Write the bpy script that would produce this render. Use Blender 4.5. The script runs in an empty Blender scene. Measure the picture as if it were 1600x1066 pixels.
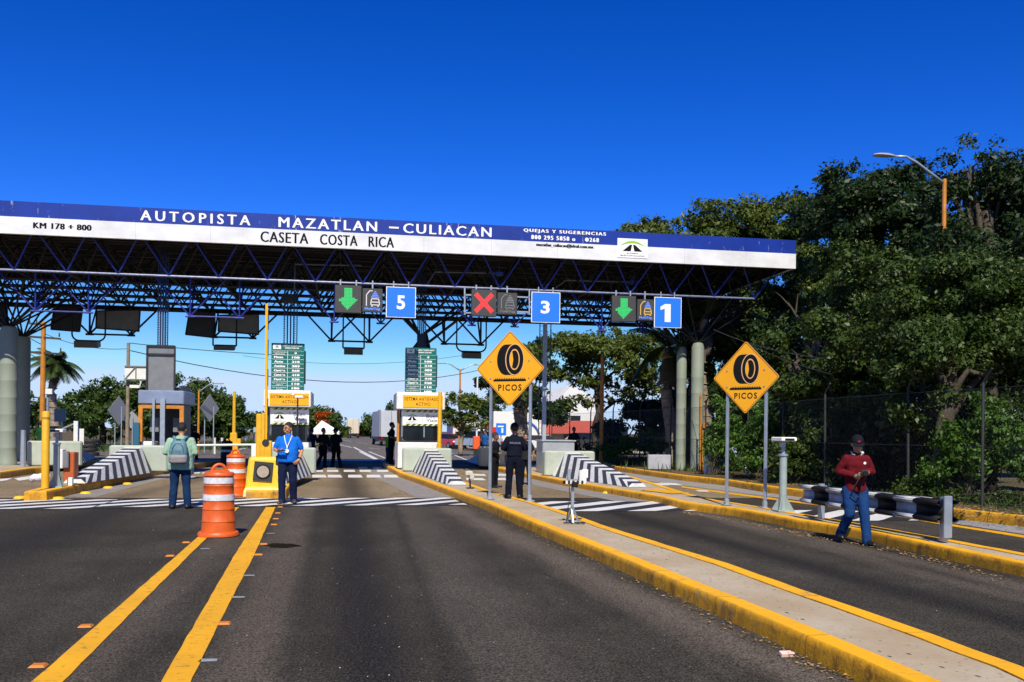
import bpy, math, random
import numpy as np
from mathutils import Vector, Matrix, noise
random.seed(7)
rng = np.random.default_rng(11)
R = math.radians
sc = bpy.context.scene
COL = sc.collection

# ---------------------------------------------------------------- camera
CAMH, FPX, Y0, ROLL, YAW = 1.65, 1450.0, 675.0, 0.0122, R(9.78)
cam_d = bpy.data.cameras.new('camera')
cam = bpy.data.objects.new('camera', cam_d); COL.objects.link(cam)
cam_d.sensor_width = 36; cam_d.lens = 36*FPX/1600
cam_d.shift_y = (Y0-533)/1600
cam_d.clip_start = 0.1; cam_d.clip_end = 5000
cam.matrix_world = Matrix.Translation((0, 0, CAMH)) @ Matrix.Rotation(-YAW, 4, 'Z') @ Matrix.Rotation(R(90), 4, 'X') @ Matrix.Rotation(ROLL, 4, 'Z')
sc.camera = cam

# ---------------------------------------------------------------- sky, sun, exposure
SUN_EL, SUN_DX = R(47), 0.13
sc.world = bpy.data.worlds.new('World'); sc.world.use_nodes = True
wn = sc.world.node_tree
for n in list(wn.nodes): wn.nodes.remove(n)
w_out = wn.nodes.new('ShaderNodeOutputWorld'); w_bg = wn.nodes.new('ShaderNodeBackground')
sky = wn.nodes.new('ShaderNodeTexSky'); sky.sky_type = 'NISHITA'; sky.sun_disc = False
sky.sun_elevation = SUN_EL; sky.sun_rotation = R(180)+math.atan(SUN_DX)
sky.altitude = 1500; sky.air_density = 1.0; sky.dust_density = 0.15; sky.ozone_density = 4.0
hsv = wn.nodes.new('ShaderNodeHueSaturation'); hsv.inputs['Saturation'].default_value = 1.36
gam = wn.nodes.new('ShaderNodeGamma'); gam.inputs[1].default_value = 1.3
wn.links.new(sky.outputs[0], hsv.inputs['Color']); wn.links.new(hsv.outputs[0], gam.inputs[0])
tint = wn.nodes.new('ShaderNodeMix'); tint.data_type = 'RGBA'; tint.blend_type = 'MULTIPLY'; tint.inputs[0].default_value = 1; tint.inputs[7].default_value = (1.0, 0.86, 1.28, 1)
wn.links.new(gam.outputs[0], tint.inputs[6]); lim = wn.nodes.new('ShaderNodeMix'); lim.data_type = 'RGBA'; lim.blend_type = 'DARKEN'; lim.inputs[0].default_value = 1; lim.inputs[7].default_value = (7.5, 9.8, 13.3, 1)
wn.links.new(tint.outputs[2], lim.inputs[6]); wn.links.new(lim.outputs[2], w_bg.inputs[0]); wn.links.new(w_bg.outputs[0], w_out.inputs[0])
w_bg.inputs[1].default_value = 0.067
sun_d = bpy.data.lights.new('sun', 'SUN'); sun_d.energy = 5.0; sun_d.angle = R(0.5); sun_d.color = (1.0, 0.93, 0.77)
sun = bpy.data.objects.new('sun', sun_d); COL.objects.link(sun)
_c = math.cos(SUN_EL)
sun.rotation_euler = Vector((SUN_DX*_c, _c, -math.sin(SUN_EL))).to_track_quat('-Z', 'Y').to_euler()
sc.view_settings.view_transform = 'Standard'; sc.view_settings.look = 'None'
sc.view_settings.exposure = 0.22; sc.view_settings.gamma = 1.0

# ---------------------------------------------------------------- pixel of the photo -> point in the place
_cy, _sy, _cr, _sr = math.cos(YAW), math.sin(YAW), math.cos(ROLL), math.sin(ROLL)
def ray(px, py):
    u = (px-800)/FPX; v = (Y0-py)/FPX
    a = u*_cr - v*_sr; b = v*_cr + u*_sr
    return Vector((a*_cy+_sy, -a*_sy+_cy, b))
def W(px, py, z=0.0):                      # point at height z
    d = ray(px, py); t = (z-CAMH)/d.z
    return Vector((d.x*t, d.y*t, z))
def WY(px, py, Y):                         # point on the plane y = Y
    d = ray(px, py); t = Y/d.y
    return Vector((d.x*t, Y, CAMH+d.z*t))
def WD(px, py, D):                         # point at view depth D
    d = ray(px, py)
    return Vector((d.x*D, d.y*D, CAMH+d.z*D))
def at_ground(px, D, z=0.0):
    p = WD(px, 675, D); p.z = z; return p
def lerp(a, b, t): return a+(b-a)*t

# ---------------------------------------------------------------- materials
MATS = {}
def mat(name, col, rough=0.6, metal=0.0, nscale=0, namt=0.15, bump=0.0, bscale=None, col2=None, emit=None, spec=0.5, alpha_trans=0):
    if name in MATS: return MATS[name]
    m = bpy.data.materials.new(name); m.use_nodes = True; nt = m.node_tree; p = nt.nodes['Principled BSDF']
    p.inputs['Base Color'].default_value = (*col, 1); p.inputs['Roughness'].default_value = rough
    p.inputs['Metallic'].default_value = metal; p.inputs['Specular IOR Level'].default_value = spec
    if nscale:
        tc = nt.nodes.new('ShaderNodeTexCoord'); nz = nt.nodes.new('ShaderNodeTexNoise')
        nz.inputs['Scale'].default_value = nscale; nz.inputs['Detail'].default_value = 6; nz.inputs['Roughness'].default_value = 0.65
        nt.links.new(tc.outputs['Object'], nz.inputs['Vector'])
        mx = nt.nodes.new('ShaderNodeMix'); mx.data_type = 'RGBA'
        mr = nt.nodes.new('ShaderNodeMapRange'); mr.inputs[1].default_value = 0.32; mr.inputs[2].default_value = 0.68
        nt.links.new(nz.outputs[0], mr.inputs[0]); nt.links.new(mr.outputs[0], mx.inputs[0])
        c2 = col2 or tuple(c*(1-namt*2) for c in col)
        mx.inputs[6].default_value = (*c2, 1); mx.inputs[7].default_value = (*col, 1)
        nt.links.new(mx.outputs[2], p.inputs['Base Color'])
    if bump:
        tc = nt.nodes.new('ShaderNodeTexCoord'); nz = nt.nodes.new('ShaderNodeTexNoise')
        nz.inputs['Scale'].default_value = bscale or 30; nz.inputs['Detail'].default_value = 5
        nt.links.new(tc.outputs['Object'], nz.inputs['Vector'])
        b = nt.nodes.new('ShaderNodeBump'); b.inputs['Strength'].default_value = bump; b.inputs['Distance'].default_value = 0.03
        nt.links.new(nz.outputs[0], b.inputs['Height']); nt.links.new(b.outputs[0], p.inputs['Normal'])
    if emit:
        p.inputs['Emission Color'].default_value = (*emit[0], 1); p.inputs['Emission Strength'].default_value = emit[1]
    MATS[name] = m
    return m

class NG:                                  # tiny node-graph helper
    def __init__(s, name, rough=0.8, spec=0.4):
        s.m = bpy.data.materials.new(name); s.m.use_nodes = True; s.nt = s.m.node_tree; s.p = s.nt.nodes['Principled BSDF']
        s.p.inputs['Roughness'].default_value = rough; s.p.inputs['Specular IOR Level'].default_value = spec
        s.tc = s.nt.nodes.new('ShaderNodeTexCoord').outputs['Object']; MATS[name] = s.m
    def link(s, a, b): s.nt.links.new(a, b)
    def noise(s, scale, detail=5, rough=0.6, vec=None, sx=None):
        n = s.nt.nodes.new('ShaderNodeTexNoise'); n.inputs['Scale'].default_value = scale
        n.inputs['Detail'].default_value = detail; n.inputs['Roughness'].default_value = rough
        v = vec or s.tc
        if sx:
            mp = s.nt.nodes.new('ShaderNodeMapping'); mp.inputs['Scale'].default_value = sx; s.link(v, mp.inputs[0]); v = mp.outputs[0]
        s.link(v, n.inputs['Vector']); return n.outputs[0]
    def vor(s, scale, sx=None):
        n = s.nt.nodes.new('ShaderNodeTexVoronoi'); n.inputs['Scale'].default_value = scale
        v = s.tc
        if sx:
            mp = s.nt.nodes.new('ShaderNodeMapping'); mp.inputs['Scale'].default_value = sx; s.link(v, mp.inputs[0]); v = mp.outputs[0]
        s.link(v, n.inputs['Vector']); return n
    def rng(s, v, a, b, c=0, d=1, smooth=False):
        n = s.nt.nodes.new('ShaderNodeMapRange'); s.link(v, n.inputs[0])
        if smooth: n.interpolation_type = 'SMOOTHSTEP'
        for i, x in enumerate((a, b, c, d)): n.inputs[i+1].default_value = x
        return n.outputs[0]
    def mix(s, f, a, b, mode='MIX'):
        n = s.nt.nodes.new('ShaderNodeMix'); n.data_type = 'RGBA'; n.blend_type = mode
        for inp, x in ((n.inputs[0], f), (n.inputs[6], a), (n.inputs[7], b)):
            if isinstance(x, tuple): inp.default_value = (*x, 1)
            elif isinstance(x, (int, float)): inp.default_value = x
            else: s.link(x, inp)
        return n.outputs[2]
    def math(s, op, a, b=0.0, c=None):
        n = s.nt.nodes.new('ShaderNodeMath'); n.operation = op
        for i, x in enumerate((a, b, c)):
            if x is None: continue
            if isinstance(x, (int, float)): n.inputs[i].default_value = x
            else: s.link(x, n.inputs[i])
        return n.outputs[0]
    def sep(s, v=None):
        n = s.nt.nodes.new('ShaderNodeSeparateXYZ'); s.link(v or s.tc, n.inputs[0]); return n.outputs
    def bump(s, h, st=0.3, dist=0.02):
        n = s.nt.nodes.new('ShaderNodeBump'); n.inputs['Strength'].default_value = st; n.inputs['Distance'].default_value = dist
        s.link(h, n.inputs['Height']); s.link(n.outputs[0], s.p.inputs['Normal'])
    def col(s, c): s.link(c, s.p.inputs['Base Color'])

# ---------------------------------------------------------------- mesh builder
WL = {}                                    # world location of every parent
class MB:
    def __init__(s): s.v = []; s.f = []; s.mi = []; s.cur = 0
    def add(s, vs, fs):
        o = len(s.v); s.v += [tuple(p) for p in vs]
        for f in fs: s.f.append(tuple(i+o for i in f)); s.mi.append(s.cur)
        return s
    def box(s, c, d, rz=0.0, rot=None, taper=1.0):
        hx, hy, hz = d[0]/2, d[1]/2, d[2]/2
        vs = []
        for z in (-1, 1):
            t = taper if z > 0 else 1.0
            for x, y in ((-1, -1), (1, -1), (1, 1), (-1, 1)): vs.append(Vector((x*hx*t, y*hy*t, z*hz)))
        mt = rot if rot is not None else Matrix.Rotation(rz, 3, 'Z')
        c = Vector(c)
        return s.add([mt @ v + c for v in vs], [(3, 2, 1, 0), (4, 5, 6, 7), (0, 1, 5, 4), (1, 2, 6, 5), (2, 3, 7, 6), (3, 0, 4, 7)])
    def bbox(s, c, d, b=0.01, rz=0.0):      # box with chamfered edges
        hx, hy, hz = d[0]/2, d[1]/2, d[2]/2; c = Vector(c); mt = Matrix.Rotation(rz, 3, 'Z')
        def ring(x, y, z): return [(-x+b, -y, z), (x-b, -y, z), (x, -y+b, z), (x, y-b, z), (x-b, y, z), (-x+b, y, z), (-x, y-b, z), (-x, -y+b, z)]
        rs = [ring(hx-b, hy-b, -hz), ring(hx, hy, -hz+b), ring(hx, hy, hz-b), ring(hx-b, hy-b, hz)]
        vs = [mt @ Vector(p)+c for r in rs for p in r]; fs = [tuple(range(7, -1, -1)), tuple(range(24, 32))]
        for k in range(3):
            for i in range(8): j = (i+1) % 8; fs.append((k*8+i, k*8+j, (k+1)*8+j, (k+1)*8+i))
        return s.add(vs, fs)
    def beam(s, p, q, w, h=None):
        p = Vector(p); q = Vector(q); d = q-p; L = d.length
        if L < 1e-6: return s
        rot = d.to_track_quat('Y', 'Z').to_matrix()
        return s.box((p+q)/2, (w, L, h or w), rot=rot)
    def tube(s, p, q, r, r2=None, n=12, caps=True):
        p = Vector(p); q = Vector(q); r2 = r if r2 is None else r2; d = q-p
        if d.length < 1e-6: return s
        rot = d.to_track_quat('Z', 'Y').to_matrix(); vs = []
        for c, rr in ((p, r), (q, r2)):
            for i in range(n): a = 2*math.pi*i/n; vs.append(c+rot @ Vector((math.cos(a)*rr, math.sin(a)*rr, 0)))
        fs = [(i, (i+1) % n, n+(i+1) % n, n+i) for i in range(n)]
        if caps: fs += [tuple(range(n-1, -1, -1)), tuple(range(n, 2*n))]
        return s.add(vs, fs)
    def path(s, pts, r, n=8, r2=None):
        pts = [Vector(p) for p in pts]; N = len(pts); vs = []
        for k, p in enumerate(pts):
            d = (pts[min(k+1, N-1)]-pts[max(k-1, 0)]); rot = d.to_track_quat('Z', 'Y').to_matrix()
            rr = r if r2 is None else lerp(r, r2, k/(N-1))
            for i in range(n): a = 2*math.pi*i/n; vs.append(p+rot @ Vector((math.cos(a)*rr, math.sin(a)*rr, 0)))
        fs = []
        for k in range(N-1):
            for i in range(n): j = (i+1) % n; fs.append((k*n+i, k*n+j, (k+1)*n+j, (k+1)*n+i))
        fs += [tuple(range(n-1, -1, -1)), tuple(range((N-1)*n, N*n))]
        return s.add(vs, fs)
    def lathe(s, prof, c=(0, 0, 0), n=32, caps=True):   # prof: list of (r, z)
        c = Vector(c); vs = []
        for r, z in prof:
            for i in range(n): a = 2*math.pi*i/n; vs.append(c+Vector((r*math.cos(a), r*math.sin(a), z)))
        fs = []
        for k in range(len(prof)-1):
            for i in range(n): j = (i+1) % n; fs.append((k*n+i, k*n+j, (k+1)*n+j, (k+1)*n+i))
        if caps: fs += [tuple(range(n-1, -1, -1)), tuple(range((len(prof)-1)*n, len(prof)*n))]
        return s.add(vs, fs)
    def ball(s, c, r, n=12, m=8, sc3=(1, 1, 1)):
        c = Vector(c); vs = []; fs = []
        for k in range(1, m):
            t = math.pi*k/m
            for i in range(n): a = 2*math.pi*i/n; vs.append(c+Vector((r*sc3[0]*math.sin(t)*math.cos(a), r*sc3[1]*math.sin(t)*math.sin(a), -r*sc3[2]*math.cos(t))))
        b = len(vs); vs += [c+Vector((0, 0, -r*sc3[2])), c+Vector((0, 0, r*sc3[2]))]
        for k in range(m-2):
            for i in range(n): j = (i+1) % n; fs.append((k*n+i, k*n+j, (k+1)*n+j, (k+1)*n+i))
        for i in range(n): j = (i+1) % n; fs.append((b, j, i)); fs.append((b+1, (m-2)*n+i, (m-2)*n+j))
        return s.add(vs, fs)
    def prism(s, poly, z0, z1):              # horizontal polygon (ccw) extruded in z
        n = len(poly); vs = [(p[0], p[1], z0) for p in poly]+[(p[0], p[1], z1) for p in poly]
        return s.add(vs, [tuple(range(n-1, -1, -1)), tuple(range(n, 2*n))]+[(i, (i+1) % n, n+(i+1) % n, n+i) for i in range(n)])
    def extr(s, poly, o, ex, ey, ez, t):     # polygon in the (ex, ey) plane at o, thickness t along ez
        n = len(poly); o = Vector(o); ex = Vector(ex); ey = Vector(ey); ez = Vector(ez)
        vs = [o+ex*p[0]+ey*p[1] for p in poly]; vs += [v+ez*t for v in vs]
        return s.add(vs, [tuple(range(n-1, -1, -1)), tuple(range(n, 2*n))]+[(i, (i+1) % n, n+(i+1) % n, n+i) for i in range(n)])
    def quad(s, a, b, c, d): return s.add([a, b, c, d], [(0, 1, 2, 3)])
    def flat(s, poly, o, ex, ey):
        o = Vector(o); ex = Vector(ex); ey = Vector(ey)
        return s.add([o+ex*p[0]+ey*p[1] for p in poly], [tuple(range(len(poly)))])
    def build(s, name, m, parent=None, local=False, base=None, smooth=False, label=None):
        me = bpy.data.meshes.new(name)
        if parent is not None: off = Vector((0, 0, 0)) if local else WL[parent]
        else: off = Vector(base) if base is not None else Vector((0, 0, 0))
        vs = s.v if local and parent is not None else [(p[0]-off.x, p[1]-off.y, p[2]-off.z) for p in s.v]
        if local and parent is None: vs = s.v
        me.from_pydata(vs, [], s.f)
        ms = m if isinstance(m, (list, tuple)) else [m]
        for x in ms: me.materials.append(x)
        if len(ms) > 1: me.polygons.foreach_set('material_index', s.mi)
        if smooth: me.polygons.foreach_set('use_smooth', [True]*len(me.polygons))
        me.validate(); me.update()
        o = bpy.data.objects.new(name, me); COL.objects.link(o)
        if smooth == 'auto':
            try: me.set_sharp_from_angle(angle=R(38))
            except Exception: pass
        if parent is not None: o.parent = parent; WL[o] = Vector(WL[parent])
        else: o.location = off; WL[o] = Vector(off)
        if label: o['label'] = label
        return o
def tag(o, label=None, cat=None, group=None, kind=None):
    if label: o['label'] = label
    if cat: o['category'] = cat
    if group: o['group'] = group
    if kind: o['kind'] = kind
    return o
def thing(name, label, cat, loc=(0, 0, 0), rz=0.0, group=None):
    o = bpy.data.objects.new(name, None); COL.objects.link(o); o.empty_display_size = 0.3
    o.location = loc; o.rotation_euler = (0, 0, rz); WL[o] = Vector(loc)
    return tag(o, label, cat, group)
def dup(root, loc, rz=None, label=None, scale=None):
    r = root.copy(); COL.objects.link(r); r.location = loc
    if rz is not None: r.rotation_euler = (0, 0, rz)
    if scale: r.scale = (scale,)*3 if isinstance(scale, (int, float)) else scale
    if label: r['label'] = label
    for ch in list(root.children):
        c = ch.copy(); COL.objects.link(c); c.parent = r
        for g in list(ch.children):
            d = g.copy(); COL.objects.link(d); d.parent = c
    return r

_tc = {}
def text2d(s, bold=0.0, spacing=1.0):
    k = (s, bold, spacing)
    if k in _tc: return _tc[k]
    cu = bpy.data.curves.new('t', 'FONT'); cu.body = s; cu.offset = bold; cu.space_character = spacing; cu.resolution_u = 3; cu.fill_mode = 'FRONT'
    ob = bpy.data.objects.new('t', cu); COL.objects.link(ob)
    bpy.context.view_layer.update()
    me = bpy.data.meshes.new_from_object(ob.evaluated_get(bpy.context.evaluated_depsgraph_get()))
    vs = np.array([v.co[:2] for v in me.vertices]); fs = [tuple(p.vertices) for p in me.polygons]
    bpy.data.objects.remove(ob); bpy.data.meshes.remove(me); bpy.data.curves.remove(cu)
    mn = vs.min(0); mx = vs.max(0)
    vs = (vs-mn)/(mx-mn)
    _tc[k] = (vs, fs); return _tc[k]
def put_text(mb, s, o, ex, ey, w, h, bold=0.0, spacing=1.0):   # text fitted into the w x h box whose lower left corner is o
    vs, fs = text2d(s, bold, spacing); o = Vector(o); ex = Vector(ex); ey = Vector(ey)
    mb.add([o+ex*(float(p[0])*w)+ey*(float(p[1])*h) for p in vs], fs)

M = {}
M['white'] = mat('white_paint', (0.78, 0.78, 0.75), 0.5, nscale=3, namt=0.06)
M['white_clean'] = mat('white_lettering', (0.82, 0.82, 0.8), 0.5)
M['black'] = mat('black_paint', (0.010, 0.010, 0.011), 0.6, spec=.25)
M['ink'] = mat('black_lettering', (0.010, 0.010, 0.012), 0.8, spec=.1)
M['galv'] = mat('galvanised_steel', (0.42, 0.47, 0.52), 0.42, 0.55, nscale=6, namt=0.12)
M['galv2'] = mat('grey_green_painted_steel', (0.33, 0.4, 0.37), 0.5, 0.1, nscale=5, namt=0.1)
M['dark_steel'] = mat('dark_blue_steel', (0.012, 0.02, 0.07), 0.45, 0.2, nscale=4, namt=0.2)
M['blue_steel'] = mat('blue_painted_steel', (0.012, 0.03, 0.27), 0.4, 0.1, nscale=7, namt=0.2)
M['chord'] = mat('pale_weathered_steel', (0.2, 0.23, 0.4), 0.45, 0.2, nscale=9, namt=0.25)
M['yellow'] = mat('yellow_paint', (0.78, 0.42, 0.012), 0.5, nscale=5, namt=0.1, bump=0.1, bscale=25)
M['yellow_sign'] = mat('yellow_sign_sheet', (0.9, 0.40, 0.004), 0.4, nscale=1.5, namt=0.03)
M['orange'] = mat('orange_plastic', (0.74, 0.12, 0.01), 0.45, nscale=7, namt=0.16, bump=0.05, bscale=9)
M['orange2'] = mat('orange_painted_steel', (0.62, 0.24, 0.02), 0.5, nscale=4, namt=0.18)
M['reflective'] = mat('white_reflective_tape', (0.74, 0.76, 0.8), 0.4, nscale=9, namt=0.2)
M['rubber'] = mat('black_rubber', (0.02, 0.02, 0.02), 0.7)
M['glass'] = mat('dark_window_glass', (0.008, 0.01, 0.014), 0.08, spec=0.35)
M['sage'] = mat('sage_green_concrete', (0.42, 0.47, 0.38), 0.75, nscale=3, namt=0.09, bump=0.15, bscale=20)
M['booth_white'] = mat('white_booth_panel', (0.78, 0.78, 0.76), 0.5, nscale=3.5, namt=0.1)
M['navy'] = mat('navy_cloth', (0.010, 0.014, 0.03), 0.8, nscale=30, namt=0.2)
M['grey_dark'] = mat('dark_grey_metal', (0.028, 0.03, 0.033), 0.5, 0.2, nscale=4, namt=0.15)
M['grey_mid'] = mat('mid_grey_metal', (0.2, 0.21, 0.22), 0.55, 0.1, nscale=3, namt=0.15)
EX, EY, EZ = Vector((1, 0, 0)), Vector((0, 1, 0)), Vector((0, 0, 1))

# ================================================================ GROUND AND ROADS
def soil_mat():
    g = NG('dry_soil', 0.95, 0.1)
    a = g.noise(0.35, 6); b = g.noise(6, 8, 0.7)
    c = g.mix(g.rng(a, 0.4, 0.62), (0.16, 0.105, 0.06), (0.05, 0.065, 0.022))
    g.col(g.mix(g.rng(b, 0.35, 0.7), c, (0.1, 0.07, 0.045))); g.bump(b, 0.6, 0.05); return g.m
def asphalt_mat(name, base, light, streaks, speck=0.5, dust=None):
    g = NG(name, 0.95, 0.12)
    n1 = g.noise(0.3, 7, .65); n2 = g.noise(55, 4, 0.8); n3 = g.noise(3.0, 4, 0.6, sx=(1.0, 0.18, 1))
    c = g.mix(g.rng(n1, 0.35, 0.65), base, light)
    c = g.mix(g.rng(n3, 0.3, 0.75, 0, 0.5), c, tuple(x*0.55 for x in base))
    xyz = g.sep()
    for (p, q, wd, st, colr) in streaks:           # oil and rubber worn along the wheel lines
        d = (q-p).normalized(); nx, ny = -d.y, d.x; c0 = -(nx*p.x+ny*p.y)
        dist = g.math('ABSOLUTE', g.math('ADD', g.math('ADD', g.math('MULTIPLY', xyz[0], nx), g.math('MULTIPLY', xyz[1], ny)), c0))
        dist = g.math('ADD', dist, g.rng(n3, 0.2, 0.8, -0.15, 0.15))
        c = g.mix(g.rng(dist, 0, wd, st, 0, True), c, colr)
    vg = g.vor(75); gr = g.rng(g.sep(vg.outputs['Color'])[0], 0, 1, 0.35, 1.75); gc = g.nt.nodes.new('ShaderNodeCombineXYZ'); [g.link(gr, gc.inputs[i]) for i in range(3)]; c = g.mix(1.0, c, gc.outputs[0], 'MULTIPLY')
    v = g.vor(42); sp = g.rng(v.outputs['Distance'], 0.0, 0.22, 1, 0); v9 = g.vor(.5); crk = g.noise(.9, 9, .75); cl = g.rng(g.math('ABSOLUTE', g.math('SUBTRACT', crk, .5)), 0, .0035, 1, 0); c = g.mix(g.math('MULTIPLY', cl, g.math('MULTIPLY', g.rng(n1, .46, .54), .8)), c, (.006, .005, .005))
    rn = g.rng(g.sep(v.outputs['Color'])[0], 0.86, 0.9)
    c = g.mix(g.math('MULTIPLY', g.math('MULTIPLY', sp, rn), speck), c, (0.45, 0.41, 0.36))
    c = g.mix(g.rng(n2, 0.36, 0.52, 0.8, 0.0), c, tuple(x*0.2 for x in base))
    c = g.mix(g.rng(n2, 0.54, 0.70, 0.0, 0.75), c, tuple(min(1, x*2.6) for x in light))
    n5 = g.noise(17, 6, 0.8); c = g.mix(g.rng(n5, 0.58, 0.72, 0, .5), c, tuple(min(1, x*1.9) for x in light)); c = g.mix(g.rng(n5, 0.3, 0.44, .55, 0), c, tuple(x*0.4 for x in base))
    v2 = g.vor(0.35); crack = g.noise(1.6, 7, 0.7)
    g.col(c); g.bump(n2, 0.35, 0.012); return g.m
def line_w(a, b): return W(*a), W(*b)
DK = (0.012, 0.011, 0.011)
LT = (0.15, 0.12, 0.095)
st_fg = [(*line_w((1000, 812), (1600, 976)), 0.55, 0.92, DK), (*line_w((540, 770), (575, 1000)), 0.62, 0.95, DK),
         (*line_w((250, 770), (30, 850)), 1.2, 0.75, DK),
         (*line_w((790, 835), (1180, 1025)), 0.5, 0.7, LT), (*line_w((1150, 815), (1590, 915)), 0.4, 0.5, LT),
         (*line_w((455, 830), (385, 1050)), 0.5, 0.45, LT), (*line_w((660, 830), (830, 1060)), 0.7, 0.5, (.10, .084, .07)), (*line_w((330, 860), (130, 1040)), 0.45, 0.35, LT), (*line_w((620, 800), (700, 1040)), 0.16, 0.55, DK), (*line_w((500, 800), (455, 1040)), 0.18, 0.5, DK), (*line_w((1080, 800), (1590, 935)), .35, .35, LT)]
m_asph = asphalt_mat('asphalt', (0.028, 0.0245, 0.018), (0.076, 0.067, 0.052), st_fg, 0.8)
m_conc = asphalt_mat('concrete_slab', (0.20, 0.145, 0.082), (0.29, 0.225, 0.145), [(*line_w((545, 742), (555, 776)), 0.8, 0.92, (0.02, 0.017, 0.015)), (*line_w((905, 765), (1010, 790)), 0.6, 0.55, (0.04, 0.033, 0.03)), (*line_w((330, 745), (200, 775)), 0.6, 0.55, (0.04, 0.033, 0.03))], 0.15)
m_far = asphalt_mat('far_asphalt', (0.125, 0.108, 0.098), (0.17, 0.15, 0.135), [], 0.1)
m_soil = soil_mat()

def sheet(name, poly, z, m, parent=None):
    mb = MB(); mb.add([(p[0], p[1], z) for p in poly], [tuple(range(len(poly)))])
    return tag(mb.build(name, m), kind='structure')
sheet('ground', [(-900, -60), (900, -60), (900, 2200), (-900, 2200)], -0.02, m_soil)
SL0, SL1 = 22.9, 46.0
sheet('road', [(-45, -12), (40, -12), (60, 12), (22, SL0), (-45, SL0)], 0.0, m_asph)
sheet('toll_plaza_paving', [(-45, SL0), (22, SL0), (26, SL1), (-45, SL1)], 0.0, m_conc)
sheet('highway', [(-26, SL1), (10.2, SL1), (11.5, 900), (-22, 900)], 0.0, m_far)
tag(MB().prism([(-7.2, 78), (-3.4, 72), (-3.2, 800), (-8.0, 800)], 0.0, 0.13).build('median', mat('median_grass', (0.06, 0.085, 0.02), 0.9, nscale=0.6, namt=0.2, col2=(0.2, 0.16, 0.07))), kind='structure')
tag(MB().prism([(10.3, 62), (24, 60), (24, 90), (11.2, 130)], 0.0, 0.14).build('pavement', mat('pale_kerb_concrete', (0.42, 0.36, 0.22), 0.85, nscale=2)), kind='structure')
tag(MB().prism([(-34, 46.2), (-9.3, 56), (-9.0, 62), (-34, 66)], 0.0, 0.02).build('side_road', m_far), kind='structure')

# ---- kerbs / islands
def kerb_mat():
    g = NG('yellow_kerb_paint', 0.6, 0.35)
    n = g.noise(2.2, 8, 0.7); n2 = g.noise(14, 6, 0.7); n3 = g.noise(5, 5, 0.6, sx=(1, 1, 0.25))
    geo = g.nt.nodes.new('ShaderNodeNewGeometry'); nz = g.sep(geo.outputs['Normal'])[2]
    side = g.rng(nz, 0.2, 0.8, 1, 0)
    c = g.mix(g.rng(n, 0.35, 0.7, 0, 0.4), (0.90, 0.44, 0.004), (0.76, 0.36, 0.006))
    c = g.mix(g.math('MULTIPLY', side, 0.5), c, (0.36, 0.165, 0.008))  # evenly browner sides: weathered paint, plus grazing-light shade put into the colour
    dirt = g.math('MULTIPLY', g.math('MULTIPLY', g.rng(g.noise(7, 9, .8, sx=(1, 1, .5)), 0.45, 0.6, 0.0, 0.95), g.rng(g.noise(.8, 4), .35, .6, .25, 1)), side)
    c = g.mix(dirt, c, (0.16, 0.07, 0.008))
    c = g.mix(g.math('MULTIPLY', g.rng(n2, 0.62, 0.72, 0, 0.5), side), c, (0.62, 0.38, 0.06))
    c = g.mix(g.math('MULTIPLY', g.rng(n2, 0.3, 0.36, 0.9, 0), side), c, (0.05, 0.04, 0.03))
    jn = g.math('FRACT', g.math('MULTIPLY', g.math('ADD', g.sep()[1], g.rng(g.noise(1.5, 3), 0, 1, -.06, .06)), .62)); c = g.mix(g.math('MULTIPLY', g.rng(jn, 0, .014, 1, 0), .8), c, (.03, .02, .01))
    n8 = g.noise(4.5, 9, .8); c = g.mix(g.math('MULTIPLY', g.rng(n8, .56, .6, 0, .75), g.rng(g.noise(.6, 3), .4, .6, .15, 1)), c, (.3, .2, .1)); c = g.mix(g.rng(g.noise(.9, 5), .5, .75, 0, .3), c, (.25, .14, .03))
    g.col(c); g.bump(n2, 0.5, 0.02); return g.m
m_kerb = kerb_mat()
def top_mat():
    g = NG('island_concrete', 0.85, 0.25)
    n = g.noise(1.1, 6); n2 = g.noise(30, 5, 0.7)
    c = g.mix(g.rng(n, 0.35, 0.65), (0.38, 0.29, 0.18), (0.46, 0.39, 0.28))
    v = g.vor(8, sx=(1.4, .8, 1)); pit = g.math('MULTIPLY', g.rng(v.outputs['Distance'], 0.12, 0.2, 1, 0), g.math('MULTIPLY', g.rng(g.sep(v.outputs['Color'])[0], 0.55, 0.6), g.rng(g.noise(2.2, 3), .42, .55)))
    v3 = g.vor(21, sx=(1.2, .7, 1)); pit3 = g.math('MULTIPLY', g.rng(v3.outputs['Distance'], 0.12, 0.3, .8, 0), g.rng(g.sep(v3.outputs['Color'])[0], 0.8, 0.84)); c = g.mix(pit3, c, (0.06, 0.05, 0.045))
    c = g.mix(pit, c, (0.03, 0.028, 0.026)); c = g.mix(g.rng(n2, 0.5, 0.7, 0, 0.35), c, (0.22, 0.17, 0.13))
    g.col(c); g.bump(n2, 0.3, 0.01); return g.m
m_top = top_mat()

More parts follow.
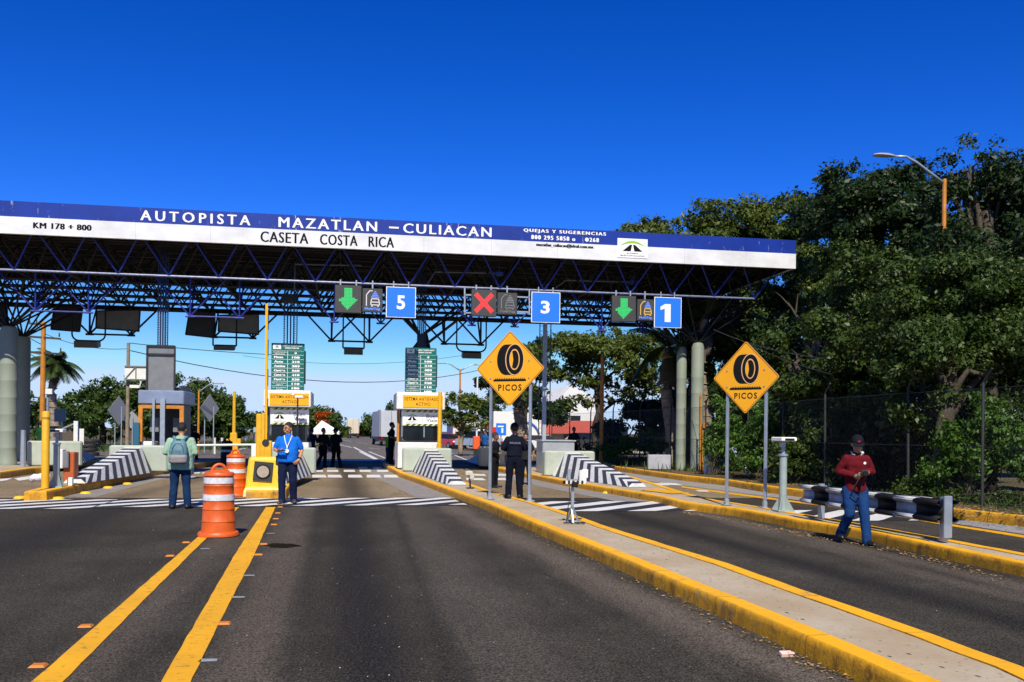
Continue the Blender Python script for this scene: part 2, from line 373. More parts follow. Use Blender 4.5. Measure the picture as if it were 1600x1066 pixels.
def resample(pts, step=0.35):
    out = [pts[0]]
    for a, b in zip(pts[:-1], pts[1:]):
        n = max(1, int((b-a).length/step))
        for k in range(1, n+1): out.append(a.lerp(b, k/n))
    return out
def island(left, right, h, wk=0.2, top=None, name='traffic_island'):
    """left/right: outer edges at road level, both from near to far. Kerb is a bevelled ring, slab inside it."""
    L = resample(left); Rr = resample(right); loop = Rr+L[::-1]           # ccw seen from above (right going far, back along left)
    n = len(loop); mb = MB(); c = []
    for i in range(n):
        a, b = loop[i-1], loop[(i+1) % n]; d = (b-a); d.z = 0
        d = d.normalized() if d.length > 1e-6 else Vector((1, 0, 0))
        c.append(Vector((-d.y, d.x, 0)))
    rings = []
    for off, z in ((0.0, -0.01), (0.006, h*0.6), (0.012, h-0.018), (0.028, h), (wk, h), (wk, h-0.06)):
        rings.append([Vector((p.x, p.y, 0))+c[i]*(off+0.012*noise.noise(p*2.6+Vector((0, 0, off*9))))+Vector((0, 0, z+(0.004*noise.noise(p*2.3) if z > 0 else 0))) for i, p in enumerate(loop)])
    vs = [p for r in rings for p in r]; fs = []
    for k in range(len(rings)-1):
        for i in range(n): j = (i+1) % n; fs.append((k*n+i, k*n+j, (k+1)*n+j, (k+1)*n+i))
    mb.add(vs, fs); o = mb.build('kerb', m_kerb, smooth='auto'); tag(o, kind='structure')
    mt = MB(); inner = [p+c[i]*(wk-0.03) for i, p in enumerate(loop)]
    nl = len(Rr); k = min(len(L), nl)
    Li = [inner[nl+(len(L)-1-int(t*(len(L)-1)/(k-1)))] for t in range(k)]; Ri = [inner[int(t*(nl-1)/(k-1))] for t in range(k)]
    vs = []; fs = []
    for a, b in zip(Li, Ri): vs += [(a.x, a.y, h-0.012), (b.x, b.y, h-0.012)]
    for t in range(k-1): fs.append((2*t, 2*t+1, 2*t+3, 2*t+2))
    mt.add(vs, fs); o = mt.build(name, top or m_top); tag(o, kind='structure')
def WP(lst, z=0): 
    r = []
    for p in lst:
        q = W(p[0], p[1], z); q.z = 0; r.append(q)
    return r
KH = 0.16
A_left = WP([(1620, 1205), (1337, 1065), (1225, 1010.5), (1112, 958), (1000, 906), (905, 863), (834, 832), (759, 797), (712, 779), (656, 757), (626, 746.5), (604, 734), (601, 729)])
A_right = WP([(1800, 1130), (1600, 1040), (1412, 973), (1253, 919.5), (1140, 880), (1027, 846), (952, 823), (887, 800), (834, 784), (768, 767), (737, 756), (706, 745)], KH)
pA = A_right[-1]; A_right += [Vector((pA.x+0.02, 37.5, 0)), Vector((2.75, 43.5, 0))]
A_left[-1] = Vector((A_left[-2].x-0.02, 43.5, 0))
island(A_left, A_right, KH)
B_left = WP([(1760, 936), (1600, 902), (1506, 881), (1431, 863.5), (1347, 843), (1244, 826), (1150, 807), (1066, 796), (1028, 786), (996, 779.7), (952, 772), (885, 760), (840, 750.5), (800, 742), (772, 736)])
B_right = WP([(1760, 894), (1600, 863.5), (1487, 843), (1356, 820), (1240, 800), (1187, 791), (1122, 781.5), (1080, 772)], KH)
pB = B_right[-1]; B_right += [Vector((9.6, 31, 0)), Vector((9.3, 37, 0)), Vector((8.5, 44, 0))]
B_left.insert(0, B_left[0]+(B_left[0]-B_left[1]).normalized()*9); B_right.insert(0, B_right[0]+(B_right[0]-B_right[1]).normalized()*9)
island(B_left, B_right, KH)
C_left = WP([(1760, 852), (1600, 824), (1500, 812), (1380, 795), (1272, 780), (1202, 771), (1131, 759), (1066, 751.5), (1007, 743), (960, 736)])
C_left += [Vector((13.6, 52, 0)), Vector((13.0, 66, 0))]
C_left.insert(0, C_left[0]+(C_left[0]-C_left[1]).normalized()*14)
C_right = [Vector((60, 3, 0)), Vector((46, 30, 0)), Vector((50, 66, 0))]
island(C_left, C_right, 0.2, top=m_soil, name='verge')
L_right = WP([(73, 782.5), (100, 776), (134, 768), (172, 758.8), (211, 750), (250, 742), (300, 733)]); L_right += [Vector((-5.45, 44, 0))]
L_left = WP([(37, 783.2)]); L_left += [Vector((L_left[0].x-0.15, L_left[0].y+1.6, 0)), Vector((-7.65, 34, 0)), Vector((-7.6, 44, 0))]
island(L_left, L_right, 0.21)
L2_right = WP([(-160, 775), (0, 748.6), (54, 740)]); p = L2_right[-1]; L2_right += [Vector((p.x+0.25, p.y+0.7, 0)), Vector((-11.3, 37, 0)), Vector((-10.9, 44, 0))]
L2_left = [L2_right[0]+Vector((-2.4, 0, 0)), Vector((-14.4, 33, 0)), Vector((-13.6, 44, 0))]
island(L2_left, L2_right, 0.21)
M_right = WP([(447, 779), (463, 755.5), (485, 737), (489, 731)]); p = M_right[-1]; M_right += [Vector((p.x, 44, 0))]
M_left = WP([(384, 779)]); M_left += [Vector((M_left[0].x, 30, 0)), Vector((p.x-2.35, 37, 0)), Vector((p.x-2.35, 44, 0))]
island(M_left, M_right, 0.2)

# ---- painted markings
m_pw = NG('white_road_paint', 0.6, 0.3)
_n = m_pw.noise(9, 7, 0.75); _n1 = m_pw.noise(0.9, 4)
m_pw.col(m_pw.mix(m_pw.rng(_n, 0.57, 0.7, 0, 0.8), m_pw.mix(m_pw.rng(_n1, 0.3, 0.7), (0.72, 0.71, 0.69), (0.6, 0.58, 0.55)), (0.12, 0.11, 0.1))); m_pw = m_pw.m
m_pb = mat('black_road_paint', (0.018, 0.018, 0.02), 0.7, nscale=6, namt=0.2)
m_py = NG('yellow_road_paint', 0.6, 0.3)
_n = m_py.noise(11, 7, 0.75); _n1 = m_py.noise(1.2, 4)
m_py.col(m_py.mix(m_py.rng(_n, 0.55, 0.66, 0, 0.8), m_py.mix(m_py.rng(_n1, 0.3, 0.7), (0.82, 0.41, 0.005), (0.68, 0.33, 0.008)), (0.12, 0.085, 0.03))); m_py = m_py.m
def ribbon(mb, Lp, Rp, z, wob=0.0):
    L = resample(Lp, 0.3); n = len(L); out = []
    def along(P, t):
        d = [0]
        for a, b in zip(P[:-1], P[1:]): d.append(d[-1]+(b-a).length)
        s = t*d[-1]
        for i in range(len(P)-1):
            if s <= d[i+1]+1e-9: return P[i].lerp(P[i+1], (s-d[i])/max(1e-9, d[i+1]-d[i]))
        return P[-1].copy()
    vs = []
    for i in range(n):
        t = i/(n-1); a = along(Lp, t); b = along(Rp, t)
        a.x += wob*noise.noise(a*3.1); b.x += wob*noise.noise(b*2.7)
        vs += [(a.x, a.y, z), (b.x, b.y, z)]
    mb.add(vs, [(2*i, 2*i+1, 2*i+3, 2*i+2) for i in range(n-1)])
mb = MB(); ribbon(mb, WP([(-60, 1160), (50, 1066), (180, 953), (303, 845), (342, 812), (366, 792)]), WP([(-5, 1160), (99, 1066), (225, 938), (320, 844), (356, 810), (379, 788)]), 0.006, 0.009)
tag(mb.build('yellow_line', m_py), kind='structure')
mb = MB(); ribbon(mb, WP([(205, 1160), (252, 1066), (307.5, 970), (370, 862), (418, 789)]), WP([(263, 1160), (298, 1066), (341, 977), (396, 870), (433, 787)]), 0.006, 0.009)
tag(mb.build('yellow_line', m_py), kind='structure')
# thin yellow line right of island B
mb = MB(); ribbon(mb, WP([(1700, 855), (1600, 837), (1495, 821), (1330, 793), (1240, 783), (1140, 770), (1065, 760)]), WP([(1700, 860), (1600, 841), (1495, 824), (1330, 796), (1240, 785.5), (1140, 772.5), (1065, 762)]), 0.006, 0.01)
tag(mb.build('yellow_line', m_py), kind='structure')
# pale gutter slab along kerb C
mb = MB(); ribbon(mb, WP([(1700, 853), (1600, 835), (1495, 819), (1330, 791), (1240, 781), (1140, 768), (1040, 755), (960, 745)]), [p+Vector((0.02, 0, 0)) for p in C_left[1:10]]+[C_left[10]], 0.003)
tag(mb.build('gutter', mat('gutter_concrete', (0.3, 0.29, 0.28), 0.85, nscale=2)), kind='structure')
mb = MB(); ribbon(mb, [p+Vector((-0.85, -0.2, 0)) for p in B_left[8:]], [p+Vector((0.03, 0, 0)) for p in B_left[8:]], 0.003)
ribbon(mb, [p+Vector((-0.03, 0, 0)) for p in L_right[1:]], [p+Vector((0.75, -0.15, 0)) for p in L_right[1:]], 0.003)
ribbon(mb, [p+Vector((-0.9, -0.2, 0)) for p in A_left[8:12]], [p+Vector((0.03, 0, 0)) for p in A_left[8:12]], 0.003)
tag(mb.build('gutter', mat('gutter_concrete2', (0.27, 0.245, 0.22), 0.85, nscale=2)), kind='structure')

# rumble band: 45 degree white and black stripes between Y0b and Y1b
def clip_poly(poly, a, b, c):              # keep a*x+b*y+c >= 0
    out = []
    for i in range(len(poly)):
        p, q = poly[i-1], poly[i]; dp = a*p[0]+b*p[1]+c; dq = a*q[0]+b*q[1]+c
        if (dp >= 0) != (dq >= 0):
            t = dp/(dp-dq); out.append((p[0]+(q[0]-p[0])*t, p[1]+(q[1]-p[1])*t))
        if dq >= 0: out.append(q)
    return out
def stripes_band(x0, x1, y0f, y1f, period, wfrac, slope=1.0, zb=0.006, zw=0.010, extra=()):
    b = MB(); w = MB()
    base = [(x0, y0f(x0)), (x1, y0f(x1)), (x1, y1f(x1)), (x0, y1f(x0))]
    for e in extra: base = clip_poly(base, *e)
    b.add([(p[0], p[1], zb) for p in base], [tuple(range(len(base)))])
    x = x0-6
    while x < x1+2:
        y0, y1 = min(y0f(x0), y0f(x1))-1, max(y1f(x0), y1f(x1))+1
        wd = period*wfrac
        # wavy hand painted edges
        N = 14; pl = []; pr = []
        for k in range(N+1):
            y = lerp(y0, y1, k/N); xx = x+(y-y0)/slope
            pl.append((xx+0.05*noise.noise(Vector((xx*1.5, y*2, 3))), y)); pr.append((xx+wd+0.05*noise.noise(Vector((xx*1.5, y*2, 7))), y))
        for k in range(N):
            po = [pl[k], pr[k], pr[k+1], pl[k+1]]
            po = clip_poly(po, 0, 1, -y0f(xx)); po = po and clip_poly(po, 0, -1, y1f(xx)); po = po and clip_poly(po, 1, 0, -x0-0.02); po = po and clip_poly(po, -1, 0, x1-0.02)
            for e in extra: po = po and clip_poly(po, *e)
            if po and len(po) >= 3: w.add([(p[0], p[1], zw) for p in po], [tuple(range(len(po)))])
        x += period
    tag(b.build('rumble_strip_base', m_pb), kind='structure'); tag(w.build('rumble_strip_stripes', m_pw), kind='structure')
def halfplane(p, q):                       # keep the left side of p->q
    d = (q-p).normalized(); return (-d.y, d.x, -(-d.y*p.x+d.x*p.y))
aL = A_left[8]+Vector((-0.02, 0, 0)); aL2 = A_left[6]
stripes_band(-21, -5.2, lambda x: 19.75, lambda x: 22.3, 1.05, 0.46)
stripes_band(-5.2, 2.6, lambda x: 19.9+(x+5.2)*0.07, lambda x: 22.3+(x+5.2)*0.07, 1.05, 0.46, extra=[halfplane(A_left[6], A_left[10])])
stripes_band(2.0, 9.0, lambda x: 18.9, lambda x: 21.6, 1.25, 0.5, extra=[halfplane(A_right[9], A_right[5]), halfplane(B_left[7], B_left[11])])
stripes_band(7.0, 14.5, lambda x: 16.6, lambda x: 19.0, 1.25, 0.5, extra=[halfplane(B_right[8], B_right[3]), halfplane(WP([(1300, 786)])[0], WP([(1150, 768)])[0])])
# dash rows, stop lines, arrows and lane lines
mb = MB()
def mquad(pts): 
    q = WP(pts); mb.add([(p.x, p.y, 0.007) for p in q], [(3, 2, 1, 0)] if (q[1]-q[0]).cross(q[2]-q[0]).z > 0 else [(0, 1, 2, 3)])
for x in (487, 511, 537, 562, 589): mquad([(x, 734.5), (x+17, 734.5), (x+18, 737.8), (x, 737.8)])
for x in (488, 512, 544, 573, 600): mquad([(x, 742.3), (x+20, 742.3), (x+23, 746.6), (x, 746.6)])
for x in (511, 560, 583): mquad([(x, 730), (x+14, 730), (x+14, 732.2), (x, 732.2)])
for x in (733, 768, 803, 838): mquad([(x, 740.5), (x+24, 741), (x+27, 744), (x, 743.5)])
for x in (728, 768): mquad([(x, 747), (x+26, 747.5), (x+32, 751), (x+1, 750.5)])
mquad([(850, 747.5), (872, 748.5), (880, 751), (853, 750)])
for x in (1008, 1030): mquad([(x, 754.5), (x+26, 755.5), (x+38, 759), (x+12, 758)])
mquad([(1085, 766), (1103, 767), (1110, 769), (1092, 768.5)])
for x in (298, 318, 360): mquad([(x, 738), (x+16, 738), (x+13, 740.4), (x-4, 740.4)])
for x in (290, 330): mquad([(x, 745), (x+18, 745), (x+13, 748), (x-6, 748)])
mquad([(0, 748.5), (20, 747.6), (10, 751), (0, 752.5)]); mquad([(22, 748), (62, 742), (66, 746), (30, 751.5)])
mquad([(490, 718.6), (600, 718.6), (600, 720.2), (490, 720.2)])
for a, b, t in (((551, 699), (594, 721), 2.4), ((560, 706), (588, 720), 2.6), ((575, 706), (600, 716), 2.0), ((530, 695), (541, 698), 1.3), ((541, 697), (548, 699.6), 1.3),
                ((536, 688), (548, 690), .8), ((556, 691), (566, 692), .8), ((577, 691.5), (590, 693), .8), ((575, 700), (592, 702), 1.2), ((567, 693), (574, 694), .8), ((515, 699), (522, 701), 1.5), ((580, 688), (590, 689), .6), ((640, 702), (740, 713), 1.5), ((700, 708), (730, 720), 2)):
    mquad([a, (a[0]+t*1.5, a[1]), (b[0]+t*1.6, b[1]), b])
for a, b, t in (((372, 702), (396, 697.5), 1.6), ((345, 716), (372, 716), 2.5), ((396, 690), (401, 688.6), .8)):
    mquad([a, (a[0]+3, a[1]+t*.5), (b[0]+2, b[1]+t*.4), b])
tag(mb.build('white_markings', m_pw), kind='structure')
mb = MB(); mquad([(352, 779), (372, 779), (350, 790), (330, 790)])
# thin white scratch of old paint in lane five and the painted yellow nose wedge of the second island
mb = MB(); pts = WP([(1007, 771), (1040, 768), (1078, 775), (1100, 779), (1028, 765.5)], KH)
o = MB().add([(p.x, p.y, KH+0.006) for p in WP([(1000, 766), (1025, 763.5), (1078, 770.5), (1050, 771.8)], KH)], [(0, 1, 2, 3)] ); tag(o.build('yellow_nose_paint', m_py), kind='structure')

m_stain = mat('oil_stain', (0.020, 0.017, 0.013), 1.0, nscale=12, namt=0.2, spec=0)
def stain(cx, cy, rx, ry):
    c = W(cx, cy); a = W(cx+rx, cy); b = W(cx, cy-ry); ux = a-c; uy = b-c; n = 26; pts = []
    for k in range(n):
        t = 2*math.pi*k/n; r = 1+.35*noise.noise(Vector((math.cos(t)*1.6+cx, math.sin(t)*1.6, cy))); p = c+ux*math.cos(t)*r+uy*math.sin(t)*r; pts.append((p.x, p.y, .0045))
    o = MB().add(pts, [tuple(range(n))]).build('oil_stain', m_stain); tag(o, kind='structure')
stain(440, 853, 26, 3.5)
# litter of dry leaves along the kerbs
def litter(name, pts, n, size, spread, m, z=0.012):
    mb = MB()
    for _ in range(n):
        t = random.random()*(len(pts)-1); i = int(t); p = pts[i].lerp(pts[i+1], t-i)
        p = p+Vector((random.gauss(0, spread), random.gauss(0, spread*1.5), 0)); a = random.uniform(0, 6.28); s = size*random.uniform(0.5, 1.5)
        ux, uy = Vector((math.cos(a), math.sin(a), random.uniform(-.3, .3)))*s, Vector((-math.sin(a), math.cos(a), random.uniform(-.2, .4)))*s*0.5
        c = Vector((p.x, p.y, z+random.random()*0.01)); mb.add([c-ux, c-uy, c+ux, c+uy], [(0, 1, 2, 3)])
    return tag(mb.build(name, m), kind='stuff')
m_leafdry = mat('dry_leaf', (0.45, 0.27, 0.08), 0.8, nscale=9, namt=0.3)
litter('dry_leaves', WP([(1070, 803), (1150, 815), (1230, 831), (1290, 842), (1345, 850), (1440, 872), (1560, 905)]), 900, 0.02, 0.09, m_leafdry)
litter('dry_leaves', WP([(620, 752), (712, 784), (834, 837), (905, 868), (1056, 937), (1225, 1018), (1337, 1072)]), 700, 0.014, 0.07, m_leafdry)
litter('dry_leaves', WP([(1180, 752), (1300, 762), (1420, 780), (1500, 795), (1610, 812)], 0.2), 1600, 0.035, 0.55, m_leafdry, z=0.205)
litter('gravel', WP([(100, 900), (500, 850), (900, 900), (700, 1050), (300, 1040), (1300, 900), (1590, 960)]), 500, 0.007, 1.3, mat('pale_gravel', (0.5, 0.47, 0.42), 0.9), z=0.008)

# ================================================================ CANOPY OF THE TOLL PLAZA
YF, FB, FT, FM = 33.2, 8.03, 9.12, 8.60        # fascia plane, bottom, top, blue/white split
XR, XL = 16.67, -24.0
can = thing('toll_canopy', 'long flat steel canopy over the toll lanes with a blue and white lettered front', 'canopy', (0, YF, 0))
def streak_mat(name, col, scol, thr=0.66):
    g = NG(name, 0.45, 0.4); n = g.noise(3.2, 6, 0.75, sx=(1.6, 1, 0.35)); n2 = g.noise(1.0, 4)
    n3 = g.noise(0.7, 3)
    c = g.mix(g.rng(n2, 0.35, 0.7), col, tuple(x*0.8 for x in col))
    xs = g.sep()[0]; sm = g.math('FRACT', g.math('DIVIDE', xs, 2.44)); c = g.mix(g.rng(sm, 0, .006, .75, 0), c, tuple(x*.3 for x in col)); c = g.mix(g.math('MULTIPLY', g.rng(g.noise(.5, 5, .7, sx=(1, 1, 2.5)), .5, .7, 0, .3), 1), c, tuple(x*.45 for x in col))
    c = g.mix(g.math('MULTIPLY', g.rng(n, thr, thr+0.05, 0, 0.9), g.rng(n3, 0.45, 0.55)), c, scol); g.col(c); return g.m
m_fb = streak_mat('blue_fascia_paint', (0.003, 0.030, 0.28), (0.5, 0.53, 0.6), 0.60)
m_fw = streak_mat('white_fascia_paint', (0.76, 0.76, 0.76), (0.5, 0.42, 0.3), 0.72)
mb = MB(); mb.box(((XL+XR)/2, YF+0.06, (FM+FT)/2), (XR-XL, 0.12, FT-FM)); f1 = mb.build('blue_fascia', m_fb, can)
mb = MB(); mb.box(((XL+XR)/2, YF+0.055, (FB+FM)/2), (XR-XL, 0.13, FM-FB-0.004)); f2 = mb.build('white_fascia', m_fw, can)
mb = MB(); YB = 44.6
mb.box((XR-0.06, (YF+YB)/2+0.06, (FM+FT)/2), (0.11, YB-YF-0.25, FT-FM-0.01)); mb.build('side_fascia', m_fb, can)
mb = MB(); mb.box((XR-0.065, (YF+YB)/2+0.06, (FB+FM)/2-0.005), (0.1, YB-YF-0.25, FM-FB-0.012)); mb.build('side_fascia', m_fw, can)
MB().box((XR-0.14, (YF+YB)/2+0.06, (FB+FT)/2), (0.02, YB-YF-0.3, FT-FB-0.03)).build('side_shade_sheet', M['black'], can)  # added black sheet, paints the shade onto the inner face of the side fascia
mb = MB(); mb.box(((XL+XR)/2, YB+0.03, (FB+FT)/2+0.1), (XR-XL, 0.08, FT-FB-0.25)); mb.build('rear_fascia', M['grey_dark'], can)
# corrugated roof sheet
mb = MB(); n = int((XR-XL-0.3)/0.12); vs = []
for i in range(n+1):
    x = XL+0.15+i*0.12; z = 8.72+(0.035 if i % 2 else -0.035)
    vs += [(x, YF+0.14, z), (x, YB-0.02, z+0.16)]
mb.add(vs, [(2*i, 2*i+2, 2*i+3, 2*i+1) for i in range(n)])
mb.build('roof_sheet', mat('corrugated_roof', (0.13, 0.13, 0.13), 0.5, 0.3, nscale=2, namt=0.25), can)
mb = MB()
for k in range(9): mb.box(((XL+XR)/2, YF+0.6+k*1.32, 8.56), (XR-XL-0.4, 0.07, 0.2))
mb.build('purlin', mat('purlin_steel', (0.05, 0.05, 0.055), 0.5, 0.3), can)
# space frame
BAY = 1.677; BY = 1.9; ZB, ZT = 6.965, 8.3; X0N = 15.41; Y0N = 34.1; NX = 25; NY = 6
front = MB(); frame = MB(); web = MB(); hang = MB()
bx = [X0N-BAY*i for i in range(NX)]; by = [Y0N+BY*j for j in range(NY)]
tx = [X0N+BAY/2-BAY*i for i in range(NX+1)]; ty = [max(YF+.25, Y0N-BY/2+BY*j) for j in range(NY+1)]
for j, y in enumerate(by):
    (front if j == 0 else frame).tube((bx[0], y, ZB), (bx[-1], y, ZB), 0.04 if j == 0 else 0.065, n=8)
for x in bx: frame.tube((x, by[0]+0.05, ZB), (x, by[-1], ZB), 0.04, n=6)
for y in ty: frame.tube((tx[0], y, ZT), (tx[-1], y, ZT), 0.045, n=6)
for x in tx: frame.tube((x, ty[0], ZT), (x, ty[-1], ZT), 0.045, n=6)
for i, x in enumerate(bx):
    for j, y in enumerate(by):
        for sx in (0, 1):
            for sy in (0, 1):
                t = (tx[i+sx], ty[j+sy], ZT)
                (web if (j == 0 and sy == 0) else frame).tube((x, y, ZB), t, 0.032 if j == 0 and sy == 0 else 0.03, n=6)
for y in (by[-1], by[-1]-0.12): frame.tube((bx[0], y+0.1, ZB-0.02), (bx[-1], y+0.1, ZB-0.02), 0.1, n=8)
# smaller secondary lattice at the rear
for j in (2, 4, 5):
    for i in range(NX*2):
        x = X0N-BAY/2*i
        if x < bx[-1]: break
        frame.tube((x, by[j], ZB), (x-BAY/2*0.5, by[j], 7.5), 0.03, n=5); frame.tube((x-BAY/2*0.5, by[j], 7.5), (x-BAY/2, by[j], ZB), 0.03, n=5)
    frame.tube((bx[0], by[j], 7.5), (bx[-1], by[j], 7.5), 0.045, n=6)
front.build('front_chord', M['chord'], can); web.build('front_web', M['blue_steel'], can)
m_frame = mat('blackened_frame_steel', (0.007, 0.0075, 0.011), 0.6, 0.0, nscale=4, namt=0.2)
frame.build('space_frame', m_frame, can)
# hanging sub-frames: a blue one near the front and a dark one at the rear over each lane
def hang_frame(x0, x1, Y, z, m, r, link=True):
    mb = MB()
    for x in (x0, x1):
        mb.tube((x, Y, z), (x, Y, ZB+0.05), r, n=6)
        for sx in (-1, 1): mb.tube((x, Y, z), (x+sx*1.2, Y, ZB+0.03), r, n=6)
        mb.tube((x, Y, z), (x, Y+1.1, ZB+0.03), r*0.9, n=6)
        mb.tube((x-0.16, Y, z-0.01), (x+0.16, Y, z-0.01), r*1.2, n=6)
    if link: mb.tube((x0, Y, z), (x1, Y, z), r, n=6)
    mb.build('hanging_frame', m, can)
for (a, b, c, link) in (((55, 486), (138, 488), 34.7, 1), ((297, 494), (374, 497), 34.7, 1), ((522, 503), (595, 505), 34.7, 0), ((737, 507), (804, 511), 34.7, 0), ((940, 516), (1005, 519), 34.7, 0)):
    p, q = WY(*a, c), WY(*b, c); hang_frame(p.x, q.x, c, (p.z+q.z)/2, M['blue_steel'], 0.03, link)
for (a, b) in (((140, 522), (205, 524)), ((335, 526), (395, 529)), ((518, 533), (577, 534)), ((694, 538), (751, 538))):
    p, q = WY(*a, 43.3), WY(*b, 43.3); hang_frame(p.x, q.x, 43.3, (p.z+q.z)/2, m_frame, 0.045)
# columns with fanned struts
m_colm = mat('grey_green_column', (0.25, 0.285, 0.225), 0.65, nscale=1.2, namt=0.08, bump=0.08, bscale=3)
def column(x, y, r, ztop, z0, fan=True):
    mb = MB(); prof = [(r*1.04, z0), (r*1.04, z0+0.1), (r, z0+0.12)]
    for k in range(1, 7): prof += [(r, z0+k*0.62), (r*1.012, z0+k*0.62+0.015), (r, z0+k*0.62+0.03)]
    prof = [p for p in prof if p[1] < ztop-0.25]+[(r, ztop-0.2), (r*0.82, ztop-0.05), (r*0.3, ztop)]
    mb.lathe(prof, (x, y, 0), 28); c = mb.build('column', m_colm, can, smooth='auto')
    mb = MB()
    if fan:
        for dx in (-2.1, -0.9, 0.9, 2.1):
            for dy in (-1.2, 0.4, 1.9): mb.tube((x, y, ztop-0.08), (x+dx, y+dy, ZB), 0.038, n=6)
        mb.build('strut', m_frame, can)
pc1 = WY(1063.5, 700, 36.3); pc2 = WY(1088.5, 700, 35.6)
column(pc1.x, 36.3, 0.205, 5.25, 0.19); column(pc2.x, 35.6, 0.25, 5.35, 0.19)
pc3 = WY(12, 700, 37.0); pc4 = WY(35, 700, 37.6)
column(pc3.x, 37.0, 0.31, 5.35, 0.2); column(WY(34, 700, 41.0).x, 41.0, 0.29, 5.35, 0.2)
# post of the second booth with its fan head, and the boxed post between lanes three and one
p = WY(655, 700, 38.9)
mb = MB(); mb.box((p.x, 38.9, 4.0), (0.28, 0.28, 3.4)); mb.add([(p.x-0.5, 38.9, 4.9), (p.x+0.25, 38.9, 4.9), (p.x+0.25, 38.9, 5.9), (p.x+0.5, 39.1, 4.9)], [(0, 1, 2), (1, 3, 2), (0, 3, 1), (0, 2, 3)])
mb.build('post', m_frame, can); mb = MB()
for dx in (-1.5, -1.2, -0.8, 1.6, 2.0): mb.tube((p.x, 38.9, 5.6), (p.x+dx, 38.6+dx*0.3, ZB), 0.055, n=6)
mb.tube((p.x-0.1, 38.9, 5.0), (p.x+2.6, 38.2, ZB+0.2), 0.06, n=6); mb.build('strut', m_frame, can)
p = WY(849.5, 700, 37.5)
mb = MB(); mb.box((p.x, 37.5, 3.7), (0.15, 0.15, 7.0)); mb.build('post', mat('pale_blue_post', (0.42, 0.47, 0.55), 0.5, 0.2, nscale=2), can)
mb = MB()
for s in (-0.24, 0.22): mb.beam((p.x+s, 37.4, 1.2), (p.x+s, 37.4, 7.6), 0.035)
for k in range(30): mb.beam((p.x-0.24, 37.4, 1.4+k*0.21), (p.x-0.12, 37.4, 1.4+k*0.21), 0.018)
mb.build('cable_ladder', M['grey_dark'], can)
# cable ladders coming down to each booth
def ladder(px0, px1, Y, z0, rungs=True):
    a = WY(px0, 600, Y).x; b = WY(px1, 600, Y).x; mb = MB(); n = 5
    for k in range(n):
        x = lerp(a, b, k/(n-1)); mb.beam((x, Y, z0), (x, Y, 8.1), 0.05 if k not in (0, n-1) else 0.035)
    if rungs:
        z = z0
        while z < 8: mb.beam((a-0.04, Y, z), (a+0.06, Y, z), 0.015); mb.beam((b-0.12, Y, z), (b+0.02, Y, z), 0.015); z += 0.09
    mb.build('cable_ladder', M['dark_steel'], can)
ladder(246, 261, 35.2, 3.2); ladder(443, 463, 37.2, 4.4); ladder(652, 664, 37.6, 4.3)
mb = MB(); p = WY(453, 467, 37.0); mb.box((p.x, 37.0, p.z), (0.62, 0.4, 0.32)); mb.build('junction_box', M['grey_dark'], can)
# pipe runs under the roof, near the front
mb = MB()
for pts in (((460, 452), (461, 413), (565, 415)), ((665, 448), (680, 425), (775, 427)), ((866, 451), (885, 438), (985, 441))):
    q = [WY(a, b, 34.7) for a, b in pts]; mb.path(q, 0.03, 8)
mb.build('conduit', mat('dull_conduit', (.13, .14, .14), .5, .3), can)
mb = MB(); 
for px, py in ((780, 428), (990, 441)): q = WY(px, py, 34.7); mb.bbox(q, (0.3, 0.2, 0.16), 0.02); mb.beam(q, q+Vector((0, 0, 0.5)), 0.02)
mb.build('camera', M['blue_steel'], can)
# lettering on the fascia
def fit(mb, s, px0, px1, ya, yb, bold=0.02, spacing=1.0, Y=YF-0.012, z=None):
    pm = (px0+px1)/2; a = WY(px0, pm and ya, Y); b = WY(px1, ya, Y); top = WY(px0, ya, Y).z; bot = WY(px0, yb, Y).z
    if z: bot, top = z
    for dx_, dy_ in ((0, 0), (-.014, .002), (.014, .004), (0, .006))+(((-.024, .003), (.024, .005)) if s[0] == 'K' else ()): put_text(mb, s, (a.x+dx_, Y+dy_-.002, bot-(.006 if dy_ == .006 else 0)), EX, EZ, b.x-a.x, top-bot+(.012 if dy_ == .006 else 0), bold, spacing)
mb = MB()
fit(mb, 'AUTOPISTA', 224, 395, 0, 0, 0.0, 1.45, z=(8.68, 9.02)); fit(mb, 'MAZATLAN', 440, 593, 0, 0, 0.0, 1.3, z=(8.68, 9.02))
fit(mb, 'CULIACAN', 635, 772, 0, 0, 0.0, 1.25, z=(8.68, 9.02))
a = WY(608, 357, YF-.012); b = WY(623, 357, YF-.012); mb.quad((a.x, YF-.012, 8.82), (b.x, YF-.012, 8.82), (b.x, YF-.012, 8.88), (a.x, YF-.012, 8.88))
fit(mb, 'QUEJAS Y SUGERENCIAS', 823, 951, 0, 0, 0.0, 1.35, z=(8.90, 9.05)); fit(mb, '800 295 5858 o      268', 835, 940, 0, 0, 0.0, 1.35, z=(8.68, 8.83))
c = WY(917, 378, YF-.012); mb.flat([(0.075*math.cos(t*.5236), 0.075*math.sin(t*.5236)) for t in range(12)], (c.x, YF-.012, 8.755), EX, EZ)
mb.build('lettering', M['white_clean'], f1)
mb = MB(); fit(mb, 'KM 178 + 800', 57, 147, 0, 0, 0.0, 1.1, z=(8.24, 8.44)); Yw = YF-0.012
for s, a_, b_ in (('CASETA', 412, 486), ('COSTA', 505, 563), ('RICA', 581, 620)): fit(mb, s, a_, b_, 0, 0, 0.0, 1.1, z=(8.13, 8.50))
fit(mb, 'mazatlan_culiacan@ideal.com.mx', 843, 932, 0, 0, 0.0, 1.0, z=(8.40, 8.56))
mb.build('lettering', M['ink'], f2)
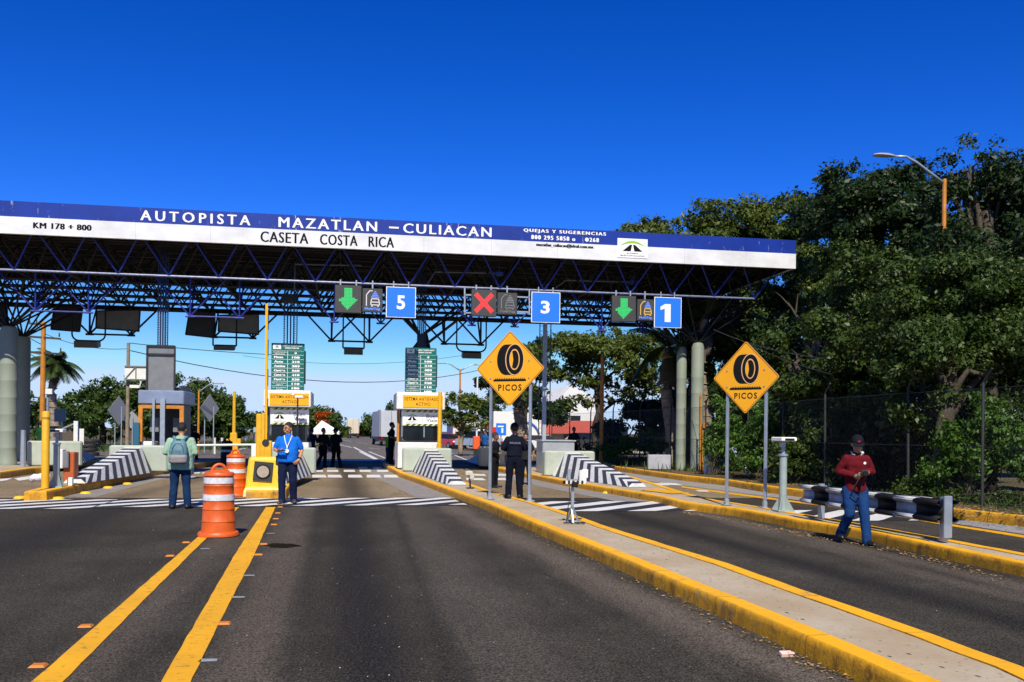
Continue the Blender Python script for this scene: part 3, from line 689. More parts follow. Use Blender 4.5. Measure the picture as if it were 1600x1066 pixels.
# round the emblem panel
a = WY(965, 372, YF-.03); b = WY(1012, 372, YF-.03); W_ = b.x-a.x; za = WY(965, 372, YF-.03).z; zb = WY(965, 402, YF-.03).z
m_lg = mat('emblem_green', (0.25, 0.5, 0.02), 0.5)
def emblem(parent, o, w, h, border=True, text=True, plate=True, small=False):
    """green arc over a two-piece black road, words beneath"""
    o = Vector(o)
    if plate: parent = MB().box((o.x+w/2, o.y+0.012, o.z+h/2), (w, 0.02, h)).build('emblem_panel', M['white_clean'], parent)
    y = o.y-0.004 if plate else o.y
    mb = MB(); N = 14; up = []; lo = []
    for i in range(N+1):
        t = i/N; x = 0.08+0.84*t; s = 4*t*(1-t)
        up.append((x*w, (0.60+0.28*s)*h)); lo.append((x*w, (0.60+0.17*s)*h))
    for i in range(N): mb.flat([lo[i], lo[i+1], up[i+1], up[i]], (o.x, y, o.z), EX, EZ)
    q = mb.build('emblem_arc', m_lg, parent)
    mb = MB(); h0, h1 = 0.34*h, 0.68*h
    mb.flat([(0.17*w, h0), (0.44*w, h0), (0.485*w, h1), (0.42*w, h1)], (o.x, y, o.z), EX, EZ)
    mb.flat([(0.56*w, h0), (0.83*w, h0), (0.58*w, h1), (0.515*w, h1)], (o.x, y, o.z), EX, EZ)
    if text:
        put_text(mb, 'AUTOPISTA', (o.x+0.3*w, y, o.z+0.2*h), EX, EZ, 0.4*w, 0.065*h, 0.01); put_text(mb, 'MAZATLAN-CULIACAN', (o.x+0.1*w, y, o.z+0.08*h), EX, EZ, 0.8*w, 0.065*h, 0.01)
    mb.build('emblem_road', M['ink'], parent)
emblem(can, (a.x, YF-.03, zb), W_, za-zb)

# ---------------------------------------------------------------- lane signs
m_bluesign = mat('blue_sign_sheet', (0.015, 0.17, 0.72), 0.4)
YS = 33.9
for (num, x0, x1, y0, y1, tx0, tx1, ty0, ty1) in (('5', 603, 650, 449.5, 495.5, 620, 633, 461.5, 483.5), ('3', 830, 875.5, 457.5, 503.5, 845, 859, 470, 490), ('1', 1022, 1065, 465.5, 511.5, 1032, 1048, 475, 503)):
    a = WY(x0, y1, YS); b = WY(x1, y0, YS); w, h = b.x-a.x, b.z-a.z
    t = thing('lane_number_sign', 'square blue lane sign with the white number ' + {'5': 'five right of a green arrow', '3': 'three right of the red cross', '1': 'one at the right end'}[num], 'sign', ((a.x+b.x)/2, YS, a.z), group='blue lane number signs under the canopy')
    mb = MB(); mb.box(((a.x+b.x)/2, YS+0.02, (a.z+b.z)/2), (w, 0.04, h)); mb.build('border', M['white_clean'], t)
    mb = MB(); mb.box(((a.x+b.x)/2, YS-0.003, (a.z+b.z)/2), (w-0.05, 0.012, h-0.05)); mb.build('sign_face', m_bluesign, t)
    mb = MB(); D1 = [(0, .66), (0, .84), (.45, 1), (1, 1), (1, 0), (.42, 0), (.42, .74)]
    if num == '1': mb.flat([(p[0]*(WY(tx1, 470, YS).x-WY(tx0, 470, YS).x), p[1]*(WY(tx0, ty0, YS).z-WY(tx0, ty1, YS).z)) for p in D1][::-1], (WY(tx0, 470, YS).x, YS-0.013, WY(tx0, ty1, YS).z), EX, EZ)
    if num != '1': put_text(mb, num, (WY(tx0, 470, YS).x, YS-0.013, WY(tx0, ty1, YS).z), EX, EZ, WY(tx1, 470, YS).x-WY(tx0, 470, YS).x, WY(tx0, ty0, YS).z-WY(tx0, ty1, YS).z, 0.03)
    mb.build('number', M['white_clean'], t)
    mb = MB(); mb.beam((a.x+w*.25, YS+.06, a.z+.1), (a.x+w*.25, YS+.06, ZB+.1), .04); mb.beam((b.x-w*.25, YS+.06, a.z+.1), (b.x-w*.25, YS+.06, ZB+.1), .04); mb.build('bracket', M['galv'], t)
m_led_g = mat('green_led', (0.02, 0.3, 0.08), 0.5, emit=((0.01, 0.55, 0.12), 0.75)); m_led_r = mat('red_led', (0.4, 0.02, 0.02), 0.5, emit=((0.9, 0.03, 0.035), 0.8))
m_led_b = mat('blue_led', (0.05, 0.1, 0.5), 0.5, emit=((0.12, 0.3, 1.0), 0.7)); m_led_w = mat('white_led', (0.4, 0.4, 0.4), 0.5, emit=((0.7, 0.6, 0.65), 0.5)); m_led_o = mat('amber_led', (0.4, 0.25, 0.05), 0.5, emit=((0.7, 0.45, 0.12), 0.5))
m_disp = mat('dark_display_face', (0.045, 0.045, 0.042), 0.55, nscale=4, namt=0.1)
def inpoly(x, y, poly):
    c = False
    for i in range(len(poly)):
        (x1, y1), (x2, y2) = poly[i-1], poly[i]
        if (y1 > y) != (y2 > y) and x < (x2-x1)*(y-y1)/(y2-y1)+x1: c = not c
    return c
ARROW = [(0.36, 0.88), (0.64, 0.88), (0.64, 0.6), (0.74, 0.52), (0.92, 0.52), (0.5, 0.1), (0.08, 0.52), (0.26, 0.52), (0.36, 0.6)]
CROSS = [(0.12, 0.78), (0.24, 0.9), (0.5, 0.64), (0.76, 0.9), (0.88, 0.78), (0.63, 0.5), (0.88, 0.22), (0.76, 0.1), (0.5, 0.36), (0.24, 0.1), (0.12, 0.22), (0.37, 0.5)]
for kind, (x0, x1, y0, y1), (u0, u1, v0, v1), lab in (('arrow', (523, 565, 446.5, 488), (566, 598, 451.5, 487), 'left of the number five sign'), ('cross', (736.5, 776, 453.5, 493.5), (777, 808.5, 458, 491), 'left of the number three sign'), ('arrow', (956, 994, 463, 502), (995.5, 1022, 468.5, 500.5), 'left of the number one sign')):
    a = WY(x0, y1, YS); b = WY(x1, y0, YS); w, h = b.x-a.x, b.z-a.z
    t = thing('lane_signal', 'dark lane signal with a ' + ('green down arrow ' if kind == 'arrow' else 'red cross ') + lab, 'traffic signal', ((a.x+b.x)/2, YS, a.z), group='lane signals under the canopy')
    MB().bbox(((a.x+b.x)/2, YS+0.1, (a.z+b.z)/2), (w, 0.2, h), 0.012).build('housing', m_disp, t)
    mb = MB(); N = 20; poly = ARROW if kind == 'arrow' else CROSS; s = 1/N
    for i in range(N):
        for j in range(N):
            x, y = (i+.5)*s, (j+.5)*s
            if inpoly(x, y, poly): mb.quad(*[(a.x+w*(x+dx*s*.42), YS-.004, a.z+h*(y+dy*s*.42)) for dx, dy in ((-1, -1), (1, -1), (1, 1), (-1, 1))])
    mb.build('led_symbol', m_led_g if kind == 'arrow' else m_led_r, t)
    MB().beam((a.x+w*.2, YS+.15, b.z-.05), (a.x+w*.2, YS+.15, ZB+.1), .05).beam((b.x-w*.2, YS+.15, b.z-.05), (b.x-w*.2, YS+.15, ZB+.1), .05).build('bracket', M['galv'], t)
    a = WY(u0, v1, YS); b = WY(u1, v0, YS); w, h = b.x-a.x, b.z-a.z
    t = thing('tag_display', ('lit' if kind == 'arrow' else 'unlit') + ' small tag display ' + lab, 'display', ((a.x+b.x)/2, YS, a.z), group='tag displays under the canopy')
    MB().bbox(((a.x+b.x)/2, YS+0.09, (a.z+b.z)/2), (w, 0.18, h), 0.012).build('housing', m_disp, t)
    off = kind == 'cross'; mdim = M['grey_mid']
    def seg(mb, pts, r=0.016):
        for p, q in zip(pts[:-1], pts[1:]):
            P = Vector((a.x+w*p[0], YS-.004, a.z+h*p[1])); Q = Vector((a.x+w*q[0], YS-.004, a.z+h*q[1])); d = (Q-P).normalized(); nn = Vector((-d.z, 0, d.x))*r
            mb.quad(P-nn, Q-nn, Q+nn, P+nn)
    mb = MB(); seg(mb, [(0.2, 0.25), (0.2, 0.72), (0.36, 0.9), (0.5, 0.9)]); seg(mb, [(0.42, 0.42), (0.46, 0.56), (0.8, 0.56), (0.84, 0.42), (0.84, 0.3), (0.42, 0.3), (0.42, 0.42), (0.84, 0.42)]); seg(mb, [(0.46, 0.3), (0.46, 0.24), (0.52, 0.24)]); seg(mb, [(0.8, 0.3), (0.8, 0.24), (0.74, 0.24)])
    mb.build('car_symbol', mdim if off else (m_led_w if num == '5' or 'five' in lab else m_led_o), t)
    mb = MB()
    for k, (hw) in enumerate((0.05, 0.1, 0.15, 0.2)): seg(mb, [(0.63-hw, 0.86-k*.075), (0.63+hw, 0.86-k*.075)], 0.02)
    put_text(mb, 'MultiTag', (a.x+w*.12, YS-.004, a.z+h*.06), EX, EZ, w*.76, h*.13, 0.03); mb.build('wave_symbol', mdim if off else m_led_b, t)
    MB().beam(((a.x+b.x)/2, YS+.12, b.z-.05), ((a.x+b.x)/2, YS+.12, ZB+.1), .05).build('bracket', M['galv'], t)
# pale bracket frame round the red-cross signal
mb = MB()
for pa, pb in (((726, 450), (726, 492)), ((726, 461), (737, 461)), ((726, 489), (737, 489)), ((808, 464), (828, 465)), ((808, 487), (828, 488)), ((827, 452), (827, 492))): mb.beam(WY(*pa, YS+.1), WY(*pb, YS+.1), .05)
mb.build('bracket', M['galv'], can)
# lane lamps on U-shaped hangers
for k, (x0, x1, yt, yb, bx0, bx1, by0, by1, rounded) in enumerate(((113, 165, 478, 532, 118, 155, 532, 541, 1), (333.5, 370, 482, 540, 335, 367, 539, 545, 0), (536.5, 569.5, 490, 544, 537.5, 567, 543, 552, 0), (714, 760, 494, 549, 722, 751, 550, 558, 1))):
    Y = 41.0; P = [WY(x0, yt, Y), WY(x0, yb, Y), WY(x1, yb, Y), WY(x1, yt, Y)]; z = P[1].z
    t = thing('lane_lamp', ['round cornered hanger with a flat dark box, leftmost of the lane lamps', 'square cornered hanger with a flat dark box over the far left lane', 'square cornered hanger with a flat box between the 5 sign and its green arrow', 'round cornered hanger with a flat box left of the picos sign'][k], 'lamp', ((P[0].x+P[3].x)/2, Y, z), group='lane lamps hung from the canopy')
    r = 0.28; ZT2 = ZB; mb = MB(); xa, xb = P[0].x, P[3].x
    if rounded:
        pts = [(xa, Y, ZT2)]+[(xa+r-r*math.cos(a*.2618), Y, z+r-r*math.sin(a*.2618)) for a in range(7)]+[(xb-r+r*math.sin(a*.2618), Y, z+r-r*math.cos(a*.2618)) for a in range(7)]+[(xb, Y, ZT2)]
    else: pts = [(xa, Y, ZT2), (xa, Y, z+.02), (xa+.02, Y, z), (xb-.02, Y, z), (xb, Y, z+.02), (xb, Y, ZT2)]
    mb.path(pts, 0.035, 8); mb.build('hanger', m_frame, t)
    a = WY(bx0, by1, Y); b = WY(bx1, by0, Y)
    MB().box(((a.x+b.x)/2, Y, (a.z+b.z)/2-.03), (b.x-a.x, 0.5, b.z-a.z), rot=Matrix.Rotation(0.2, 3, 'X')).build('lamp_box', mat('lamp_housing', (0.1, 0.09, 0.075), 0.5, nscale=3), t)
# backs of the signs for the opposite direction, top left
for k, (c4, lab) in enumerate(((((85, 477.5), (129, 480), (124, 518.5), (80, 515)), 'dark back of a tilted square sign, leftmost of the whole panels under the canopy'), (((151, 486), (219, 484.5), (217, 518), (150, 513)), 'wide grey panel back under the canopy between the two tilted square panels'),
                              (((296, 486), (336, 489), (331, 527.5), (290, 523)), 'dark back of a tilted square sign right of the cable ladder over the left booth'), (((342, 493), (404, 491), (404, 523), (341, 518)), 'wide grey panel back beside the tall yellow barrier arm'), (((-30, 470), (11, 478), (10, 513), (-32, 505)), 'dark sign back cut off by the left edge of the photo'))):
    Y = 43.0; q = [WY(x, y, Y) for x, y in c4]; cx = sum(p.x for p in q)/4; cz = sum(p.z for p in q)/4
    t = thing('sign_back', lab, 'sign', (cx, Y, cz), group='sign backs under the canopy')
    mb = MB(); vs = [Vector((p.x, Y, p.z)) for p in q]; vs += [v+Vector((0, 0.15, 0)) for v in vs]; mb.add(vs, [(0, 3, 2, 1), (4, 5, 6, 7), (0, 1, 5, 4), (1, 2, 6, 5), (2, 3, 7, 6), (3, 0, 4, 7)])
    mb.build('panel', M['grey_dark'] if k in (0, 2, 4) else M['grey_mid'], t)
    mb = MB(); 
    for i in range(4): mb.beam(vs[i]-EY*.02, vs[(i+1) % 4]-EY*.02, .05)
    for s in (.25, .75): p_ = vs[0].lerp(vs[1], s); mb.beam(p_+EY*.05, Vector((p_.x, Y+.05, ZB)), .05)
    mb.build('frame', m_frame, t)

# ================================================================ CONCRETE RAMPS
m_rw = mat('white_ramp_paint', (0.76, 0.77, 0.77), 0.6, nscale=8, namt=0.16)
m_rb = mat('charcoal_ramp_paint', (0.045, 0.05, 0.065), 0.6, nscale=4, namt=0.15)
def ramp(label, back, front, wb=1.35, wf=0.55, top=0.5, h=0.8, n=9, bw=1.8, z0=KH, bt=0.45, sh=0.62, boff=0.0, bh=0.0):
    """back, front: centres of the ramp's far and near end on the island; ramp falls from back to front"""
    t = thing('ramp_barrier', label, 'barrier', (back.x, back.y, z0), group='striped concrete ramps before the booths')
    d = (front-back); d.z = 0; L = d.length; d.normalize(); s = Vector((-d.y, d.x, 0))     # s: left when looking to the front
    def P(y, side, up):           # y 0..L from back, side -1..1, up 0 base 1 top
        k = y/L; wid = lerp(wb, wf, k)/2; hh = lerp(h, 0.1, k); tw = min(top, wid*1.6)/2*lerp(1, 0.75, k)
        x = side*(wid if up == 0 else tw); return back+d*y+s*x+Vector((0, 0, z0-back.z+(hh if up else 0.0)))
    mb = MB(); per = L/(n*2); z_sh = sh
    for i in range(n*2+2):
        mb.cur = (i+1) % 2
        b0, b1 = min(max((i-1)*per+z_sh, 0), L), min(max(i*per+z_sh, 0), L)          # base
        t0, t1 = min(max((i-1)*per, 0), L), min(max(i*per, 0), L)                   # top edge lags behind
        if i == n*2+1: t1 = L; b1 = L
        for sd in (-1, 1):
            a, b_, c, e = P(b0, sd, 0), P(b1, sd, 0), P(t1, sd, 1), P(t0, sd, 1)
            if (b_-a).length+(c-e).length > 1e-4: mb.add([a, b_, c, e], [(0, 1, 2, 3) if sd > 0 else (3, 2, 1, 0)])
        a, b_, c, e = P(t0, -1, 1), P(t1, -1, 1), P(t1, 1, 1), P(t0, 1, 1)
        if (b_-a).length > 1e-4: mb.add([a, b_, c, e], [(3, 2, 1, 0)])
    mb.cur = 0; mb.add([P(0, -1, 0), P(z_sh-per, -1, 0) if z_sh > per else P(0, -1, 0), P(0, -1, 1)], [(0, 1, 2)])
    mb.add([P(L, -1, 0), P(L, 1, 0), P(L, 1, 1), P(L, -1, 1)], [(0, 1, 2, 3)])
    mb.build('striped_ramp', [m_rw, m_rb], t)
    mb = MB(); c = back-d*(bt/2)+s*boff; ang = math.atan2(d.y, d.x)+math.pi/2
    mb.bbox((c.x, c.y, z0+(h+0.06+bh)/2-0.004), (bw, bt, h+0.06+bh), 0.05, rz=ang); mb.build('end_block', M['sage'], t)
    return t
def gp(px, py, z=KH): p = W(px, py, z); p.z = 0; return p
ramp('striped concrete ramp in front of the booth with the upright yellow bar', gp(672, 737), gp(714, 757.5), boff=-0.1)
ramp('longest striped concrete ramp, its pale green block beside the grey metal cabinet', gp(893, 744), gp(996, 761), boff=-0.05)
ramp('striped concrete ramp facing right on the left island, beside the thin yellow post', gp(208, 737.5, .21), gp(116, 758), z0=.21, boff=0.15, n=9)
o = ramp('shaded bluish striped ramp beside the left canopy columns, behind the yellow post', gp(88, 727.5, .21), gp(140, 717), z0=.21, h=.85)
o = ramp('shaded low striped ramp seen behind the left picos sign post, beside the small orange box', gp(778, 728), gp(738, 721), h=.8, n=8)
o = ramp('striped concrete ramp mostly hidden behind the man in the blue polo', gp(456, 741, .2), gp(430, 757, .2), h=.8, z0=.2, n=7, bw=1.5)

# ================================================================ BOOTHS
def hazard(mb, x0, x1, z0, z1, y, per=0.11):
    n = int((x1-x0)/per); k = 0
    while x0+k*per < x1:
        mb.cur = k % 2; xa = x0+k*per; xb = min(xa+per, x1); d = 0.08; mb.quad((xa, y, z0), (xb, y, z0), (min(xb+d, x1), y, z1), (min(xa+d, x1), y, z1)); k += 1
m_hz1 = mat('lime_stripe', (0.55, 0.62, 0.2), 0.5); m_hz2 = mat('dark_stripe', (0.06, 0.07, 0.08), 0.5)
m_green = mat('green_board', (0.006, 0.13, 0.11), 0.35)
def booth(px0, px1, Y, label, depth=2.3, pillar=True):
    xa, xb = WY(px0, 650, Y).x, WY(px1, 650, Y).x; w = xb-xa; cx = (xa+xb)/2; z0 = .19
    zr1 = WY(px0+5, 613 if px0 > 500 else 610, Y).z; zr0 = WY(px0+5, 640 if px0 > 500 else 636, Y).z; zd = WY(px0, 691, Y).z
    t = thing('toll_booth', label, 'toll booth', (cx, Y, z0), group='white toll booths')
    MB().bbox((cx, Y+depth/2, (z0+zd)/2), (w*.97, depth, zd-z0), 0.03).build('base', M['booth_white'], t)
    MB().bbox((cx, Y+depth/2-.1, (zr0+zr1)/2), (w*1.06, depth+.35, zr1-zr0), 0.03).build('roof', M['booth_white'], t)
    mb = MB()
    for x in (xa+.13, xb-.13):
        for y in (Y+.09, Y+depth-.1): mb.box((x, y, (zd+zr0)/2), (.07, .07, zr0-zd-.004))
    mb.box((cx, Y+.1, zd+.03), (w*.9, .06, .06)); mb.build('frame', M['grey_dark'], t)
    MB().box((cx+.07, Y+.1, (zd+zr0)/2+.02), (w*.8, .02, zr0-zd-.1)).build('window', M['glass'], t)
    MB().box((xa+.12, Y+depth/2, (zd+zr0)/2+.02), (.02, depth*.6, zr0-zd-.1)).build('window', M['glass'], t)
    MB().box((xb-.12, Y+depth/2, (zd+zr0)/2+.02), (.02, depth*.8, zr0-zd-.1)).build('window', M['glass'], t)
    MB().box((cx+.1, Y+1.5, (zd+zr0)/2), (w*.6, .1, zr0-zd-.1)).build('inner_wall', M['grey_dark'], t)
    MB().beam((xa+.04, Y+.3, zd+.002), (xa+.04, Y+.3, zr0-.002), .09).build('pillar', M['orange2'], t)
    MB().box((cx+.16, Y+.07, (zd+zr0)/2-.12), (.04, .03, .62)).build('mullion', M['galv'], t)
    # yellow notice
    za, zb = lerp(zr0, zr1, .12), lerp(zr0, zr1, .82); yy = Y-.29
    nt_ = MB().box((cx+.08, yy, (za+zb)/2), (w*.87, .02, zb-za)).build('notice_plate', M['yellow_sign'], t)
    mb = MB(); h = zb-za
    put_text(mb, 'SISTEMA ANTIEVASION', (cx+.08-w*.41, yy-.012, za+h*.56), EX, EZ, w*.82, h*.28, .008, 1.1); put_text(mb, 'ACTIVO', (cx+.08-w*.16, yy-.012, za+h*.14), EX, EZ, w*.32, h*.28, .008, 1.1)
    mb.build('lettering', M['ink'], nt_)
    # banner under the roof
    bz1 = zr0-.02; bz0 = WY(px0, 665 if px0 > 500 else 663, Y).z; yy = Y+.02; b0, b1 = xa+.2, xb-.03
    bn = MB().box(((b0+b1)/2, yy, (bz0+bz1)/2), (b1-b0, .02, bz1-bz0)).build('banner', M['white_clean'], t)
    mb = MB(); hazard(mb, b0, b1, bz0, bz0+.075, yy-.013); hazard(mb, b0, b1, bz1-.075, bz1, yy-.013); mb.build('hazard_edge', [m_hz1, m_hz2], bn)
    mb = MB(); hb = bz1-bz0; bw = b1-b0
    put_text(mb, 'Buen', (b0+bw*.60, yy-.013, bz0+hb*.5), EX, EZ, bw*.3, hb*.24, .008); put_text(mb, 'Viaje', (b0+bw*.60, yy-.013, bz0+hb*.2), EX, EZ, bw*.28, hb*.26, .008)
    mb.quad((b0+bw*.5, yy-.013, bz0+.12), (b0+bw*.5+.01, yy-.013, bz0+.12), (b0+bw*.5+.01, yy-.013, bz1-.14), (b0+bw*.5, yy-.013, bz1-.14)); mb.build('lettering', mat('slate_lettering', (0.06, 0.07, 0.13), .6), bn)
    emblem(bn, (b0+bw*.05, yy-.013, bz0+.06), bw*.38, hb*.72, plate=False)
    return t
YBO = 36.0
booth(621, 692, YBO, 'white toll booth with a slim yellow bar standing before its right edge')
booth(414, 484, YBO+.2, 'white toll booth left of the middle lane, behind the man in the blue polo')
def board(px0, px1, py0, py1, Y, label):
    a, b = WY(px0, py1, Y), WY(px1, py0, Y); w, h = b.x-a.x, b.z-a.z; cx = (a.x+b.x)/2
    t = thing('price_board', label, 'sign', (cx, Y, a.z), group='green price boards on the booths')
    MB().box((cx, Y, (a.z+b.z)/2), (w, .08, h)).build('board', m_green, t)
    MB().beam((cx-.25, Y+.1, a.z-.35), (cx-.25, Y+.1, b.z-.1), .05).beam((cx+.25, Y+.1, a.z-.35), (cx+.25, Y+.1, b.z-.1), .05).box((b.x+.02, Y+.12, a.z+h*.5), (.05, .14, h*.7)).build('support', M['grey_dark'], t)
    mb = MB(); y = Y-.045; X = lambda u: a.x+w*u; Z = lambda v: a.z+h*v
    def r_(u0, v0, u1, v1): mb.quad((X(u0), y, Z(v0)), (X(u1), y, Z(v0)), (X(u1), y, Z(v1)), (X(u0), y, Z(v1)))
    rows = ['', 'Moto', 'Auto', 'Autobus', 'Camión', 'Camión', 'Camión', 'Eje Excedente', 'Eje Excedente']; val = ['$', '108', '218', '383', '368', '418', '528', '110', '180']
    v = .84; rh = .84/9
    r_(.02, v, .98, v+.004)
    for k in range(9):
        r_(.02, v-rh*(k+1)+.004, .98, v-rh*(k+1)+.010); z = Z(v-rh*(k+1)+.028)
        if k == 0:
            put_text(mb, 'CLASIFICACION', (X(.05), y, Z(v-rh*.45)), EX, EZ, w*.4, h*.024, .01); put_text(mb, 'VEHICULAR', (X(.1), y, Z(v-rh*.85)), EX, EZ, w*.3, h*.024, .01)
        elif k >= 7:
            put_text(mb, 'Eje Excedente', (X(.05), y, Z(v-rh*(k+.48))), EX, EZ, w*.4, h*.026, .01); put_text(mb, 'Ligero' if k == 7 else 'Carga', (X(.15), y, Z(v-rh*(k+.85))), EX, EZ, w*.2, h*.026, .01)
        else: put_text(mb, rows[k], (X(.08), y, z), EX, EZ, w*.34 if k > 2 else w*.28, h*.045, .05)
        put_text(mb, val[k], (X(.62 if k else .7), y, z), EX, EZ, w*(.24 if k else .07), h*.045, .05)
    r_(.485, .015, .497, .845)
    put_text(mb, 'CASETA "COSTA RICA"', (X(.34), y, Z(.935)), EX, EZ, w*.6, h*.03, .04); put_text(mb, 'TARIFAS CON IVA', (X(.4), y, Z(.885)), EX, EZ, w*.44, h*.03, .04)
    mb.build('lettering', M['white_clean'], t)
    mb = MB(); y -= .003; pl = MB(); y0 = y
    q = [(X(.05), y, Z(.875)), (X(.29), y, Z(.875)), (X(.29), y, Z(.97)), (X(.05), y, Z(.97))]; pl.quad(*q); e = pl.build('emblem_panel', M['white_clean'], t)
    emblem(e, (X(.08), y-.004, Z(.875)), w*.18, h*.085, plate=False, text=False)
board(423.5, 476, 537.5, 610, YBO+.1, 'green price board on the booth behind the man in the blue polo')
board(632.5, 682, 544.5, 615, YBO-.1, 'green price board partly shaded on the booth right of the middle lane')

# grey booth for the opposite direction on the left
def rear_booth():
    Y = 34.6; xa, xb = WY(221, 650, Y).x, WY(285, 650, Y).x; cx = (xa+xb)/2; w = xb-xa
    z1 = WY(221, 613, Y).z; z2 = WY(221, 630, Y).z; z3 = WY(221, 690, Y).z
    t = thing('toll_booth', 'dark toll booth with orange frame and pale blue roof, behind the man with backpack', 'toll booth', (cx, Y, .2))
    MB().bbox((cx, Y+1, (z1+z2)/2+.02), (w*1.12, 2.4, z1-z2+.1), .03).build('roof', mat('pale_blue_panel', (.22, .27, .4), .45, nscale=2), t)
    mb = MB(); zt = z2-.07
    for x in (xa, xb): mb.box((x, Y-.1, (z3+zt)/2), (.14, .14, zt-z3))
    mb.box((cx, Y-.1, zt-.06+.004), (w-.145, .14, .12)); mb.build('frame', M['orange2'], t)
    mb = MB(); mb.box((cx, Y+1.9, 1.7), (w*.95, .1, 2.9)); mb.box((xb-.06, Y+1, 1.7), (.08, 1.7, 2.9)); mb.build('wall', M['grey_dark'], t)
    MB().bbox((xa+.25, Y+.2, .68), (.5, .5, .95), .03).bbox((xb-.28, Y+.4, .68), (.5, .5, .95), .03).build('base', M['booth_white'], t)
    mb = MB()
    for px in (242, 256): x = WY(px, 690, Y).x; mb.box((x, Y-.25, 1.42), (.08 if px < 250 else .16, .12, 2.5))
    mb.build('door_frame', M['galv'], t)
    for k, x in enumerate((cx-.35, cx+.45)): MB().box((x, Y+.6, 1.75), (.3, .3, .5)).build('equipment_box', M['grey_mid'], t)
    MB().bbox((xa-.12, Y-.1, WY(221, 700, Y).z+.5), (.22, .3, .8), .02).build('side_cabinet', mat('teal_panel', (.02, .1, .16), .5), t)
rear_booth()
p0, p1 = WY(230, 612, 34.7), WY(274, 541.5, 34.7)
t = thing('sign_back', 'grey upright back of a board standing on the roof of the dark left booth', 'sign', ((p0.x+p1.x)/2, 34.7, p0.z))
MB().box(((p0.x+p1.x)/2, 34.7, (p0.z+p1.z)/2), (p1.x-p0.x, .1, p1.z-p0.z)).build('panel', M['grey_mid'], t)
mb = MB(); 
for a, b in (((p0.x, p0.z), (p1.x, p0.z)), ((p0.x, p1.z), (p1.x, p1.z)), ((p0.x, p0.z), (p0.x, p1.z)), ((p1.x, p0.z), (p1.x, p1.z)), ((p0.x, p1.z-.3), (p1.x, p1.z-.3))): mb.beam((a[0], 34.62, a[1]), (b[0], 34.62, b[1]), .06)
mb.beam((p0.x+.3, 34.8, p0.z-.5), (p0.x+.3, 34.8, p0.z+.3), .06).beam((p1.x-.3, 34.8, p0.z-.5), (p1.x-.3, 34.8, p0.z+.3), .06); mb.build('frame', M['grey_dark'], t)

# metal cabinet between lanes three and one
p = gp(873, 742); t = thing('metal_cabinet', 'plain pale grey metal cabinet behind the longest striped ramp', 'cabinet', (p.x+.1, p.y+1.2, KH))
a, b = WY(846.5, 735, p.y+1.2), WY(901, 690, p.y+1.2)
m_cab = mat('galvanised_sheet', (.5, .53, .53), .42, .35, nscale=1.5, namt=.12)
MB().bbox(((a.x+b.x)/2, p.y+1.9, (KH+b.z)/2), (b.x-a.x-.1, 1.2, b.z-KH), .02).build('body', m_cab, t); MB().bbox(((a.x+b.x)/2, p.y+1.9, b.z+.02), (b.x-a.x, 1.3, .05), .01).build('lid', m_cab, t)

# ================================================================ NOSE BLOCK, BARRIER ARM AND GATE POSTS
c = W(412, 778); c.y += .42
t = thing('crash_block', 'battered yellow concrete block with a round lamp on a black plate', 'barrier', (c.x, c.y, 0))
mb = MB(); w0 = (W(443, 778)-W(381, 778)).x
def rr(w, d, z, b=.05): return [(c.x+x, c.y+y, z) for x, y in ((-w/2+b, -d/2), (w/2-b, -d/2), (w/2, -d/2+b), (w/2, d/2-b), (w/2-b, d/2), (-w/2+b, d/2), (-w/2, d/2-b), (-w/2, -d/2+b))]
rs = [rr(w0+.04, .95, 0), rr(w0+.04, .95, .13), rr(w0-.06, .86, .27), rr(w0-.18, .74, .9), rr(w0-.24, .68, .97)]
vs = [p for r in rs for p in r]; fs = []
for k in range(4):
    for i in range(8): j = (i+1) % 8; fs.append((k*8+i, k*8+j, k*8+8+j, k*8+8+i))
fs.append(tuple(range(32, 40))); mb.add(vs, fs); m_by = mat('chipped_yellow_paint', (.8, .55, .02), .55, nscale=3.5, namt=.1, col2=(.74, .42, .01), bump=.5, bscale=9); mb.build('block', m_by, t)
yf = c.y-.43
m_wt = mat('worn_white_yellow_paint', (.75, .7, .55), .6, nscale=5, col2=(.75, .5, .05), bump=.4, bscale=12)
mb = MB(); vs = [(c.x-w0/2-.01, yf-.065, .03), (c.x+w0/2+.01, yf-.065, .03), (c.x+w0/2-.0, yf-.055, .14), (c.x-w0/2+.0, yf-.055, .14), (c.x-w0/2+.04, yf-.01, .235), (c.x+w0/2-.04, yf-.01, .235)]
mb.add(vs, [(0, 1, 2, 3), (3, 2, 5, 4)]); mb.build('white_skirt', m_wt, t)
q = W(411, 737, 0); zc = WD(411, 737, 22.2).z
mb = MB(); mb.box((c.x-.02, yf+.02, zc), (.44, .05, .46), rot=Matrix.Rotation(.08, 3, 'Y') @ Matrix.Rotation(-.12, 3, 'X')); pl = mb.build('lamp_plate', M['rubber'], t)
mb = MB(); mb.tube((c.x-.02, yf-.01, zc), (c.x-.02, yf-.045, zc), .17, n=24); mb.build('lamp_ring', M['black'], pl)
mb = MB(); mb.tube((c.x-.02, yf-.012, zc), (c.x-.02, yf-.05, zc), .14, n=24); mb.build('lamp_lens', mat('dusty_lens', (.45, .36, .28), .4, nscale=30), pl)
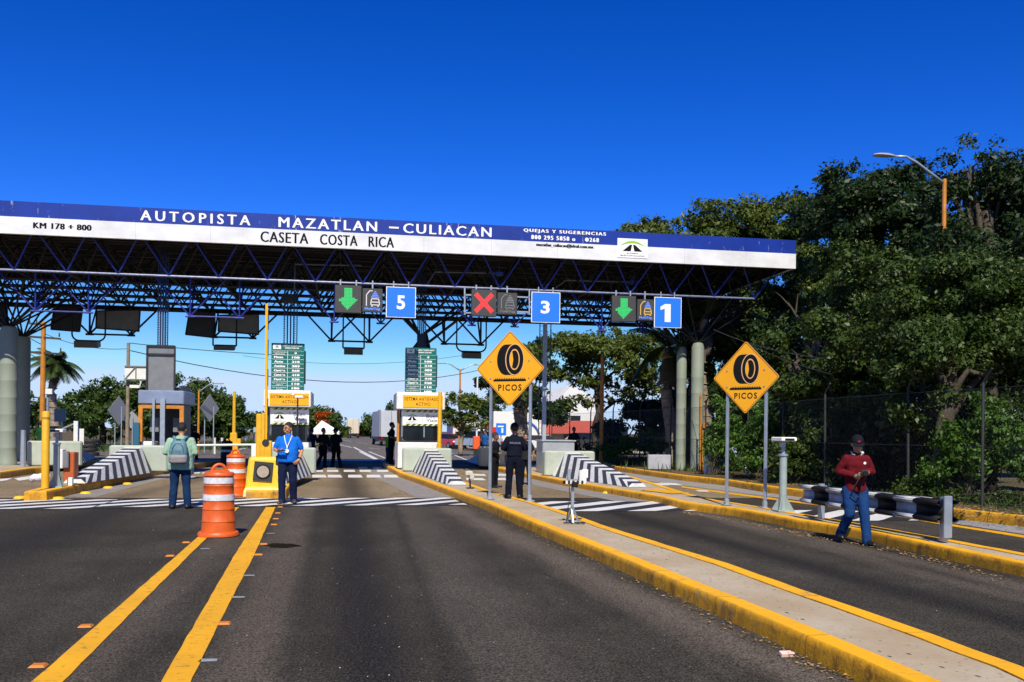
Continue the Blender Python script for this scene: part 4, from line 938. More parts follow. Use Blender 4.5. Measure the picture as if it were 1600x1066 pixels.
# raised barrier arm with its yellow housing behind the block
Ya = c.y+.9
a = WY(415, 712, Ya)
t = thing('barrier_gate', 'raised tall yellow barrier arm with black marks on a yellow mast behind the yellow block', 'barrier', (a.x, Ya, .2))
top = WY(417, 475, Ya); bot = WY(415.5, 705, Ya)
MB().beam((bot.x, Ya, bot.z), (top.x, Ya, top.z), .125, .06).build('arm', M['orange2'] if False else M['yellow_sign'], t)
mb = MB()
for f in (.12, .3, .5, .7, .93):
    z = lerp(top.z, bot.z, f); x = lerp(top.x, bot.x, f); mb.box((x+.035, Ya-.03, z), (.03, .02, .42))
mb.build('black_mark', M['black'], t)
MB().bbox((WY(411, 680, Ya-.1).x, Ya-.05, 1.1), (.09, .12, 1.9), .015).bbox((WY(404, 680, Ya-.1).x, Ya+.02, 1.28), (.14, .14, 1.5), .02).bbox((bot.x, Ya, 1.1), (.3, .2, .5), .02).build('mast', M['yellow'], t)
m = MB(); m.tube((bot.x, Ya-.12, 1.3), (bot.x, Ya+.1, 1.3), .09, n=12); m.build('pivot', M['grey_dark'], t)
# camera on a bracket before the left booth
q = WY(463, 621, YBO-.6); t = thing('camera_post', 'thin dark post with a small white camera in front of the left booth', 'camera', (q.x+.03, YBO-.6, .2))
MB().tube((q.x+.05, YBO-.6, .2), (q.x+.05, YBO-.6, q.z), .03).build('post', M['grey_dark'], t); MB().bbox((q.x+.1, YBO-.62, q.z+.02), (.3, .12, .1), .02).bbox((q.x-.12, YBO-.62, q.z+.1), (.1, .1, .1), .02).build('camera', M['white'], t)
# yellow bar before the right booth
q0, q1 = WY(686, 702, YBO-.9), WY(686, 613, YBO-.9)
t = thing('yellow_bar', 'slim upright yellow bar standing before the right edge of the right booth', 'post', (q0.x, YBO-.9, q0.z)); mb = MB()
MB().tube((q0.x, YBO-.9, KH), (q0.x+.02, YBO-.9, q1.z), .075, n=14).build('bar', M['yellow'], t); MB().tube((q0.x, YBO-.9, q0.z-.05), (q0.x, YBO-.9, q0.z+.2), .1, n=14).build('collar', M['yellow'], t)
# left nose: yellow post, white/orange gate machine, folded arm
q = W(70.5, 763, .21); t = thing('yellow_post', 'thick round yellow post on the yellow nose of the left island', 'post', (q.x, q.y, .21)); h = WY(72, 643, q.y).z
MB().lathe([(.085, .21), (.085, h-.02), (.075, h), (.02, h+.01)], (q.x, q.y, 0), 18).build('pole', M['yellow'], t, smooth='auto'); MB().lathe([(.09, h-.18), (.09, h-.13)], (q.x, q.y, 0), 18).build('band', mat('ochre_band', (.4, .22, .01), .5), t)
q = W(84, 757, .21); q.y += .9; t = thing('gate_machine', 'white and orange gate cabinet half hidden by the yellow post on the left island', 'cabinet', (q.x, q.y, .21))
MB().bbox((q.x+.12, q.y+.1, .6), (.26, .4, .78), .02).build('body', mat('red_orange_panel', (.42, .09, .02), .5), t); MB().bbox((q.x-.08, q.y-.08, .82), (.17, .3, .5), .02).build('side_box', M['white'], t); MB().bbox((q.x+.06, q.y-.16, .8), (.16, .1, .44), .02).build('front_box', M['grey_mid'], t)
q = WY(58, 747, 24.2); t = thing('wrapped_arm', 'short barrier stub wrapped in white cloth left of the yellow post', 'barrier arm', tuple(q)); mb = MB(); mb.path([WY(48, 750, 24.2), WY(54, 746, 24.2), WY(60, 747, 24.2), WY(70, 744, 24.2)], .08, 8, .1); mb.build('wrap', mat('white_cloth', (.7, .7, .7), .9, bump=.8, bscale=15), t, smooth=True); MB().beam(WY(66, 746, 24.2), WY(80, 742, 24.2), .06).build('stub', M['galv'], t)
q = W(103, 759, .21); o = MB().bbox((q.x+.1, q.y, .31), (.12, .12, .2), .01).build('small_box', M['white'], base=(q.x+.1, q.y, .21)); tag(o, 'small white box on the kerb at the foot of the grey camera post', 'box')

def pedestal(px, py, z0, label, ptop):
    q = W(px, py, z0); h = WY(px, ptop, q.y).z-z0
    t = thing('camera_pedestal', label, 'camera post', (q.x, q.y, z0), group='grey camera posts on the islands'); X, Y = q.x, q.y
    mb = MB(); mb.lathe([(.075, z0+.02), (.072, z0+h-.32), (.0, z0+h-.31)], (X, Y, 0), 20); mb.build('pole', M['galv2'], t, smooth='auto')
    mb = MB(); mb.lathe([(.095, z0+h-.36), (.095, z0+h-.32)], (X, Y, 0), 16); mb.tube((X, Y, z0+h-.32), (X, Y, z0+h-.06), .035); mb.bbox((X-.02, Y, z0+h-.14), (.1, .09, .1), .01); mb.build('neck', M['galv'], t)
    mb = MB(); mb.box((X, Y, z0+.012), (.34, .34, .024))
    for a in range(4):
        c_, s_ = math.cos(a*math.pi/2+.785), math.sin(a*math.pi/2+.785); mb.add([(X+c_*.06, Y+s_*.06, z0+.02), (X+c_*.22, Y+s_*.22, z0+.02), (X+c_*.075, Y+s_*.075, z0+.27), (X+c_*.06-s_*.015, Y+s_*.06+c_*.015, z0+.02), (X+c_*.22-s_*.015, Y+s_*.22+c_*.015, z0+.02), (X+c_*.075-s_*.015, Y+s_*.075+c_*.015, z0+.27)], [(0, 1, 2), (3, 5, 4), (0, 3, 4, 1), (1, 4, 5, 2)])
    mb.build('foot', M['galv2'], t)
    MB().bbox((X, Y-.02, z0+h-.03), (.34, .4, .08), .015, rz=.1).build('camera_box', M['white_clean'], t); MB().box((X+.02, Y-.226, z0+h-.035), (.2, .01, .045), rz=.1).build('lens_strip', M['black'], t)
pedestal(1223, 798.5, KH, 'grey camera post with a flat white head, left of the striped guardrail', 684)
pedestal(88, 761, .21, 'grey camera post with a flat white head, right of the thick yellow post', 671)

# ================================================================ PICOS SIGNS
def picos(bl, br, cpx, cpy, wpx, hpx, label, rot):
    A_, B_ = W(*bl, KH), W(*br, KH); cx, cyy = (A_.x+B_.x)/2, (A_.y+B_.y)/2
    Yc = cyy; Cn = WY(cpx, cpy, Yc); half = (WY(cpx, cpy-hpx/2, Yc).z-WY(cpx, cpy+hpx/2, Yc).z)/2
    t = thing('warning_sign', label, 'road sign', (Cn.x, Yc, KH), group='yellow picos signs on two posts')
    ca, sa = math.cos(rot), math.sin(rot); ex = Vector((ca, sa, 0)); nrm = Vector((sa, -ca, 0)); o = Vector((Cn.x, Yc, Cn.z))
    def rot_r(h, b):
        pts = []
        for k in range(4):
            a = k*math.pi/2; cxx, czz = math.cos(a), math.sin(a)
            for s in (-1, 1): aa = a+s*b; pts.append((h*math.cos(aa)*(1-abs(b)*.0), h*math.sin(aa)))
        return [(p[0]*(1 if 1 else 0), p[1]) for p in pts]
    def dia(h, b=.045):
        out = []
        for k in range(4):
            a = k*math.pi/2; v = Vector((math.cos(a), math.sin(a))); nx = Vector((math.cos(a+math.pi/2), math.sin(a+math.pi/2))); pv = Vector((math.cos(a-math.pi/2), math.sin(a-math.pi/2)))
            P_ = v*h; 
            for f in range(5):
                tt = f/4; q0 = P_+(pv-v)*b*h; q1 = P_+(nx-v)*b*h; m_ = q0*(1-tt)**2+P_*2*tt*(1-tt)+q1*tt**2; out.append((m_.x, m_.y))
        return out
    MB().extr(dia(half), o+nrm*-.004, ex, EZ, -nrm, .012).build('panel', mat('dull_sign_back', (.35, .36, .36), .5, .4), t)
    MB().flat(dia(half), o, ex, EZ).build('sign_face', M['yellow_sign'], t)
    mb = MB(); d0, d1 = dia(half*.975), dia(half*.955); n = len(d0); f = o+nrm*.003
    mb.add([f+ex*p[0]+EZ*p[1] for p in d0]+[f+ex*p[0]+EZ*p[1] for p in d1], [(i, (i+1) % n, n+(i+1) % n, n+i) for i in range(n)]); mb.build('border_line', mat('brown_line', (.3, .08, .01), .5), t)
    u = half/60.0   # picture units: half diagonal = 60
    def ell(cx_, cz_, rx, rz, n=40): return [(cx_+rx*math.cos(2*math.pi*i/n), cz_+rz*math.sin(2*math.pi*i/n)) for i in range(n)]
    def F(mb, pts, off): mb.flat([(p[0]*u, p[1]*u) for p in pts], o+nrm*off, ex, EZ)
    mb = MB(); F(mb, ell(-7, 14, 15.5, 24), .004); F(mb, [(-7, 38), (-7, -10), (8, -10), (8, 38)], .0045); mb.build('tyre_symbol', M['ink'], t)
    mb = MB(); F(mb, ell(8.5, 14, 16.4, 25), .006); F(mb, ell(8.5, 14, 9, 16.5), .010); mb.build('tyre_outline', mat('pale_outline', (.8, .45, .2), .5), t)
    mb = MB(); F(mb, ell(8.8, 14, 15, 23.6), .008); mb.build('tyre_symbol', M['ink'], t)
    mb = MB(); F(mb, ell(8.5, 14, 7.8, 15.2), .012); mb.build('tyre_hole', M['yellow_sign'], t)
    mb = MB(); F(mb, [(4.5, 27)]+[(8.8+7.2*math.cos(a), 14+14.4*math.sin(a)) for a in [math.pi*.55-math.pi*1.1*i/16 for i in range(17)]]+[(4.5, 2), (6.5, 14)][::1], .014)
    F(mb, [(-28, -20), (28, -20), (29, -18.5), (28, -16.8), (-28, -16.8), (-29, -18.5)], .004)
    for i in range(17): x = -25.5+i*3.1; F(mb, [(x, -17), (x+2.2, -17), (x+1.5, -14)], .005)
    put_text(mb, 'PICOS', o+nrm*.004+ex*(-20*u)+EZ*(-35*u), ex, EZ, 41*u, 10*u, .02, 1.25); mb.build('lettering', M['ink'], t)
    mb = MB()
    for s in (-1, 1):
        for zf in (.2, -.25): bb = o+ex*(half*.56*s)+EZ*(half*zf)+nrm*.002; mb.tube(bb, bb+nrm*.012, .016, n=8)
    mb.build('bolt', M['galv'], t)
    for P_, s in ((A_, -1), (B_, 1)):
        e = o+ex*(half*.58*s); mb = MB(); pz = o.z+half*.34; x, y = P_.x, P_.y; back = -nrm*.04
        x, y = (e-nrm*.06).x, (e-nrm*.06).y; P_.x, P_.y = x, y; mb.bbox((x, y, (KH+pz)/2), (.058, .058, pz-KH), .006, rz=rot); mb.build('post', M['galv'], t)
        MB().box((x, y, KH+.01), (.2, .2, .02)).bbox((x, y, KH+.07), (.09, .09, .12), .01).build('base_plate', M['galv'], t)
    tp = o-nrm*.03
    MB().beam(Vector((A_.x, A_.y, o.z+half*.2)), Vector((B_.x, B_.y, o.z+half*.2)), .04).beam(Vector((A_.x, A_.y, o.z-half*.25)), Vector((B_.x, B_.y, o.z-half*.25)), .04).build('rail', M['galv'], t)
picos((768, 781), (826, 782.5), 796.5, 576, 103, 119, 'yellow diamond tyre sign beside the officer in navy uniform', R(-36))
picos((1135, 788.5), (1195, 794.5), 1165, 590, 97, 114, 'yellow diamond tyre sign between the right canopy columns and the man in red', R(-52))

# ================================================================ STRIPED GUARDRAIL
g0, g1 = W(1283, 812.5, KH), W(1475, 847, KH)
t = thing('guardrail', 'black and white striped metal guardrail on posts behind the man in the red shirt', 'guardrail', ((g0.x+g1.x)/2, (g0.y+g1.y)/2, KH))
d = (g1-g0); d.z = 0; d.normalize(); s = Vector((d.y, -d.x, 0)) if d.x*0+(-d.x) < 0 else Vector((-d.y, d.x, 0))
s = Vector((d.y, -d.x, 0));  s = s if s.y < 0 else -s                      # toward the road
a = g0-d*.45; b = g1+d*.08; L = (b-a).length
prof = [(-.16, .0), (-.158, .05), (-.135, .085), (-.108, .08), (-.065, .0), (.065, .0), (.108, .08), (.135, .085), (.158, .05), (.16, .0)]
def railmb(side, off):
    mb = MB(); NS = 8; seg = L/NS; n = len(prof)
    for k in range(NS):
        mb.cur = k % 2
        for i in range(n-1):
            def Pp(j, kk):
                skew = -.1*math.sin(j/(n-1)*math.pi) if 0 < kk < NS else 0
                p = a+d*(seg*kk+skew)+side*(off+prof[j][1]); p.z = .60+prof[j][0]; return p
            mb.quad(Pp(i, k), Pp(i+1, k), Pp(i+1, k+1), Pp(i, k+1))
    return mb
for side in (s, -s):
    o = railmb(side, .09).build('beam', [mat('worn_white_rail', (.55, .56, .56), .5, nscale=6, namt=.2), M['black']], t, smooth='auto'); md = o.modifiers.new('thick', 'SOLIDIFY'); md.thickness = .006
for q in (g0, g1):
    MB().bbox((q.x, q.y, KH+.33), (.085, .1, .62), .01, rz=math.atan2(d.y, d.x)).build('post', M['galv'], t)
mb = MB(); mb.bbox((g1.x, g1.y, KH+.34)+Vector((0, 0, 0)) if False else (g1.x+d.x*.05, g1.y+d.y*.05-.02, KH+.36), (.05, .13, .6), .01, rz=math.atan2(d.y, d.x)); mb.build('end_plate', M['galv'], t)
# ================================================================ READER STAND ON THE ISLAND
q = W(894, 817, KH); t = thing('reader_stand', 'slim metal reader stand with a striped crossbar and small plates on the long island', 'device stand', tuple(q)); X, Y = q.x, q.y
zz = lambda py: WY(894, py, Y).z
mb = MB(); mb.beam((X, Y, zz(812)), (X, Y, zz(755)), .045); mb.beam((X-.005, Y-.02, zz(790)), (X+.09, Y-.08, KH+.015), .04, .02); mb.beam((X-.02, Y, zz(795)), (X-.07, Y+.12, KH+.01), .03); mb.beam((X-.01, Y, zz(795)), (X-.02, Y-.14, KH+.01), .03); mb.build('stand', M['galv'], t)
mb = MB(); mb.beam((X-.17, Y-.1, KH+.01), (X+.2, Y-.1, KH+.01), .02).beam((X+.0, Y-.1, KH+.012), (X+.16, Y-.2, KH+.012), .03, .015); mb.build('foot', M['grey_dark'], t)
xl, xr = WY(879.5, 752, Y).x, WY(914, 755, Y).x; mb = MB(); N = 10
for k in range(N):
    mb.cur = k % 2; mb.box((lerp(xl, xr, (k+.5)/N), Y-.02, zz(753.5)), ((xr-xl)/N-.001, .05, .055))
mb.build('crossbar', [M['black'], M['reflective']], t)
MB().bbox((X+.02, Y-.06, zz(757)), (.1, .08, .09), .01).build('clamp', M['black'], t)
mb = MB(); x1 = WY(889, 740, Y).x; mb.beam((x1, Y, zz(752)), (x1, Y, zz(733)), .05); mb.build('upright', M['galv'], t)
mb = MB(); x1 = WY(910, 740, Y).x; mb.box((x1, Y-.02, zz(744)), (.13, .03, .2), rz=.3); mb.box((x1+.05, Y+.02, zz(740)), (.1, .02, .14), rz=-.3); mb.build('plate', M['white'], t)
mb = MB(); mb.path([(X-.04, Y-.01, zz(756)), (X-.06, Y-.02, zz(765)), (X-.045, Y-.02, zz(778)), (X-.07, Y, zz(790)), (X-.09, Y+.02, KH+.02)], .008, 6); mb.build('cable', M['rubber'], t)
q = W(735, 763, KH); t = thing('sensor_post', 'small white device head on a thin dark post at the tip of a striped ramp', 'device', tuple(q)); h = WY(735, 738, q.y).z
MB().tube((q.x, q.y, KH), (q.x-.03, q.y, h-.1), .025).box((q.x, q.y, KH+.01), (.2, .16, .02)).build('post', M['grey_dark'], t); MB().bbox((q.x-.04, q.y, h-.03), (.2, .14, .13), .03, rz=.3).bbox((q.x+.03, q.y-.02, h-.11), (.12, .1, .16), .02, rz=.2).build('head', mat('old_white_plastic', (.6, .58, .5), .6, nscale=8, bump=.3), t, smooth='auto')

# ================================================================ DRUMS
def drum(name, label, loc, H, Rb, rot=0, dark=False):
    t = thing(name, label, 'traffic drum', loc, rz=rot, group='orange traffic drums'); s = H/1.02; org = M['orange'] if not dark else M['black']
    Rt = Rb*.87
    def rad(z): return lerp(Rb, Rt*.95, z/H)
    prof = [(Rb*1.14, 0), (Rb*1.2, .012*s), (Rb*1.2, .05*s), (Rb*1.13, .075*s), (Rb*1.0, .08*s)]
    for z in (.24, .43, .65, .80):
        r = rad(z*s); prof += [(r*1.0, z*s-.012), (r*1.025, z*s-.004), (r*1.025, z*s+.006), (r*.985, z*s+.02)]
    prof += [(Rt*.955, H*.93), (Rt*1.03, H*.935), (Rt*1.03, H*.96), (Rt*.96, H*.985), (Rt*.5, H*1.0), (.02, H)]
    MB().lathe(prof, (0, 0, 0), 48).build('body', org, t, local=True, smooth='auto')
    for (z0, z1) in ((.565*s, .665*s), (.83*s, .925*s)):
        pr = [(rad(z)*1.012+.006, z) for z in (z0, z0+.004, (z0+z1)/2, z1-.004, z1)]; pr[0] = (rad(z0)*.98, z0); pr[-1] = (rad(z1)*.98, z1)
        MB().lathe(pr, (0, 0, 0), 48, caps=False).build('reflective_band', M['reflective'], t, local=True, smooth='auto')
    mb = MB(); pts = [(-.10*s+.10*s*(1-math.cos(a))-.0, 0, H-.01+.125*s*math.sin(a)) for a in [math.pi*i/12 for i in range(13)]]
    pts = [(.11*s*math.cos(math.pi-a), -.02, H-.02+.13*s*math.sin(a)) for a in [math.pi*i/12 for i in range(13)]]
    mb.path(pts, .026*s, 10); mb.bbox((0, -.02, H-.0), (.3*s, .1*s, .04*s), .01); mb.build('handle', org, t, local=True, smooth='auto')
    return t
p = W(337, 841); p.y += .28
drum('traffic_drum', 'nearest orange and white traffic drum standing on the yellow line', (p.x, p.y, 0), WY(337, 736, p.y).z-.005, (W(367, 841)-W(307, 841)).x/2/1.1, .3)
p = W(366, 776.5); p.y += .25
drum('traffic_drum', 'orange and white traffic drum half hidden behind the nearest one, left of the yellow block', (p.x, p.y, 0), 1.02, .25, -.4)
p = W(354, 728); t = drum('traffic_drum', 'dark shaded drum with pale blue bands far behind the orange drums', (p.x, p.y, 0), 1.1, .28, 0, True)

# road studs
def stud(px, py, label, m, group, w=.11, z=0.0, h=.014):
    q = W(px, py, z); mb = MB(); b = .03
    if w > .19: mb.lathe([(w/2, z), (w/2*.95, z+.02), (w/2*.7, z+h), (.01, z+h*1.2)], (q.x, q.y, 0), 16)
    else: mb.add([(q.x+sx*w/2*k, q.y+sy*.05*k, zz_) for zz_, k in ((z, 1), (z+h, .75)) for sx, sy in ((-1, -1), (1, -1), (1, 1), (-1, 1))], [(4, 5, 6, 7), (0, 1, 5, 4), (1, 2, 6, 5), (2, 3, 7, 6), (3, 0, 4, 7)])
    o = mb.build('road_stud', m, base=(q.x, q.y, z)); tag(o, label, 'road stud', group)
m_st = mat('amber_stud', (.55, .17, .008), .6); m_dome = mat('yellow_stud', (.8, .5, .02), .4)
for k, (x, y) in enumerate(((91, 780), (134, 771.5), (169, 763), (199, 757), (31, 779))):
    stud(x, y, ['yellow dome stud nearest the front corner of the left island', 'second yellow dome stud along the left island kerb', 'third yellow dome stud along the left island kerb', 'farthest yellow dome stud along the left island kerb', 'yellow dome stud on the far side of the left island nose'][k], m_dome, 'yellow dome studs by the islands', .27, h=.05)
for k, (x, y) in enumerate(((948, 771), (896, 762), (872, 756), (880, 758.5))):
    if k < 3: stud(x, y, ['yellow dome stud below the middle of the longest ramp', 'yellow dome stud just right of the reader stand', 'yellow dome stud just left of the reader stand'][k], m_dome, 'yellow dome studs by the islands', .25, h=.05)
nm = ['nearest the camera', 'fourth from the camera', 'third from the camera', 'second from the camera']
for k, (x, y) in enumerate(((60, 1041), (134, 979), (266, 869), (291, 848))): stud(x, y, 'amber reflector stud left of the left yellow line, ' + ['nearest the camera', 'second from the camera', 'third from the camera', 'beside the nearest drum'][k], m_st, 'amber studs along the left yellow line')
for k, (x, y) in enumerate(((350, 974.5), (404, 867), (412, 850.5), (428, 820), (431, 811), (434, 802), (438, 792.5))): stud(x, y, 'amber reflector stud right of the right yellow line, ' + ['nearest the camera', 'second from the camera', 'third from the camera', 'fourth from the camera', 'fifth from the camera', 'sixth from the camera', 'by the blue polo man'][k], m_st, 'amber studs along the right yellow line')
m_sg = mat('worn_grey_stud_bed', (.3, .33, .36), .8, nscale=20)
for k, (x, y) in enumerate(((325, 1033), (372, 934), (389, 900), (320, 858), (423, 834))):
    q = W(x, y); w_ = .13; o = MB().add([(q.x-w_/2, q.y-.04, .006), (q.x+w_/2, q.y-.035, .006), (q.x+w_*.45, q.y+.04, .006), (q.x-w_*.4, q.y+.05, .006)], [(0, 1, 2, 3)]).build('stud_scar', m_sg); tag(o, kind='structure')
q = W(1228, 1026); o = MB().box((q.x, q.y, .02), (.09, .05, .025), rot=Matrix.Rotation(.3, 3, 'X')).box((q.x+.03, q.y-.012, .03), (.05, .04, .01)).build('crushed_carton', mat('litter_card', (.8, .55, .45), .7), base=(q.x, q.y, 0)); tag(o, 'small crushed white and orange carton by the kerb in the foreground', 'litter')

# ================================================================ PEOPLE
_tex = bpy.data.textures.new('folds', 'CLOUDS'); _tex.noise_scale = 0.16; _tex.noise_depth = 3
_tex2 = bpy.data.textures.new('fine_folds', 'CLOUDS'); _tex2.noise_scale = 0.06; _tex2.noise_depth = 2
def remesh_build(mb, name, m, parent, vox, folds=0.0, smooth_it=4, label=None):
    me = bpy.data.meshes.new('tmp'); me.from_pydata(mb.v, [], mb.f); me.update()
    ob = bpy.data.objects.new('tmp', me); COL.objects.link(ob)
    r = ob.modifiers.new('r', 'REMESH'); r.mode = 'VOXEL'; r.voxel_size = vox; r.use_smooth_shade = True
    s = ob.modifiers.new('s', 'SMOOTH'); s.factor = 0.5; s.iterations = smooth_it
    if folds:
        for tx, k in ((_tex, 1.0), (_tex2, .45)):
            d = ob.modifiers.new('d', 'DISPLACE'); d.texture = tx; d.strength = folds*k; d.mid_level = 0.5; d.texture_coords = 'LOCAL'
    bpy.context.view_layer.update()
    out = bpy.data.meshes.new_from_object(ob.evaluated_get(bpy.context.evaluated_depsgraph_get()))
    bpy.data.objects.remove(ob); bpy.data.meshes.remove(me)
    out.materials.clear(); out.materials.append(m); out.name = name
    out.polygons.foreach_set('use_smooth', [True]*len(out.polygons))
    o = bpy.data.objects.new(name, out); COL.objects.link(o); o.parent = parent; WL[o] = Vector(WL[parent])
    if label: o['label'] = label
    return o
def caps(mb, p, r, q, r2):
    p, q = Vector(p), Vector(q); mb.tube(p, q, r, r2, 14); mb.ball(p, r, 14, 8); mb.ball(q, r2, 14, 8)
def loft(mb, rings, n=22):                # rings: (x, y, z, rx, ry)
    vs = []; N = len(rings)
    for x, y, z, rx, ry in rings:
        for i in range(n):
            a = 2*math.pi*i/n; c, s = math.cos(a), math.sin(a); e = 0.82
            vs.append((x+rx*math.copysign(abs(c)**e, c), y+ry*math.copysign(abs(s)**e, s), z))
    fs = [(k*n+i, k*n+(i+1) % n, (k+1)*n+(i+1) % n, (k+1)*n+i) for k in range(N-1) for i in range(n)]
    fs += [tuple(range(n-1, -1, -1)), tuple(range((N-1)*n, N*n))]; mb.add(vs, fs)
SKIN = {}
def person(label, loc, H, yaw, P, skin, shirt, trousers, shoes, wide=1.0, hs=1.1, hair=(0.012, 0.01, 0.009), vox=0.008, group=None, long_sleeve=False, belly=0.0, cap=None, tucked=False, detail=True, hem=.84):
    t = thing('person', label, 'person', (loc.x, loc.y, loc.z), yaw, group); k = H/1.75; t.scale = (k, k, k)
    T = Vector; sk = mat('skin_%03d' % int(skin[0]*1000), skin, .5, nscale=8, namt=.06)
    lean = P.get('lean', 0.0)                     # forward shift of the shoulders
    hipz = P.get('hip', .93); dz = hipz-.93
    hx = P.get('hipx', 0.0)
    sh = {s: T((.175*s*wide+hx*.5, -lean, 1.395+dz)) for s in (-1, 1)}; hp = {s: T((.09*s+hx, 0, .90+dz)) for s in (-1, 1)}
    leg = P['leg']; arm = P['arm']                # keyed -1 (viewer's left when facing us), +1
    neck = T((hx*.5, -lean*1.02+.01, 1.47+dz)); hd = P.get('head', (0, 0)); headc = neck+T((0, -.02-P.get('hfwd', 0), .145))
    Rh = Matrix.Rotation(hd[0], 3, 'Z') @ Matrix.Rotation(hd[1], 3, 'X')
    Hp = lambda x, y, z: headc+Rh @ T((x*hs, y*hs, z*hs+.012))
    # body: one continuous surface
    b = MB()
    for s in (-1, 1):
        kn, an = T(leg[s][0]), T(leg[s][1])
        caps(b, hp[s], .082, kn, .052); caps(b, kn, .052, an, .036); caps(b, an, .036, an+T((leg[s][2]*.05, -.06, -.055)), .022)
        el, wr = T(arm[s][0]), T(arm[s][1]); caps(b, sh[s], .052, el, .039); caps(b, el, .039, wr, .027)
    loft(b, [(hx, 0, .86+dz, .13, .09), (hx, -lean*.1, .98+dz, .155, .105), (hx*.8, -lean*.4, 1.12+dz, .145+belly*.5, .1+belly), (hx*.6, -lean*.75, 1.28+dz, .165, .11), (hx*.5, -lean*.95, 1.40+dz, .17, .09), (hx*.5, -lean, 1.465+dz, .09, .06)])
    caps(b, neck-T((0, 0, .05)), .056, headc-T((0, 0, .06)), .05)
    # head
    hb = MB(); hb.ball((0, .012, .025), .078, 20, 14, (1.0, 1.2, 1.2)); hb.ball((0, -.022, -.045), .058, 16, 10, (1.0, 1.05, 1.15)); hb.ball((0, -.045, -.088), .03, 12, 8, (1.1, 1, .8))
    hb.tube((0, -.088, .02), (0, -.108, -.022), .011, .015, 8); hb.ball((0, -.106, -.024), .014, 8, 6)
    for s in (-1, 1):
        hb.ball((s*.078, .008, -.008), .028, 10, 8, (.38, .7, 1.1)); hb.ball((s*.04, -.065, -.03), .024, 8, 6); hb.ball((s*.03, -.082, .028), .016, 8, 6, (1.5, .5, .5))
    hb.ball((0, -.093, -.058), .02, 10, 6, (1.25, .5, .35)); hb.ball((0, -.09, -.07), .018, 10, 6, (1.2, .5, .4))
    b.add([Hp(*v) for v in hb.v], hb.f)
    hands = []
    for s in (-1, 1):
        el, wr = T(arm[s][0]), T(arm[s][1]); dr = T(arm[s][2]).normalized() if len(arm[s]) > 2 else (wr-el).normalized()
        up = T(arm[s][3]).normalized() if len(arm[s]) > 3 else T((-s, 0, 0)); side = dr.cross(up).normalized(); up = side.cross(dr).normalized()
        curl = arm[s][4] if len(arm[s]) > 4 else .35
        c = wr+dr*.045; caps(b, wr, .027, wr+dr*.03, .03)
        for q in (-.026, -.009, .009, .026): caps(b, wr+dr*.01+side*q*.7, .014, wr+dr*.088+side*q, .0125)
        for i, (q, ln) in enumerate(((-.03, .062), (-.011, .075), (.010, .08), (.031, .072))):
            p0 = wr+dr*.088+side*q; ang = curl; p1 = p0+(dr*math.cos(ang)+up*math.sin(ang))*ln*.45; p2 = p1+(dr*math.cos(ang*2.1)+up*math.sin(ang*2.1))*ln*.32; p3 = p2+(dr*math.cos(ang*3)+up*math.sin(ang*3))*ln*.25
            caps(b, p0, .0105, p1, .0098); caps(b, p1, .0098, p2, .009); caps(b, p2, .009, p3, .0078)
        p0 = wr+dr*.03+side*.026; p1 = p0+(dr*.6+side*.6+up*.4).normalized()*.045; p2 = p1+(dr*.85+side*.1+up*.5).normalized()*.035; caps(b, p0, .015, p1, .012); caps(b, p1, .012, p2, .009)
        hands.append((wr, dr, side, up))
    remesh_build(b, 'body', sk, t, vox, 0, 2)
    if detail:
        for s in (-1, 1):
            e = MB().ball(Hp(s*.03, -.083, .012), .011, 10, 8); e.build('eye', mat('eye_white', (.6, .6, .58), .3), t, local=True, smooth=True)
            MB().ball(Hp(s*.03, -.091, .012), .0055, 8, 6).build('pupil', M['black'], t, local=True)
            MB().add([Hp(s*.012, -.094, .036), Hp(s*.05, -.082, .036), Hp(s*.052, -.080, .043), Hp(s*.012, -.094, .044)], [(0, 1, 2, 3)]).build('eyebrow', M['black'], t, local=True)
        MB().add([Hp(-.022, -.1045, -.063), Hp(.022, -.1045, -.063), Hp(.022, -.104, -.067), Hp(-.022, -.104, -.067)], [(0, 3, 2, 1)]).build('mouth', mat('lip_line', (.12, .03, .025), .6), t, local=True)
    # hair
    hm = mat('hair_%03d' % int(hair[0]*1000), hair, .6, nscale=60, namt=.3, bump=.5, bscale=120)
    h = MB(); hh = MB(); hh.ball((0, .022, .035), .083, 20, 14, (1.02, 1.17, 1.2)); vs = []
    for v in hh.v:
        x, y, z = v
        lim = -.055 if y > .03 else lerp(-.02, .07, min(1, max(0, (.03-y)/.1)))
        vs.append((x, y, max(z, lim)))
    h.add([Hp(*v) for v in vs], hh.f); remesh_build(h, 'hair', hm, t, .008, .006, 1)
    # trousers
    tr = MB(); tm = mat('trousers_%03d_%03d' % (int(trousers[0]*1000), int(trousers[2]*1000)), trousers, .9, spec=.12, nscale=5, namt=.14, bump=.25, bscale=40)
    for s in (-1, 1):
        kn, an = T(leg[s][0]), T(leg[s][1]); an = an+T((0, 0, -.03))
        mid = lerp(hp[s], kn, .5)+T((s*.006, 0, 0)); caps(tr, hp[s]+T((0, .008, -.02)), .118, mid, .1); caps(tr, mid, .1, kn, .080); caps(tr, kn, .080, lerp(kn, an, .5)+T((0, .01, 0)), .080); caps(tr, lerp(kn, an, .5)+T((0, .01, 0)), .080, an, .072)
    loft(tr, [(hx, 0.005, .84+dz, .13, .105), (hx, .005, .92+dz, .172, .125), (hx, -.0, 1.0+dz, .165+belly*.3, .118+belly*.5), (hx, 0, 1.04+dz, .155+belly*.4, .11+belly*.6)])
    remesh_build(tr, 'trousers', tm, t, .013, .024, 2)
    # shirt
    st = MB(); smt = mat('shirt_%03d_%03d' % (int(shirt[0]*1000), int(shirt[2]*1000)), shirt, .85, spec=.15, nscale=4, namt=.07, bump=.2, bscale=50)
    zh = (hem if not tucked else .99)+dz
